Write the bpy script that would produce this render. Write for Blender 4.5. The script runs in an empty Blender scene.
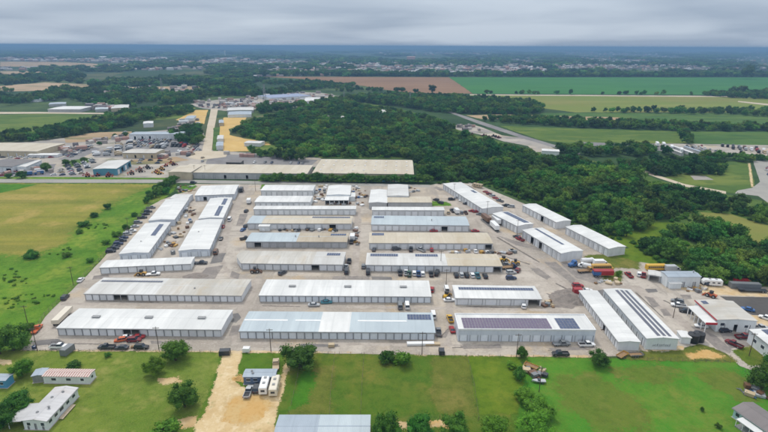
import bpy, bmesh, math, random
from mathutils import Vector, Matrix, noise
R = math.radians
random.seed(7)
SC = bpy.context.scene
COL = SC.collection

# ------------------------------------------------------------------ camera
F, W, H, CAMZ = 512.0, 768.0, 432.0, 100.0       # focal length and frame in photo pixels, height in metres
PITCH = math.atan((216 - 46.0) / F)
ROLL = 0.0045
ROT = Matrix.Rotation(math.pi / 2 - PITCH, 3, 'X') @ Matrix.Rotation(ROLL, 3, 'Z')
cam_data = bpy.data.cameras.new('camera')
cam_data.sensor_width = 36.0
cam_data.lens = F / W * 36.0
cam_data.clip_start = 0.5
cam_data.clip_end = 200000
cam = bpy.data.objects.new('camera', cam_data)
cam.matrix_world = Matrix.Translation((0, 0, CAMZ)) @ ROT.to_4x4()
COL.objects.link(cam)
SC.camera = cam

# ------------------------------------------------------------------ world, sun, exposure
SUN_EL, SUN_AZ = R(58), R(-28)       # azimuth from +Y (away from the camera), negative = to the left
world = bpy.data.worlds.new('World')
SC.world = world
world.use_nodes = True
wn, wl = world.node_tree.nodes, world.node_tree.links
wn.clear()
def wnode(t, **kw):
    n = wn.new(t)
    for k, v in kw.items():
        setattr(n, k, v)
    return n
wout = wnode('ShaderNodeOutputWorld')
sky = wnode('ShaderNodeTexSky', sky_type='NISHITA', sun_disc=False)
sky.sun_elevation, sky.sun_rotation = SUN_EL, SUN_AZ
sky.air_density, sky.dust_density, sky.ozone_density = 1.0, 1.5, 1.0
bg_sky = wnode('ShaderNodeBackground'); bg_sky.inputs[1].default_value = 0.10
wl.new(sky.outputs[0], bg_sky.inputs[0])
tc = wnode('ShaderNodeTexCoord')
sep = wnode('ShaderNodeSeparateXYZ'); wl.new(tc.outputs['Generated'], sep.inputs[0])
def wmath(op, a, b=None, clamp=False):
    n = wnode('ShaderNodeMath', operation=op, use_clamp=clamp)
    for i, v in enumerate((a, b)):
        if v is None: continue
        if isinstance(v, (int, float)): n.inputs[i].default_value = v
        else: wl.new(v, n.inputs[i])
    return n.outputs[0]
zc = wmath('MAXIMUM', sep.outputs[2], 0.0)
den = wmath('ADD', zc, 0.09)
cmb = wnode('ShaderNodeCombineXYZ')
wl.new(wmath('DIVIDE', sep.outputs[0], den), cmb.inputs[0])
wl.new(wmath('DIVIDE', sep.outputs[1], den), cmb.inputs[1])
def wnoise(scale, detail, rough, off):
    mp = wnode('ShaderNodeMapping'); mp.inputs['Location'].default_value = off
    wl.new(cmb.outputs[0], mp.inputs[0])
    n = wnode('ShaderNodeTexNoise'); n.inputs['Scale'].default_value = scale
    n.inputs['Detail'].default_value = detail; n.inputs['Roughness'].default_value = rough
    n.inputs['Distortion'].default_value = 0.4
    wl.new(mp.outputs[0], n.inputs[0]); return n.outputs[0]
c1 = wnoise(0.30, 3, 0.45, (3.1, 1.7, 0))
c2 = wnoise(0.9, 4, 0.5, (8.2, 5.1, 0))
cl = wmath('ADD', wmath('MULTIPLY', c1, 0.84), wmath('MULTIPLY', c2, 0.16))
rmp = wnode('ShaderNodeValToRGB')
rmp.color_ramp.elements[0].position = 0.40; rmp.color_ramp.elements[0].color = (0.335, 0.425, 0.560, 1)
rmp.color_ramp.elements[1].position = 0.60; rmp.color_ramp.elements[1].color = (0.545, 0.635, 0.755, 1)
wl.new(cl, rmp.inputs[0])
# an overcast layer is brighter overhead than at the horizon (CIE overcast sky)
gain = wmath('ADD', wmath('MULTIPLY', zc, 0.98), 0.97)
bg_cl = wnode('ShaderNodeBackground')
# thick cloud overhead is neutral; only the low sky is seen through blue air
neu = wnode('ShaderNodeMix', data_type='RGBA'); neu.inputs[7].default_value = (0.60, 0.61, 0.62, 1)
wl.new(wmath('MULTIPLY', zc, 1.6, True), neu.inputs[0]); wl.new(rmp.outputs[0], neu.inputs[6])
wl.new(neu.outputs[2], bg_cl.inputs[0]); wl.new(gain, bg_cl.inputs[1])
mixw = wnode('ShaderNodeMixShader'); mixw.inputs[0].default_value = 0.92
wl.new(bg_sky.outputs[0], mixw.inputs[1]); wl.new(bg_cl.outputs[0], mixw.inputs[2])
wl.new(mixw.outputs[0], wout.inputs[0])

sun_data = bpy.data.lights.new('sun', 'SUN')
sun_data.energy = 1.75
sun_data.angle = R(10)
sun_data.color = (1.0, 0.96, 0.89)
sun = bpy.data.objects.new('sun', sun_data)
sdir = Vector((math.sin(SUN_AZ) * math.cos(SUN_EL), math.cos(SUN_AZ) * math.cos(SUN_EL), math.sin(SUN_EL)))
sun.rotation_euler = sdir.to_track_quat('Z', 'Y').to_euler()
sun.location = (0, 0, 300)
COL.objects.link(sun)

SC.render.engine = 'CYCLES'
SC.view_settings.view_transform = 'Standard'
SC.view_settings.look = 'None'
SC.view_settings.exposure = 0.0
SC.view_settings.gamma = 1.0
SC.cycles.use_denoising = True
SC.cycles.max_bounces = 5
SC.cycles.diffuse_bounces = 3
SC.cycles.glossy_bounces = 2
SC.cycles.transmission_bounces = 2
SC.cycles.volume_bounces = 0
SC.cycles.transparent_max_bounces = 24
SC.cycles.use_adaptive_sampling = True
SC.cycles.adaptive_threshold = 0.02
SC.cycles.filter_width = 1.6

# ------------------------------------------------------------------ helpers
def G(x, y, z=0.0):
    """photo pixel -> point on the horizontal plane at height z"""
    d = ROT @ Vector((x - 384.0, -(y - 216.0), -F))
    t = (z - CAMZ) / d.z
    return Vector((d.x * t, d.y * t, z))
ROTT = ROT.transposed()
def P(p):
    v = ROTT @ (Vector(p) - Vector((0, 0, CAMZ)))
    return 384 + F * v.x / -v.z, 216 - F * v.y / -v.z
def rgb(r, g, b):
    f = lambda c: (c / 255 / 12.92) if c <= 10 else ((c / 255 + 0.055) / 1.055) ** 2.4
    return (f(r), f(g), f(b), 1.0)
def inside(x, y, poly):
    c = False; j = len(poly) - 1
    for i in range(len(poly)):
        xi, yi = poly[i][0], poly[i][1]; xj, yj = poly[j][0], poly[j][1]
        if (yi > y) != (yj > y) and x < (xj - xi) * (y - yi) / (yj - yi) + xi:
            c = not c
        j = i
    return c

class MB:
    """collects faces of one mesh"""
    def __init__(s): s.v, s.f, s.m = [], [], []
    def quad(s, pts, m=0):
        k = len(s.v); s.v += [tuple(p) for p in pts]; s.f.append(tuple(range(k, k + len(pts)))); s.m.append(m)
    def box(s, x0, x1, y0, y1, z0, z1, m=0):
        k = len(s.v)
        s.v += [(x0,y0,z0),(x1,y0,z0),(x1,y1,z0),(x0,y1,z0),(x0,y0,z1),(x1,y0,z1),(x1,y1,z1),(x0,y1,z1)]
        for q in ((0,3,2,1),(4,5,6,7),(0,1,5,4),(1,2,6,5),(2,3,7,6),(3,0,4,7)):
            s.f.append(tuple(k + i for i in q)); s.m.append(m)
        return s
    def hexa(s, p, m=0):
        k = len(s.v); s.v += [tuple(q) for q in p]
        for q in ((0,3,2,1),(4,5,6,7),(0,1,5,4),(1,2,6,5),(2,3,7,6),(3,0,4,7)):
            s.f.append(tuple(k + i for i in q)); s.m.append(m)
    def loft(s, secs, m=0, cap=True):
        """secs: rings of the same point count"""
        k = len(s.v); n = len(secs[0])
        for r in secs: s.v += [tuple(p) for p in r]
        for i in range(len(secs) - 1):
            for j in range(n):
                a, b = k + i*n + j, k + i*n + (j+1) % n
                s.f.append((a, b, b + n, a + n)); s.m.append(m)
        if cap:
            s.f.append(tuple(k + j for j in reversed(range(n)))); s.m.append(m)
            e = k + (len(secs)-1)*n
            s.f.append(tuple(e + j for j in range(n))); s.m.append(m)
    def tube(s, a, b, r0, r1=None, n=8, m=0):
        a, b = Vector(a), Vector(b); r1 = r0 if r1 is None else r1
        d = (b - a).normalized(); u = d.orthogonal().normalized(); w = d.cross(u)
        ring = lambda c, r: [c + (u*math.cos(t) + w*math.sin(t))*r for t in (2*math.pi*i/n for i in range(n))]
        s.loft([ring(a, r0), ring(b, r1)], m)
    def mesh(s, name, mats=(), smooth=False):
        me = bpy.data.meshes.new(name); me.from_pydata(s.v, [], s.f)
        for m in mats: me.materials.append(m)
        if len(mats) > 1: me.polygons.foreach_set('material_index', s.m)
        if smooth: me.polygons.foreach_set('use_smooth', [True]*len(me.polygons))
        me.update(); return me
def link(name, data, parent=None, loc=(0,0,0), rz=0.0, scale=None):
    o = bpy.data.objects.new(name, data); COL.objects.link(o)
    o.location = loc; o.rotation_euler = (0, 0, rz)
    if scale is not None: o.scale = scale
    if parent is not None: o.parent = parent
    return o
LABELS = {}
def tag(o, label, cat, group=None, kind=None):
    o['label'] = label; o['category'] = cat
    if group: o['group'] = group
    if kind: o['kind'] = kind
    return o
def paint(o, mat, slot=0):
    o.material_slots[slot].link = 'OBJECT'; o.material_slots[slot].material = mat

# ------------------------------------------------------------------ materials
MATS = {}; ARGS = {}
def layered(name, base, layers=(), rough=0.85, spec=0.3, bump=None, coord='world', rand=0.0, metallic=0.0, transl=0.0, soft=False, region=None):
    """base colour with noise layers: (scale, colour, lo, hi, amount[, stretch xyz[, kind]])"""
    if name in MATS: return MATS[name]
    ARGS[name] = (base, layers, rough, spec, bump, coord, rand, metallic, transl)
    m = bpy.data.materials.new(name); m.use_nodes = True; MATS[name] = m
    nt = m.node_tree; N, L = nt.nodes, nt.links
    b = N['Principled BSDF']
    b.inputs['Roughness'].default_value = rough
    b.inputs['Specular IOR Level'].default_value = spec
    b.inputs['Metallic'].default_value = metallic
    if coord == 'world':
        src = N.new('ShaderNodeNewGeometry').outputs['Position']
    else:
        src = N.new('ShaderNodeTexCoord').outputs['Object']
    cur = None
    inst = None
    if rand:
        oi = N.new('ShaderNodeObjectInfo'); inst = oi.outputs['Random']
    def tex(scale, stretch, kind, k):
        mp = N.new('ShaderNodeMapping'); L.new(src, mp.inputs[0])
        mp.inputs['Scale'].default_value = stretch
        mp.inputs['Location'].default_value = (k*3.7, k*5.3, k*1.9)
        if kind == 'voronoi':
            t = N.new('ShaderNodeTexVoronoi'); t.inputs['Scale'].default_value = scale
            L.new(mp.outputs[0], t.inputs['Vector']); return t.outputs['Distance']
        if kind == 'cells':
            t = N.new('ShaderNodeTexVoronoi'); t.inputs['Scale'].default_value = scale
            L.new(mp.outputs[0], t.inputs['Vector'])
            sx = N.new('ShaderNodeSeparateColor'); L.new(t.outputs['Color'], sx.inputs[0]); return sx.outputs[0]
        if kind == 'wave':
            t = N.new('ShaderNodeTexWave'); t.inputs['Scale'].default_value = scale
            t.inputs['Distortion'].default_value = 0.6; t.inputs['Detail'].default_value = 1.0
            L.new(mp.outputs[0], t.inputs['Vector']); return t.outputs['Fac']
        if kind == 'stripe':
            t = N.new('ShaderNodeTexWave'); t.inputs['Scale'].default_value = scale
            L.new(mp.outputs[0], t.inputs['Vector']); return t.outputs['Fac']
        t = N.new('ShaderNodeTexNoise'); t.inputs['Scale'].default_value = scale
        t.inputs['Detail'].default_value = 5; t.inputs['Roughness'].default_value = 0.6
        L.new(mp.outputs[0], t.inputs['Vector']); return t.outputs[0]
    for k, ly in enumerate(layers):
        scale, colr, lo, hi, amt = ly[:5]
        stretch = ly[5] if len(ly) > 5 and ly[5] else (1, 1, 1)
        kind = ly[6] if len(ly) > 6 else 'noise'
        t = tex(scale, stretch, kind, k)
        mr = N.new('ShaderNodeMapRange'); mr.clamp = True
        mr.inputs['From Min'].default_value = lo; mr.inputs['From Max'].default_value = hi
        mr.inputs['To Max'].default_value = amt
        L.new(t, mr.inputs[0])
        mx = N.new('ShaderNodeMix'); mx.data_type = 'RGBA'
        L.new(mr.outputs[0], mx.inputs[0])
        if cur is None: mx.inputs[6].default_value = base
        else: L.new(cur, mx.inputs[6])
        mx.inputs[7].default_value = colr
        cur = mx.outputs[2]
    if region:      # stands of another tint across the land
        ps = N.new('ShaderNodeNewGeometry').outputs['Position']
        for (sc_, col_, lo_, hi_, am_) in region:
            t = N.new('ShaderNodeTexNoise'); t.inputs['Scale'].default_value = sc_; t.inputs['Detail'].default_value = 3; L.new(ps, t.inputs['Vector'])
            mr = N.new('ShaderNodeMapRange'); mr.clamp = True; mr.inputs['From Min'].default_value = lo_; mr.inputs['From Max'].default_value = hi_; mr.inputs['To Max'].default_value = am_
            L.new(t.outputs[0], mr.inputs[0]); mx = N.new('ShaderNodeMix'); mx.data_type = 'RGBA'; L.new(mr.outputs[0], mx.inputs[0]); L.new(cur, mx.inputs[6]); mx.inputs[7].default_value = col_; cur = mx.outputs[2]
    if rand:
        hs = N.new('ShaderNodeHueSaturation')
        a = N.new('ShaderNodeMapRange'); a.inputs['To Min'].default_value = 1 - rand; a.inputs['To Max'].default_value = 1 + rand
        L.new(inst, a.inputs[0]); L.new(a.outputs[0], hs.inputs['Value'])
        w = N.new('ShaderNodeTexWhiteNoise'); w.noise_dimensions = '1D'; L.new(inst, w.inputs['W'])
        h = N.new('ShaderNodeMapRange'); h.inputs['To Min'].default_value = 0.5 - 0.09*rand; h.inputs['To Max'].default_value = 0.5 + 0.06*rand
        L.new(w.outputs[0], h.inputs[0]); L.new(h.outputs[0], hs.inputs['Hue'])
        if cur is None: hs.inputs['Color'].default_value = base
        else: L.new(cur, hs.inputs['Color'])
        cur = hs.outputs[0]
    if cur is None: b.inputs['Base Color'].default_value = base
    else: L.new(cur, b.inputs['Base Color'])
    if bump:
        scale, strength, dist = bump[:3]
        stretch = bump[3] if len(bump) > 3 else (1, 1, 1)
        kind = bump[4] if len(bump) > 4 else 'noise'
        t = tex(scale, stretch, kind, 9)
        bp = N.new('ShaderNodeBump'); bp.inputs['Strength'].default_value = strength; bp.inputs['Distance'].default_value = dist
        L.new(t, bp.inputs['Height']); L.new(bp.outputs[0], b.inputs['Normal'])
    if transl:
        tr = N.new('ShaderNodeBsdfTranslucent')
        if cur is not None: L.new(cur, tr.inputs[0])
        else: tr.inputs[0].default_value = base
        ms = N.new('ShaderNodeMixShader'); ms.inputs[0].default_value = transl
        L.new(b.outputs[0], ms.inputs[1]); L.new(tr.outputs[0], ms.inputs[2])
        L.new(ms.outputs[0], N['Material Output'].inputs[0])
    if soft:      # thins out towards the sheet's ragged edge
        at = N.new('ShaderNodeAttribute'); at.attribute_name = 'edge'
        cur_a = at.outputs['Fac']
        for sc_, amp_, k_ in ((0.22, 1.5, 4), (1.1, 1.3, 6), (4.5, 1.5, 8)):
            t = tex(sc_, (1, 1, 1), 'noise', k_)
            ad = N.new('ShaderNodeMath'); ad.operation = 'SUBTRACT'; L.new(t, ad.inputs[0]); ad.inputs[1].default_value = 0.5
            a2 = N.new('ShaderNodeMath'); a2.operation = 'MULTIPLY_ADD'; L.new(ad.outputs[0], a2.inputs[0]); a2.inputs[1].default_value = amp_; L.new(cur_a, a2.inputs[2])
            cur_a = a2.outputs[0]
        mr = N.new('ShaderNodeMath'); mr.operation = 'GREATER_THAN'; mr.inputs[1].default_value = 0.5; L.new(cur_a, mr.inputs[0])
        tp = N.new('ShaderNodeBsdfTransparent'); ms = N.new('ShaderNodeMixShader')
        L.new(mr.outputs[0], ms.inputs[0]); L.new(tp.outputs[0], ms.inputs[1]); L.new(b.outputs[0], ms.inputs[2]); L.new(ms.outputs[0], N['Material Output'].inputs[0])
    return m
def soft_mat(m):
    return layered(m.name + '_soft', *ARGS[m.name], soft=True)

def grass(name, a, b_, c, s=1.0, dry=0.35):
    a, b_, c = ((q[0] * 0.80, q[1] * 0.94, q[2] * 0.62, 1) for q in (a, b_, c))
    mid = tuple((x + y) / 2 for x, y in zip(a, b_)); dk = tuple(x * 0.72 for x in b_[:3]) + (1,)
    return layered(name, a, [
        (0.018*s, b_, 0.42, 0.58, 0.95), (0.035*s, c, 0.50, 0.64, dry), (0.03*s, b_, 0.46, 0.56, 0.6, (1, 0.3, 1)),
        (0.09*s, c, 0.54, 0.66, dry), (0.3*s, dk, 0.48, 0.64, 0.55), (0.16*s, dk, 0.54, 0.66, 0.5), (1.0*s, mid, 0.5, 0.62, 0.5), (2.6*s, c, 0.54, 0.70, dry)],
        rough=0.95, spec=0.1, bump=(1.6*s, 0.7, 0.35))
M = {}
M['land'] = layered('land', rgb(58, 84, 48), [
    (0.0021, rgb(86, 104, 58), 0.35, 0.55, 0.8, None, 'cells'), (0.0033, rgb(118, 112, 78), 0.72, 0.80, 0.6, None, 'cells'),
    (0.004, rgb(40, 66, 40), 0.45, 0.6, 0.8), (0.02, rgb(38, 62, 38), 0.45, 0.62, 0.7), (0.08, rgb(70, 92, 52), 0.5, 0.7, 0.5)], rough=0.95, spec=0.1)
M['lawn'] = grass('lawn', rgb(134, 138, 70), rgb(104, 124, 54), rgb(164, 150, 102), 1.3, 0.7)
M['paddock'] = grass('paddock', rgb(104, 114, 48), rgb(78, 110, 40), rgb(136, 122, 70), 1.2, 0.6)
M['paddock_dry'] = grass('paddock_dry', rgb(118, 116, 60), rgb(98, 108, 50), rgb(150, 128, 86), 1.2, 0.65)
M['meadow'] = grass('meadow', rgb(110, 124, 42), rgb(90, 116, 38), rgb(136, 134, 58), 1.2, 0.5)
M['green_meadow'] = grass('green_meadow', rgb(66, 130, 46), rgb(90, 134, 50), rgb(136, 130, 72), 1.0, 0.5)
M['lush'] = grass('lush', rgb(82, 130, 42), rgb(70, 116, 38), rgb(112, 136, 56), 0.8, 0.4)
M['weeds'] = grass('weeds', rgb(112, 142, 54), rgb(78, 118, 42), rgb(156, 154, 78), 1.2, 0.6)
M['wheat'] = layered('wheat', rgb(146, 138, 62), [
    (0.012, rgb(98, 118, 42), 0.42, 0.58, 0.95), (0.03, rgb(136, 136, 56), 0.46, 0.6, 0.8, (1, 2.2, 1)),
    (0.012, rgb(168, 148, 84), 0.52, 0.64, 0.7, (0.5, 2, 1)), (0.07, rgb(108, 114, 48), 0.48, 0.60, 0.6, (0.1, 1.6, 1)), (0.03, rgb(176, 152, 92), 0.54, 0.64, 0.6), (0.4, rgb(118, 116, 48), 0.5, 0.66, 0.5),
    (1.6, rgb(176, 162, 98), 0.52, 0.7, 0.5)], rough=0.95, spec=0.1, bump=(1.2, 0.5, 0.2))
M['crop'] = layered('crop', rgb(60, 116, 56), [
    (0.004, rgb(70, 124, 60), 0.4, 0.6, 0.8), (0.02, rgb(46, 90, 48), 0.45, 0.7, 0.6, (0.15, 1.5, 1)), (0.03, rgb(78, 114, 64), 0.6, 0.75, 0.4)], rough=0.95, spec=0.1)
M['field_dull'] = layered('field_dull', rgb(72, 104, 50), [(0.012, rgb(90, 114, 54), 0.42, 0.58, 0.9), (0.04, rgb(56, 86, 42), 0.5, 0.62, 0.7, (0.3, 1.2, 1))], rough=0.95, spec=0.1)
M['hay'] = layered('hay', rgb(124, 126, 66), [
    (0.005, rgb(112, 130, 58), 0.4, 0.6, 0.9), (0.02, rgb(150, 146, 84), 0.5, 0.7, 0.6, (0.2, 1.4, 1)), (0.06, rgb(98, 118, 52), 0.55, 0.75, 0.5)], rough=0.95, spec=0.1)
M['field_green'] = layered('field_green', rgb(96, 116, 52), [
    (0.012, rgb(76, 102, 46), 0.42, 0.58, 0.9), (0.03, rgb(120, 130, 64), 0.5, 0.62, 0.7, (0.3, 1.2, 1)), (0.1, rgb(66, 92, 42), 0.52, 0.66, 0.6)], rough=0.95, spec=0.1)
M['ploughed'] = layered('ploughed', rgb(142, 112, 86), [
    (0.003, rgb(128, 100, 76), 0.4, 0.62, 0.9), (0.02, rgb(156, 126, 100), 0.5, 0.7, 0.6, (0.2, 1.6, 1)), (0.012, rgb(110, 92, 68), 0.6, 0.75, 0.5)], rough=0.95, spec=0.1)
M['dirt'] = layered('dirt', rgb(196, 172, 132), [
    (0.05, rgb(176, 144, 96), 0.42, 0.62, 0.8), (0.12, rgb(206, 160, 84), 0.54, 0.70, 0.7), (0.35, rgb(216, 198, 164), 0.5, 0.72, 0.6),
    (0.9, rgb(160, 134, 96), 0.55, 0.75, 0.5), (0.1, rgb(138, 142, 82), 0.64, 0.76, 0.7)], rough=0.95, spec=0.1, bump=(0.8, 0.5, 0.25))
M['dirt_pale'] = layered('dirt_pale', rgb(208, 186, 146), [
    (0.06, rgb(192, 164, 118), 0.46, 0.60, 0.7), (0.5, rgb(220, 204, 172), 0.5, 0.64, 0.6), (0.15, rgb(170, 144, 100), 0.54, 0.66, 0.6), (0.25, rgb(146, 140, 84), 0.60, 0.68, 0.6), (1.5, rgb(186, 160, 120), 0.52, 0.66, 0.5)], rough=0.95, spec=0.1)
M['worn'] = grass('worn', rgb(118, 122, 62), rgb(98, 118, 52), rgb(140, 126, 80), 1.2, 0.6)
M['ochre'] = layered('ochre', rgb(196, 160, 104), [
    (0.2, rgb(196, 170, 122), 0.45, 0.62, 0.8), (0.9, rgb(176, 136, 72), 0.5, 0.72, 0.6)], rough=0.95, spec=0.1, bump=(1.2, 0.6, 0.2))
M['gold_lot'] = layered('gold_lot', rgb(204, 172, 108), [
    (0.02, rgb(190, 160, 104), 0.42, 0.62, 0.8), (0.08, rgb(214, 190, 140), 0.5, 0.72, 0.6)], rough=0.95, spec=0.1)
M['bare'] = layered('bare', rgb(182, 158, 130), [
    (0.006, rgb(150, 128, 98), 0.42, 0.62, 0.8), (0.02, rgb(92, 106, 70), 0.52, 0.66, 0.8, (0.3, 1.5, 1))], rough=0.95, spec=0.1)
M['concrete'] = layered('concrete', rgb(184, 176, 166), [
    (0.02, rgb(166, 157, 147), 0.44, 0.56, 0.9), (0.008, rgb(186, 171, 149), 0.48, 0.60, 0.6), (0.07, rgb(194, 186, 176), 0.52, 0.62, 0.7),
    (0.10, rgb(152, 145, 137), 0.53, 0.65, 0.7), (0.045, rgb(154, 146, 136), 0.52, 0.60, 0.75, (0.16, 1.6, 1)), (0.05, rgb(150, 143, 135), 0.54, 0.61, 0.7, (1.8, 0.2, 1)),
    (0.4, rgb(146, 137, 128), 0.56, 0.68, 0.5), (0.05, rgb(186, 163, 128), 0.57, 0.68, 0.55), (1.3, rgb(206, 198, 189), 0.54, 0.68, 0.4),
    (0.8, rgb(116, 108, 100), 0.64, 0.72, 0.6), (2.5, rgb(150, 140, 128), 0.56, 0.68, 0.4)],
    rough=0.9, spec=0.15, bump=(0.7, 0.25, 0.08))
M['tar'] = layered('tar', rgb(108, 102, 97), [(0.8, rgb(132, 125, 118), 0.45, 0.62, 0.7)], rough=0.9, spec=0.2)
M['wheel_track'] = layered('wheel_track', rgb(166, 157, 148), [(0.1, rgb(184, 175, 166), 0.45, 0.6, 0.8), (0.6, rgb(150, 141, 132), 0.5, 0.66, 0.6)], rough=0.9, spec=0.15)
M['sand_verge'] = layered('sand_verge', rgb(206, 186, 154), [
    (0.2, rgb(190, 160, 114), 0.42, 0.62, 0.8), (0.8, rgb(176, 160, 136), 0.5, 0.7, 0.7), (0.3, rgb(136, 138, 80), 0.60, 0.72, 0.7)], rough=0.95, spec=0.1)
M['asphalt'] = layered('asphalt', rgb(112, 110, 110), [
    (0.1, rgb(134, 130, 126), 0.42, 0.64, 0.8), (0.7, rgb(94, 92, 92), 0.5, 0.72, 0.6)], rough=0.9, spec=0.2)
M['asphalt_patch'] = layered('asphalt_patch', rgb(134, 128, 124), [
    (0.2, rgb(160, 152, 144), 0.45, 0.66, 0.8), (0.9, rgb(112, 108, 104), 0.5, 0.72, 0.7)], rough=0.9, spec=0.2)
M['asphalt_dark'] = layered('asphalt_dark', rgb(82, 80, 80), [
    (0.05, rgb(96, 93, 90), 0.42, 0.64, 0.8), (0.6, rgb(72, 70, 70), 0.5, 0.72, 0.6)], rough=0.9, spec=0.2)
M['road'] = layered('road', rgb(158, 156, 150), [
    (0.04, rgb(144, 142, 138), 0.42, 0.64, 0.8), (0.3, rgb(172, 168, 162), 0.5, 0.72, 0.6)], rough=0.9, spec=0.2)
M['road_pale'] = layered('road_pale', rgb(196, 184, 164), [
    (0.04, rgb(182, 168, 146), 0.42, 0.64, 0.8), (0.3, rgb(206, 198, 182), 0.5, 0.72, 0.6)], rough=0.9, spec=0.2)
M['lot_grey'] = layered('lot_grey', rgb(170, 163, 154), [(0.03, rgb(138, 133, 130), 0.47, 0.57, 0.85, (0.5, 1.5, 1)), (0.05, rgb(110, 116, 84), 0.57, 0.64, 0.75),
    (0.012, rgb(150, 146, 142), 0.42, 0.6, 0.85), (0.05, rgb(190, 182, 170), 0.5, 0.68, 0.7), (0.02, rgb(186, 166, 134), 0.55, 0.7, 0.7)], rough=0.9, spec=0.2)
M['lot_dark'] = layered('lot_dark', rgb(126, 124, 126), [
    (0.02, rgb(142, 140, 138), 0.42, 0.6, 0.85), (0.1, rgb(112, 110, 110), 0.5, 0.68, 0.7)], rough=0.9, spec=0.2)
M['gravel'] = layered('gravel', rgb(138, 130, 124), [
    (0.6, rgb(118, 112, 108), 0.45, 0.6, 0.8), (3.0, rgb(164, 156, 148), 0.5, 0.7, 0.7)], rough=0.95, spec=0.1, bump=(3.0, 0.8, 0.15))
M['wood_floor'] = layered('wood_floor', rgb(74, 100, 44), [(0.05, rgb(96, 116, 54), 0.45, 0.6, 0.8), (0.3, rgb(58, 82, 38), 0.50, 0.64, 0.7), (0.02, rgb(126, 128, 70), 0.54, 0.66, 0.6)], rough=0.95, spec=0.1)

# ------------------------------------------------------------------ the ground
def struct(o): o['kind'] = 'structure'; return o
def sheet_pts(px, amp, step):
    pts = [G(*p) for p in px]; out = []
    for i, a in enumerate(pts):
        b = pts[(i + 1) % len(pts)]; L = (b - a).length
        st = step or max(2.0, a.length * 0.012)
        n = max(1, min(90, int(L / st)))
        nrm = Vector((-(b - a).y, (b - a).x, 0)).normalized() if L > 0 else Vector()
        for k in range(n):
            p = a.lerp(b, k / n)
            q = noise.noise(Vector((p.x, p.y, 0)) / (st * 3.0)) + 0.6 * noise.noise(Vector((p.x, p.y, 7)) / (st * 1.1))
            out.append(p + nrm * q * amp)
    return out
SOFT = {'lawn': 2.5, 'paddock': 2.0, 'paddock_dry': 3.5, 'meadow': 2.5, 'green_meadow': 2.0, 'lush': 4.0, 'weeds': 2.5, 'wheat': 13.0, 'dirt': 2.0, 'dirt_pale': 1.6, 'ochre': 3.0, 'sand_verge': 1.2, 'asphalt_patch': 0.6, 'asphalt': 0.5, 'wheel_track': 1.6, 'gravel': 1.6, 'worn': 7.0, 'tar': 0.4}
def edge_dist(x, y, poly):
    best = 1e9; j = len(poly) - 1
    for i in range(len(poly)):
        ax, ay = poly[j]; bx, by = poly[i]; dx, dy = bx - ax, by - ay; q = dx*dx + dy*dy
        t = 0 if q == 0 else max(0.0, min(1.0, ((x - ax)*dx + (y - ay)*dy) / q))
        e = (x - ax - t*dx)**2 + (y - ay - t*dy)**2
        if e < best: best = e
        j = i
    return math.sqrt(best)
def sheet(name, px, z, mat, amp=0.5, step=None):
    fade = SOFT.get(mat, 0)
    if fade and max(p[1] for p in px) > 183: return soft_sheet(name, px, z, mat, fade)
    pts = sheet_pts(px, amp, step)
    mb = MB(); mb.quad([(p.x, p.y, z) for p in pts])
    me = mb.mesh(name, [M[mat]])
    if me.polygons[0].normal.z < 0: me.flip_normals()
    return struct(link(name, me))

ZUSED = set()
def soft_sheet(name, px, z, mat, fade):
    while round(z, 5) in ZUSED: z += 0.0006      # no two sheets share a height
    ZUSED.add(round(z, 5))
    poly = [(G(*p).x, G(*p).y) for p in px]
    x0, x1 = min(p[0] for p in poly) - fade, max(p[0] for p in poly) + fade; y0, y1 = min(p[1] for p in poly) - fade, max(p[1] for p in poly) + fade
    c = max(fade * 0.4, (x1 - x0) / 110, (y1 - y0) / 110)
    nx, ny = int((x1 - x0) / c) + 2, int((y1 - y0) / c) + 2
    val = []; vs = []
    for j in range(ny):
        for i in range(nx):
            x, y = x0 + i*c, y0 + j*c; d = edge_dist(x, y, poly)
            if not inside(x, y, poly): d = -d
            vs.append((x, y, z)); val.append(max(-1.0, min(2.0, 0.5 + d / fade)))
    fs = []
    for j in range(ny - 1):
        for i in range(nx - 1):
            k = j*nx + i
            if max(val[k], val[k+1], val[k+nx], val[k+nx+1]) > -0.6: fs.append((k, k+1, k+nx+1, k+nx))
    used = sorted({i for f in fs for i in f}); mp = {o: n for n, o in enumerate(used)}
    me = bpy.data.meshes.new(name); me.from_pydata([vs[i] for i in used], [], [tuple(mp[i] for i in f) for f in fs])
    at = me.attributes.new('edge', 'FLOAT', 'POINT'); at.data.foreach_set('value', [val[i] for i in used])
    me.materials.append(soft_mat(M[mat])); me.update()
    return struct(link(name, me))
g = MB(); S = 32000
g.quad([(-S, -S, 0), (S, -S, 0), (S, S, 0), (-S, S, 0)])
struct(link('ground', g.mesh('ground', [M['land']])))

# far land, farthest first (heights differ by a few centimetres)
sheet('airfield', [(0, 61.5), (60, 62), (128, 65.0), (126, 68.5), (60, 67.5), (0, 66.5)], 0.10, 'bare', 20)
sheet('bare_field', [(0, 71.5), (50, 71), (74, 74), (30, 77), (0, 78)], 0.10, 'bare', 8)
sheet('bare_field', [(-20, 88), (12, 85), (45, 82.5), (85, 84), (92, 87), (70, 89.5), (30, 91), (-20, 92)], 0.10, 'bare', 6)
sheet('bare_field', [(110, 87.5), (200, 86), (205, 92), (120, 93)], 0.11, 'bare', 5)
sheet('ploughed_field', [(262, 76.5), (449, 77.3), (473, 93.6), (416, 93), (386, 90), (352.7, 84), (296, 78.6)], 0.12, 'ploughed', 3)
sheet('crop_field', [(449, 77.3), (800, 77.5), (800, 95.2), (473, 93.6)], 0.14, 'crop', 2)
sheet('hay_field', [(446, 97.5), (473, 95.2), (800, 96.5), (800, 112), (700, 112.5), (576, 112.5), (540, 108), (500, 103), (455, 100)], 0.12, 'hay', 3)
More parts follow.
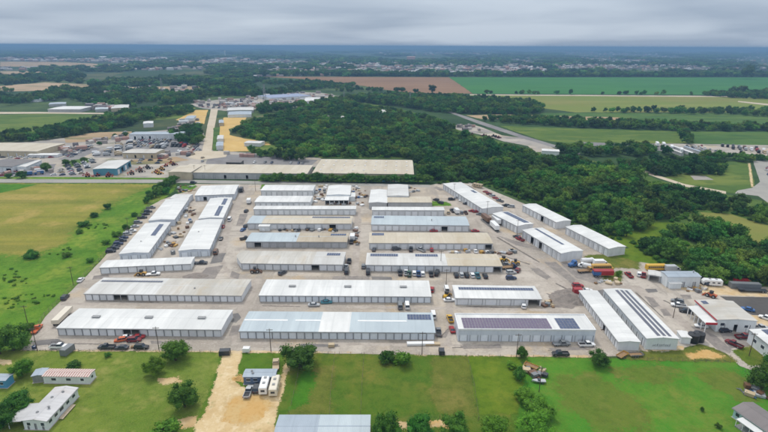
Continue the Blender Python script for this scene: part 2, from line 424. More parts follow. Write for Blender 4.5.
sheet('far_road', [(470, 94.3), (745, 96.2), (745, 97.2), (470, 95.3)], 0.18, 'road_pale', 1)
sheet('far_lane', [(738, 101), (768, 104), (800, 107), (800, 109), (768, 105.5), (738, 102)], 0.18, 'road_pale', 1)
sheet('field_strip', [(540, 113), (800, 112.5), (800, 128), (690, 126), (560, 122)], 0.10, 'field_dull', 4)
sheet('clearing', [(466, 115.5), (500, 114.5), (560, 116), (620, 117.5), (625, 121), (560, 119.5), (480, 119)], 0.13, 'bare', 3)
sheet('field', [(500, 126), (576, 128.5), (676, 131), (688, 143), (576, 144.5), (540, 140)], 0.10, 'field_green', 2)
sheet('field', [(680, 131.5), (800, 132), (800, 147), (720, 146), (692, 144)], 0.11, 'field_dull', 2)
sheet('field', [(-20, 116), (15, 114.5), (57, 113), (107, 115.5), (95, 121), (57, 128), (20, 134), (-20, 140)], 0.10, 'field_green', 2)
sheet('field_lane', [(-20, 112), (40, 112), (110, 113), (110, 114.2), (40, 113.6), (-20, 114)], 0.13, 'road_pale', 1)
sheet('vehicle_lot', [(640, 143.5), (700, 144), (800, 146), (800, 157), (720, 154), (690, 153), (655, 147)], 0.12, 'lot_grey', 1.5)
sheet('asphalt_lane', [(576, 142), (640, 144), (690, 152.5), (672, 153), (636, 147), (576, 145.5)], 0.14, 'lot_dark', 1)
# eastern meadow, its drive and the concrete road
sheet('meadow', [(660, 178), (690, 172), (712, 162), (750, 161), (756, 190), (738, 194), (716, 191), (688, 186)], 0.06, 'field_green', 1)
sheet('gravel_pad', [(690, 175.5), (705, 176), (714, 180), (694, 180)], 0.09, 'lot_grey', 0.6)
sheet('concrete_road', [(753, 161), (790, 160), (800, 200), (770, 204), (758, 196), (735, 193.5), (738, 190.5), (752, 188), (760, 182)], 0.09, 'road', 0.4)
sheet('gravel_track', [(620, 162), (627, 163), (660, 176), (684, 184), (726, 191.5), (726, 194), (684, 186.5), (658, 178), (622, 165)], 0.08, 'road_pale', 0.4)
sheet('track', [(748, 163), (750.2, 163), (753.5, 187), (751, 187)], 0.075, 'dirt_pale', 0.3)
sheet('concrete_slab', [(445, 125.5), (474, 125), (484, 128), (502, 135.5), (526, 138.5), (547, 145), (560, 151), (560, 152.5), (534, 152), (528, 146), (504, 141.5), (489, 136.5), (459, 130)], 0.10, 'lot_grey', 0.8)
sheet('asphalt_lane', [(441, 109.5), (445, 109.5), (486, 123), (526, 136.5), (580, 152.5), (580, 155), (522, 138.5), (480, 124.5)], 0.13, 'lot_dark', 0.6)
# western industrial land
sheet('dirt_field', [(64, 138), (95, 132.5), (132, 131.5), (130, 137), (96, 141), (66, 143)], 0.08, 'bare', 1.5)
sheet('yard', [(-20, 143), (30, 142), (64, 138), (130, 133), (190, 128), (200, 126), (212, 150), (240, 152), (320, 158), (330, 164), (300, 170), (180, 173), (172, 178.6), (-20, 178.6)], 0.05, 'lot_grey', 1.2)
sheet('yard', [(48, 121), (140, 121), (186, 118), (196, 108), (180, 104), (140, 108), (96, 116)], 0.05, 'field_green', 2)
sheet('dark_lot', [(92, 153), (130, 142), (170, 138), (186, 142), (186, 150), (150, 157), (95, 157.5)], 0.08, 'lot_dark', 1)
sheet('dark_lot', [(58, 159), (94, 147), (100, 149), (72, 163)], 0.085, 'lot_dark', 1)
sheet('dark_lot', [(0, 170), (26, 165), (56, 164), (50, 176), (0, 177)], 0.082, 'lot_dark', 1)
sheet('green_strip', [(62, 166), (72, 160), (92, 158), (94, 161), (78, 165), (66, 168)], 0.09, 'field_dull', 1)
sheet('bare_lot', [(112, 161), (176, 157), (190, 160), (160, 164), (120, 165)], 0.082, 'bare', 1)
sheet('dark_lot', [(208, 158.5), (214, 154), (250, 155), (318, 160), (312, 165), (206, 165)], 0.08, 'lot_dark', 0.8)
sheet('road', [(211, 109), (218, 109), (214, 130), (211.5, 152), (202, 152), (207, 128)], 0.10, 'road_pale', 0.3)
sheet('apron', [(196, 151), (228, 151.5), (226, 157), (200, 160), (188, 158)], 0.12, 'road_pale', 0.6)
sheet('golden_lot', [(224, 117.5), (247, 117.5), (243, 124), (229, 129), (230, 135), (244, 138.5), (264, 141), (271, 145), (255, 151), (224, 152), (219, 142), (219, 129)], 0.11, 'gold_lot', 1.2)
sheet('golden_lot', [(196, 110), (208, 110), (204, 124), (188, 122), (176, 120)], 0.11, 'gold_lot', 1.2)
sheet('town_lot', [(190, 104), (215, 100), (262, 97), (300, 92), (322, 93), (345, 97), (336, 104), (300, 107), (262, 109), (225, 111), (200, 108)], 0.09, 'lot_grey', 3)
sheet('green_verge', [(246, 146), (272, 145), (306, 149), (308, 153), (280, 158), (250, 155)], 0.13, 'field_green', 1)
sheet('green_verge', [(213.5, 128), (220, 127), (218, 151), (213, 151)], 0.12, 'field_dull', 0.4)
# the county road and what lies along it
sheet('green_verge', [(-30, 176.8), (60, 177), (176, 178), (176, 179.6), (-30, 179)], 0.055, 'weeds', 0.4)
sheet('road', [(-60, 178.8), (188, 179.8), (300, 182.0), (430, 184.8), (430, 187.4), (300, 184.6), (186, 183.0), (-60, 182.6)], 0.060, 'road', 0.2)
sheet('green_verge', [(258, 179.3), (425, 180.6), (425, 182.2), (300, 181.6), (258, 181.0)], 0.064, 'weeds', 0.2)
# fields west of the yard
sheet('weed_field', [(-60, 182.9), (178, 183.6), (172, 193), (161, 201), (150, 207), (125, 235), (104, 257), (76, 287), (46, 317), (24, 351), (-60, 352)], 0.008, 'weeds', 0.8)
sheet('wheat_field', [(-60, 183.2), (160, 184.2), (140, 191), (120, 199), (96, 214), (78, 228), (66, 243), (40, 254), (-60, 256)], 0.014, 'wheat', 1.2)
sheet('green_strip', [(-60, 183.6), (36, 184.4), (20, 189), (0, 193), (-60, 195)], 0.020, 'lush', 1.0)
# woodland floor
sheet('woodland_floor', [(229, 129), (262, 117), (300, 108), (347, 99), (400, 109), (446, 120), (459, 130), (491, 139), (539, 152), (576, 158), (622, 166), (658, 180), (700, 191), (736, 196), (800, 208), (800, 300), (700, 284), (664, 262), (640, 246), (620, 236), (585, 228), (540, 206), (500, 190), (470, 181), (420, 178), (413, 159), (320, 158), (270, 146), (244, 137)], 0.030, 'wood_floor', 1.5)
sheet('clearing', [(586, 229), (622, 232), (655, 222), (690, 224), (684, 232), (652, 240), (648, 250), (664, 262), (690, 272), (690, 279), (640, 270), (612, 262), (606, 252), (629, 248)], 0.036, 'meadow', 0.8)
sheet('clearing', [(700, 212), (730, 214), (770, 226), (800, 232), (800, 252), (752, 246), (740, 236), (712, 224)], 0.036, 'hay', 1.0)
# pastures in the foreground
M['plain_grass'] = grass('plain_grass', rgb(100, 122, 48), rgb(86, 116, 44), rgb(128, 126, 62), 1.0, 0.4)
sheet('pasture', [(-200, 350.6), (222, 351), (466, 355), (620, 358), (734, 362), (960, 380), (1100, 500), (-400, 500)], 0.004, 'plain_grass', 0)
sheet('pasture', [(-60, 350), (222, 351), (214, 380), (196, 424), (190, 470), (-120, 470)], 0.010, 'lawn', 0.4)
sheet('pasture', [(284, 352), (500, 355), (520, 470), (270, 470)], 0.010, 'paddock', 0.4)
sheet('paddock', [(432, 356), (469, 356.5), (478, 414), (440, 416), (430, 396)], 0.016, 'paddock_dry', 0.7)
sheet('paddock', [(314, 368), (334, 366), (330, 414), (288, 416), (294, 398)], 0.016, 'paddock_dry', 0.7)
sheet('paddock', [(302, 372), (318, 372), (308, 405), (289, 410), (291, 396)], 0.022, 'lush', 0.7)
sheet('paddock', [(468, 356), (520, 357), (524, 384), (516, 414), (480, 414)], 0.016, 'meadow', 0.7)
sheet('pasture', [(516, 356.5), (620, 358), (734, 362), (800, 380), (860, 480), (510, 470), (520, 400)], 0.012, 'green_meadow', 0.4)
sheet('pasture_wear', [(622, 366), (662, 364), (690, 372), (668, 384), (630, 382), (610, 374)], 0.018, 'worn', 2.2)
sheet('pasture_wear', [(690, 370), (736, 370), (760, 388), (764, 406), (736, 402), (712, 386)], 0.018, 'worn', 2.2)
sheet('pasture_wear', [(556, 376), (590, 372), (640, 400), (650, 432), (600, 432), (560, 402)], 0.017, 'worn', 2.2)
sheet('bare_ground', [(392, 422), (420, 421), (448, 421), (448, 428), (396, 429)], 0.020, 'dirt', 0.8)
sheet('dirt_drive', [(223, 352.5), (241, 352.5), (239, 368), (236, 382), (244, 388), (281, 380), (286, 362), (290, 362), (284, 388), (277, 410), (274, 470), (180, 470), (196, 424), (206, 410), (214, 384)], 0.024, 'dirt_pale', 0.7)
sheet('ochre_soil', [(236, 396), (262, 396), (272, 404), (262, 418), (244, 424), (222, 420), (226, 406)], 0.030, 'ochre', 1.2)
sheet('ochre_soil', [(231, 376), (244, 374), (246, 381), (234, 382)], 0.030, 'ochre', 0.6)
sheet('dirt_strip', [(-30, 357), (12, 360), (14, 364), (-30, 366)], 0.018, 'dirt_pale', 0.5)
sheet('dirt_strip', [(158, 379), (178, 377), (180, 382), (162, 386)], 0.018, 'dirt', 0.6)
sheet('dirt_strip', [(170, 421), (196, 416), (196, 426), (176, 430)], 0.018, 'dirt', 0.6)

# the business park's concrete yard
sheet('concrete_yard', [(22, 350.2), (45, 317), (75, 287), (100, 262), (125, 234), (150, 206), (161, 200), (178, 194), (196, 184), (250, 184.2), (420, 187), (436, 184), (470, 181), (498, 193), (530, 206), (575, 228), (606, 252), (600, 260), (616, 266), (640, 262), (680, 268), (716, 282), (800, 290), (830, 360), (756, 372), (740, 366), (724, 352), (700, 344), (648, 356), (600, 357), (384, 354.4), (200, 351.2)], 0.040, 'concrete', 0.35)
sheet('sand_verge', [(22, 349.3), (200, 350.0), (384, 353.0), (600, 355.6), (600, 357.6), (384, 355.0), (200, 351.9), (18, 351)], 0.046, 'sand_verge', 0.35, 1.5)
sheet('sand_verge', [(642, 347), (684, 346), (684, 351), (646, 351.5)], 0.046, 'sand_verge', 0.3)
sheet('rough_verge', [(610, 357.5), (640, 352), (684, 350), (702, 344), (726, 354), (736, 362), (640, 360)], 0.052, 'paddock_dry', 0.5)
sheet('ochre_soil', [(686, 354), (706, 350), (724, 356), (716, 359), (690, 358)], 0.058, 'ochre', 0.9)
sheet('grass_island', [(730, 350), (768, 342), (768, 366), (748, 366)], 0.052, 'paddock', 0.3)
sheet('grass_island', [(176, 187), (194, 184.5), (197, 187), (186, 192), (178, 194)], 0.052, 'weeds', 0.4)
sheet('grass_island', [(583, 256), (606, 253), (640, 263), (640, 269), (615, 268), (590, 262)], 0.052, 'paddock_dry', 0.6)
sheet('grass_island', [(598, 272), (622, 272), (622, 281), (604, 282)], 0.052, 'paddock_dry', 0.6)
sheet('grass_island', [(262, 184.6), (270, 184.6), (268, 189), (260, 189)], 0.052, 'weeds', 0.3)
sheet('grass_island', [(430, 201), (448, 202), (452, 206), (432, 206)], 0.052, 'weeds', 0.4)
sheet('sand_lot', [(680, 282), (716, 285), (768, 290), (768, 297), (716, 295), (676, 289)], 0.052, 'sand_verge', 0.4)
sheet('asphalt_lot', [(720, 296.4), (800, 298), (800, 317), (752, 315), (736, 307)], 0.058, 'asphalt_dark', 0.2)
sheet('sand_lot', [(750, 315.4), (800, 317.4), (800, 326), (760, 326)], 0.060, 'sand_verge', 0.3)
sheet('asphalt_drive', [(690, 326), (700, 328), (716, 336), (732, 350), (730, 354), (718, 350), (704, 338)], 0.058, 'asphalt_patch', 0.2)
sheet('asphalt_drive', [(720, 334), (748, 331), (768, 342), (730, 349)], 0.058, 'asphalt_patch', 0.2)
sheet('asphalt_lane', [(596, 291), (603, 289.6), (646, 339), (640, 341)], 0.058, 'asphalt', 0.15)
sheet('asphalt_lane', [(544, 262), (556, 262), (576, 280), (572, 284), (554, 270)], 0.058, 'asphalt_patch', 0.4)
sheet('asphalt_lane', [(560, 263), (566, 262), (600, 278), (596, 284), (576, 278)], 0.060, 'asphalt_patch', 0.3)
PATCHES = [
 [(226,316),(238,313),(241,318),(236,323),(224,321)], [(232,326),(240,325),(238,335),(229,336)], [(94,276),(108,274.5),(110,278),(92,280)],
 [(333,276.2),(369,276.4),(370,279.8),(332,279.4)], [(371.5,276.6),(392,277),(392,280),(372,279.8)], [(255,271),(262,271),(262,274),(252,274)],
 [(530,268),(538,268),(551,277),(547,280),(536,274)], [(240,214),(248,214),(243,226),(236,226)], [(645,289),(656,289),(658,292),(648,293)],
 [(644,296),(653,298),(660,306),(653,308)], [(660,309),(666,309),(672,316),(664,316)], [(680,295),(690,295),(692,299),(684,300)],
 [(460,184),(470,186),(476,190),(468,189)], [(436,186),(444,190),(440,191),(434,188)], [(538,203),(552,212),(548,213),(536,206)],
 [(276,205),(284,208),(280,212),(274,210)], [(30,341),(58,339),(66,343),(34,346)], [(442,337),(447,330),(449,331),(446,338)],
 [(232,271),(240,274),(238,279),(230,277)], [(440,228),(465,228.4),(490,233),(486,234),(462,231)], [(482,218),(500,232),(497,233),(480,220)],
 [(498,236),(520,242),(545,250),(540,251),(515,245)], [(548,348),(584,346.5),(586,350),(552,351)], [(460,346),(500,344.5),(502,348),(464,349)],
 [(300,344),(338,344.4),(338,347),(302,347)], [(150,341),(186,342),(186,344),(152,344)], [(600,312),(606,313),(614,326),(610,327)],
 [(612,330),(618,331),(623,343),(616,343)], [(214,254),(226,253),(222,262),(210,264)], [(196,280),(206,268),(224,265),(214,280)]]
for i, p in enumerate(PATCHES):
    sheet('asphalt_patch', p, 0.064 + 0.004 * (i % 3), 'asphalt_patch' if i % 4 else 'asphalt', 0.3)
TRACKS = [[(216, 258), (222, 232), (234, 205), (244, 186), (249, 186), (240, 206), (230, 232), (224, 262), (236, 278), (262, 279), (262, 282), (232, 282)],
 [(60, 302.5), (250, 304.6), (452, 307), (560, 309), (560, 311), (452, 309.4), (250, 307), (60, 305)], [(40, 340), (220, 341.6), (450, 344), (600, 347), (600, 349), (450, 346.6), (220, 344), (40, 343)],
 [(356, 190), (361, 190), (361, 230), (358, 280), (351, 280), (354, 230)], [(448, 282), (453, 282), (452, 345), (446, 345)], [(240, 282), (262, 281), (252, 300), (240, 330), (235, 345), (231, 345), (236, 325)],
 [(448, 188), (470, 206), (505, 236), (548, 268), (576, 290), (572, 293), (540, 270), (498, 238), (462, 208), (442, 190)], [(520, 216), (556, 236), (590, 258), (586, 261), (550, 239), (514, 218)],
 [(600, 284), (640, 286), (662, 300), (690, 324), (730, 352), (724, 353), (684, 328), (652, 304), (634, 290), (600, 288)], [(104, 274), (200, 272), (228, 270), (228, 273), (200, 275), (104, 277)],
 [(380, 250), (500, 252), (540, 262), (540, 265), (498, 255), (380, 252.6)], [(372, 230.5), (470, 232), (500, 238), (500, 240), (470, 234), (372, 232)]]
for i, p in enumerate(TRACKS): sheet('wheel_track', p, 0.0412 + 0.0004 * i, 'wheel_track', 0.3)
TAR = [[(452, 347.4), (492, 346.2), (492, 347.0), (452, 348.4)], [(300, 345.2), (340, 346), (340, 346.6), (300, 346)], [(440, 337), (447.6, 329), (448.6, 329.4), (441.4, 338)], [(548, 350.2), (590, 349), (590, 349.8), (548, 351)], [(74, 343.4), (130, 344.4), (130, 345), (74, 344.2)],
 [(222, 300.6), (236, 291), (237, 291.4), (223.6, 301.4)], [(262, 305.6), (300, 306.4), (300, 306.9), (262, 306.2)], [(498, 237), (540, 262), (539, 262.8), (496.6, 237.8)], [(556, 283), (572, 291), (571, 291.8), (555, 283.8)], [(636, 292), (664, 318), (663, 318.4), (634.6, 292.4)],
 [(100, 300.8), (160, 302), (160, 302.6), (100, 301.5)], [(210, 246), (222, 262), (221, 262.6), (208.8, 246.6)], [(466, 306), (520, 307.4), (520, 308), (466, 306.8)], [(360, 286), (362, 276), (362.8, 276), (361, 286)], [(500, 254.6), (530, 264), (529.4, 264.8), (499.4, 255.2)], [(664, 300), (700, 318), (699, 318.6), (663, 300.6)]]
for i, p in enumerate(TAR): sheet('tar_seam', p, 0.0475 + 0.0003 * i, 'tar', 0.2)
# painted centre line of the county road
ln = MB()
for k in range(60):
    a = G(-40 + k * 3.6, 180.62 + k * 0.0165); b = G(-40 + k * 3.6 + 1.6, 180.62 + k * 0.0165)
    ln.quad([(a.x, a.y - .12, .072), (b.x, b.y - .12, .072), (b.x, b.y + .12, .072), (a.x, a.y + .12, .072)])
struct(link('road_marking', ln.mesh('road_marking', [layered('road_paint', rgb(214, 196, 120))])))

sheet('gravel_spread', [(548, 300), (556, 291), (570, 288), (582, 294), (584, 304), (570, 309), (552, 307)], 0.066, 'gravel', 0.5)
# heaps of loose material in the yard
def heap(px, w, d, h, mat, label, seed):
    c = G(*px); n = 34; rnd = random.Random(seed); mb = MB()
    humps = [(rnd.uniform(-.35, .35), rnd.uniform(-.35, .35), rnd.uniform(.35, .6), rnd.uniform(.45, 1)) for _ in range(7)]
    z = lambda u, v: max(0.0, max(a * max(0, 1 - math.hypot(u - x, v - y) / r) for x, y, r, a in humps) + .10 * noise.noise(Vector((u * 5, v * 5, seed))) * (1 - min(1, math.hypot(u, v)))) * max(0, min(1, (1.02 - math.hypot(u, v)) * 4))
    for j in range(n + 1):
        for i in range(n + 1):
            u, v = -1 + 2 * i / n, -1 + 2 * j / n; zz = z(u, v)
            mb.v.append((u * w / 2, v * d / 2, zz * h - .02))
    for j in range(n):
        for i in range(n):
            k = j * (n + 1) + i; q = (k, k + 1, k + n + 2, k + n + 1)
            if max(mb.v[t][2] for t in q) > 0: mb.f.append(q); mb.m.append(0)
    o = link('gravel_heap', mb.mesh('gravel_heap', [M[mat]], True), None, (c.x, c.y, 0.04))
    tag(o, label, 'gravel heap', 'heaps of gravel and soil in the yard')
heap((565, 296), 19, 15, 2.8, 'gravel', 'broad grey gravel heap behind the shed with two open bays', 3)
heap((578, 303), 8, 7, 1.4, 'gravel', 'small grey gravel heap beside the broad one', 5)
heap((199, 276), 17, 10, 0.8, 'gravel', 'low dark spread of gravel behind the rust-streaked long shed', 8)
heap((238, 378.5), 4.5, 3, 0.8, 'ochre', 'ochre soil heap beside the blue trailer house', 9)
heap((607, 281), 6, 3, 0.7, 'sand_verge', 'low sandy heap by the red and white tanker', 12)

# ------------------------------------------------------------------ trees
M['leaf'] = layered('leaf', rgb(66, 114, 34), [(0.6, rgb(90, 128, 44), 0.46, 0.60, 0.8), (3.0, rgb(46, 86, 28), 0.46, 0.62, 0.7)], rough=0.7, spec=0.2, coord='object', rand=0.30, transl=0.18)
M['leaf_bright'] = layered('leaf_bright', rgb(92, 138, 34), [(0.6, rgb(112, 154, 44), 0.46, 0.60, 0.8), (3.0, rgb(68, 110, 30), 0.46, 0.62, 0.7)], rough=0.7, spec=0.2, coord='object', rand=0.2, transl=0.18)
M['leaf_wood'] = layered('leaf_wood', rgb(58, 104, 40), [(0.3, rgb(88, 132, 48), 0.48, 0.62, 0.85), (1.6, rgb(42, 80, 36), 0.46, 0.62, 0.7)], rough=0.75, spec=0.15, coord='object', rand=0.50, transl=0.12, region=[(0.02, rgb(104, 146, 52), 0.50, 0.62, 0.7), (0.045, rgb(92, 122, 50), 0.54, 0.64, 0.6), (0.03, rgb(34, 72, 36), 0.52, 0.62, 0.5)])
M['bark'] = layered('bark', rgb(92, 78, 64), [(3.0, rgb(66, 56, 46), 0.4, 0.7, 0.8)], rough=0.95, spec=0.1, coord='object')
ICO = None
def ico_sub(n):
    bm = bmesh.new(); bmesh.ops.create_icosphere(bm, subdivisions=n, radius=1.0)
    v = [p.co.copy() for p in bm.verts]; f = [tuple(x.index for x in q.verts) for q in bm.faces]; bm.free(); return v, f
ICO1, ICO2 = ico_sub(1), ico_sub(2)
def crown_mesh(seed, clumps, leaves, leaf, flat=0.8, mat='leaf', core=0.78, low=0.25):
    """unit crown: about 1 m radius, its base at z = 0; leaf = leaf-spray size as a share of the radius"""
    rnd = random.Random(seed); mb = MB(); cs = []
    for i in range(clumps):
        for _ in range(20):
            d = Vector((rnd.gauss(0, 1), rnd.gauss(0, 1), rnd.gauss(0.15, 0.9))).normalized()
            rad = rnd.uniform(0.35, 0.92)
            c = Vector((d.x * rad, d.y * rad, d.z * rad * flat + flat * 0.95))
            if c.z > low: break
        cs.append((c, rnd.uniform(0.17, 0.36) * (1.2 - 0.35 * rad)))
    cs.append((Vector((0, 0, flat * 0.9)), 0.52))
    for c, r in cs:
        V, Fc = ICO1; k = len(mb.v); off = Vector((rnd.random() * 9, rnd.random() * 9, 0))
        mb.v += [tuple(c + v * r * core * (1 + 0.35 * noise.noise(v * 1.7 + off))) for v in V]
        for q in Fc: mb.f.append(tuple(k + i for i in q)); mb.m.append(0)
        n = int(leaves * r * r / 0.075)
        for _ in range(n):
            d = Vector((rnd.gauss(0, 1), rnd.gauss(0, 1), rnd.gauss(0.25, 1))).normalized()
            p = c + d * r * (rnd.uniform(0.78, 1.18) if rnd.random() < .8 else rnd.uniform(1.1, 1.5))
            nn = (d + Vector((rnd.gauss(0, .6), rnd.gauss(0, .6), rnd.gauss(0.2, .6)))).normalized()
            u = nn.orthogonal().normalized(); w = nn.cross(u)
            a = rnd.random() * 6.28; u, w = u * math.cos(a) + w * math.sin(a), w * math.cos(a) - u * math.sin(a)
            s = leaf * rnd.uniform(0.6, 1.35)
            mb.quad([p - u * s, p - w * s * 0.6 + nn * s * 0.2, p + u * s, p + w * s * 0.6 - nn * s * 0.15])
    return mb.mesh('crown', [M[mat]])
def trunk_mesh(seed, r=0.075):
    rnd = random.Random(seed); mb = MB()
    top = Vector((rnd.uniform(-.08, .08), rnd.uniform(-.08, .08), 0.85))
    mb.tube((0, 0, -0.15), top * 0.45, r * 1.25, r * 0.9, 7); mb.tube(top * 0.45, top, r * 0.9, r * 0.55, 7)
    for i in range(5):
        a = i * 1.256 + rnd.random(); s = top * rnd.uniform(0.4, 0.85)
        e = s + Vector((math.cos(a) * 0.5, math.sin(a) * 0.5, rnd.uniform(0.25, 0.55)))
        mb.tube(s, e, r * 0.45, r * 0.15, 5)
    return mb.mesh('trunk', [M['bark']])
OAK = [crown_mesh(100 + i, 34, 100, 0.050, 0.80) for i in range(4)]
OAKB = [crown_mesh(120 + i, 30, 100, 0.050, 0.78, 'leaf_bright') for i in range(3)]
SHRUB = [crown_mesh(140 + i, 14, 60, 0.085, 0.62, 'leaf', low=0.12) for i in range(2)]
SHRUBB = [crown_mesh(150 + i, 14, 60, 0.085, 0.62, 'leaf_bright', low=0.12) for i in range(2)]
WOODC = [crown_mesh(160 + i, 22, 46, 0.080, (0.85, 0.7, 0.95, 0.78, 0.9, 0.68)[i], 'leaf_wood') for i in range(6)]
TRUNK = [trunk_mesh(i) for i in range(3)]
TN = [0]
def tree_at(loc, radius, hk, crowns, name, label, group=None, bright=False, cat='tree', squash=1.0):
    TN[0] += 1; k = TN[0]; rnd = random.Random(k * 13 + 5)
    t = link(name, None, None, loc, rnd.uniform(0, 6.28)); t.empty_display_size = 0.5
    c = link('crown', crowns[k % len(crowns)], t, (0, 0, radius * hk), 0, (radius, radius * rnd.uniform(0.88, 1.1), radius * rnd.uniform(0.92, 1.1) * squash))
    tr = link('trunk', TRUNK[k % 3], t, (0, 0, 0), 0, (radius, radius, radius * (hk + 0.75)))
    tag(t, label, cat, group); return t
def tree_px(x, ybase, wpx, hpx, label, bright=False, name='tree', crowns=None, cat='tree'):
    """a tree from its foot's pixel and its outline's width and height in pixels"""
    p = G(x, ybase); dist = (ROTT @ (p - Vector((0, 0, CAMZ)))).z * -1
    rad = wpx / F * dist / 2 * 1.06
    elev = math.atan2(CAMZ, p.length)
    hgt = max(rad * 1.1, (hpx / F * dist - 2 * rad * math.sin(elev) * 0.5) / math.cos(elev))
    crowns = crowns or (OAKB if bright else OAK)
    zs = 1.65
    sq = min(1.25, max(0.62, hgt / (rad * 2.0)))
    return tree_at(p, rad, max(0.0, hgt / rad - zs * sq) * 0.4, crowns, name, label, None, bright, cat, sq)
FG = [ # x, foot y, width, height, bright, label
 (176, 360, 28, 29, 0, 'dark rounded tree behind the lawn, touching the yard edge below the white shed'),
 (155, 374, 22, 25, 1, 'light green tree on the lawn just left of a darker rounded tree'),
 (185, 407, 29, 31, 0, 'dark rounded tree on the lawn left of the sandy drive'),
 (22, 376, 22, 26, 1, 'light green tree behind the mobile home with the rusty striped roof'),
 (19, 410, 31, 28, 0, 'dark tree left of the grey-roofed mobile home'),
 (3, 428, 26, 32, 0, 'tree cut off by the lower left corner of the picture'),
 (14, 350, 30, 34, 0, 'large dark tree at the corner of the weed field and the yard'),
 (0, 354, 26, 36, 0, 'large dark tree at the left picture edge beside the weed field'),
 (31, 331, 12, 12, 0, 'small tree on the fence line above the large dark corner tree'),
 (300, 367, 37, 33, 0, 'broad dark tree beside the sandy drive in front of the grey-roofed shed'),
 (599, 365, 22, 19, 0, 'round bushy tree at the yard edge right of the solar-roofed shed'),
 (386, 441, 31, 42, 0, 'tree at the bottom edge right of the grey barn roof'),
 (419, 438, 31, 36, 0, 'second dark tree from the grey barn along the bottom edge'),
 (455, 437, 28, 31, 0, 'third dark tree from the grey barn along the bottom edge'),
 (494, 439, 33, 34, 1, 'light green tree at the bottom edge right of the three dark ones'),
 (534, 439, 39, 38, 1, 'broad light green tree at the bottom edge beside the wide green pasture'),
 (538, 418, 32, 27, 1, 'light green tree in the hedge below the parked boat'),
 (524, 401, 22, 21, 1, 'smaller light green tree at the upper end of the hedge below the boat'),
 (762, 388, 32, 34, 0, 'dark tree behind the pale blue house at the right edge'),
 (776, 372, 28, 30, 0, 'dark tree half cut off by the right edge above the pale blue house'),
 (521, 358, 13, 17, 0, 'thin tree beside the utility pole in front of the solar-roofed shed'),
]
for x, y, w, h, b, lab in FG: tree_px(x, y, w, h, lab, bool(b))
SH = [
 (108, 357, 7, 7, 0, 'tiny round shrub on the lawn below three dark parked cars'),
 (75, 368, 17, 10, 0, 'low shrub behind the mobile home with the rusty striped roof'),
 (166, 436, 32, 14, 1, 'low bright shrub at the bottom edge left of the sandy drive'),
 (388, 361.5, 19, 18, 0, 'left one of two joined shrubs at the yard edge'),
 (402, 363.5, 21, 19, 1, 'right one of two joined shrubs at the yard edge'),
 (519, 380, 15, 22, 0, 'shrub left of the junk pile and boat on the pasture'),
 (512, 368, 12, 10, 1, 'bright low shrub above the junk pile on the pasture'),
 (702, 411, 5, 8, 0, 'tiny upright tree standing alone in the wide green pasture'),
 (718, 428, 7, 8, 0, 'small round bush standing alone left of the pale blue house'),
 (32, 258, 17, 12, 0, 'bush clump on the near edge of the wheat field'),
 (67, 257, 10, 8, 0, 'small bush right of the bush clump on the wheat field edge'),
 (117, 236, 11, 8, 1, 'bright bush by the upper part of the parked row along the fence'),
 (106, 244, 10, 7, 1, 'bright bush in the weed field beside the parked row'),
 (126, 229, 8, 8, 0, 'bush against the fence beside the parked row'),
 (90, 262, 10, 7, 1, 'bright bush in the weed field below the parked row'),
 (135, 216, 8, 7, 0, 'bush in the weed field beside the upper end of the parked row'),
 (84, 226, 12, 8, 0, 'bush on the diagonal edge of the wheat field'),
 (95, 217, 9, 8, 0, 'darker bush higher on the diagonal edge of the wheat field'),
 (108, 209, 8, 9, 0, 'bush near the top of the diagonal edge of the wheat field'),
 (80, 233, 9, 6, 1, 'low bright bush on the diagonal edge of the wheat field'),
 (647, 346, 7, 7, 1, 'bright shrub between the two long diagonal sheds at their near end'),
 (596, 296, 5, 5, 1, 'small shrub beside the white car at the top of the diagonal sheds'),
 (618, 276, 7, 9, 1, 'tall weeds between the tanker and the parked red pickup'),
]
for x, y, w, h, b, lab in SH: tree_px(x, y, w, h, lab, bool(b), 'shrub', SHRUBB if b else SHRUB, 'shrub')
# hedge trees along the road in front of the long warehouse
xs = [264, 270, 276, 281, 290, 297, 303, 310, 317, 323, 331, 338, 345, 352, 359, 366, 373, 380, 387, 394, 402, 410, 418, 426]
for i, x in enumerate(xs):
    t = tree_px(x, 181.2 + (x - 266) * 0.010, random.uniform(10, 14), random.uniform(9, 12.5), 'dark tree in the row between the road and the long beige warehouse')
    t['group'] = 'trees in the row before the long warehouse'
for x, y, w, lab in [(46, 171, 12, 'dark round tree in the yard beside the road at the left'), (9, 178, 7, 'left one of two small trees at the road, far left'), (22, 178.4, 10, 'right one of two small trees at the road, far left'), (74.5, 164, 6, 'small tree on the green strip left of the teal workshop'),
        (66, 165, 8, 'low tree at the near end of the green strip left of the teal workshop'), (84, 162, 7, 'low tree at the far end of the green strip left of the teal workshop'), (99.5, 145, 5, 'small dark tree between the broad factory and the trailer lot'), (115, 137, 5, 'small tree on the bare field'), (126, 136.4, 7, 'low tree at the corner of the long white bays'),
        (175.5, 181.5, 8, 'dark tree at the left corner of the long beige warehouse'), (166, 136, 4, 'tiny tree in front of the long white bays')]:
    tree_px(x, y, w, w * .9, lab)
# tree row at the upper end of the yard's west fence
for i, (x, y, w) in enumerate([(172, 184, 11), (169, 187, 12), (164, 190, 12), (160, 194, 11), (156, 197, 10), (151, 199, 9), (166, 194, 9), (147, 203, 8), (156, 190, 8), (149, 195, 7)]):
    t = tree_px(x, y, w, w * 0.95, 'dark tree in the thicket where the west fence meets the road'); t['group'] = 'thicket by the west fence'

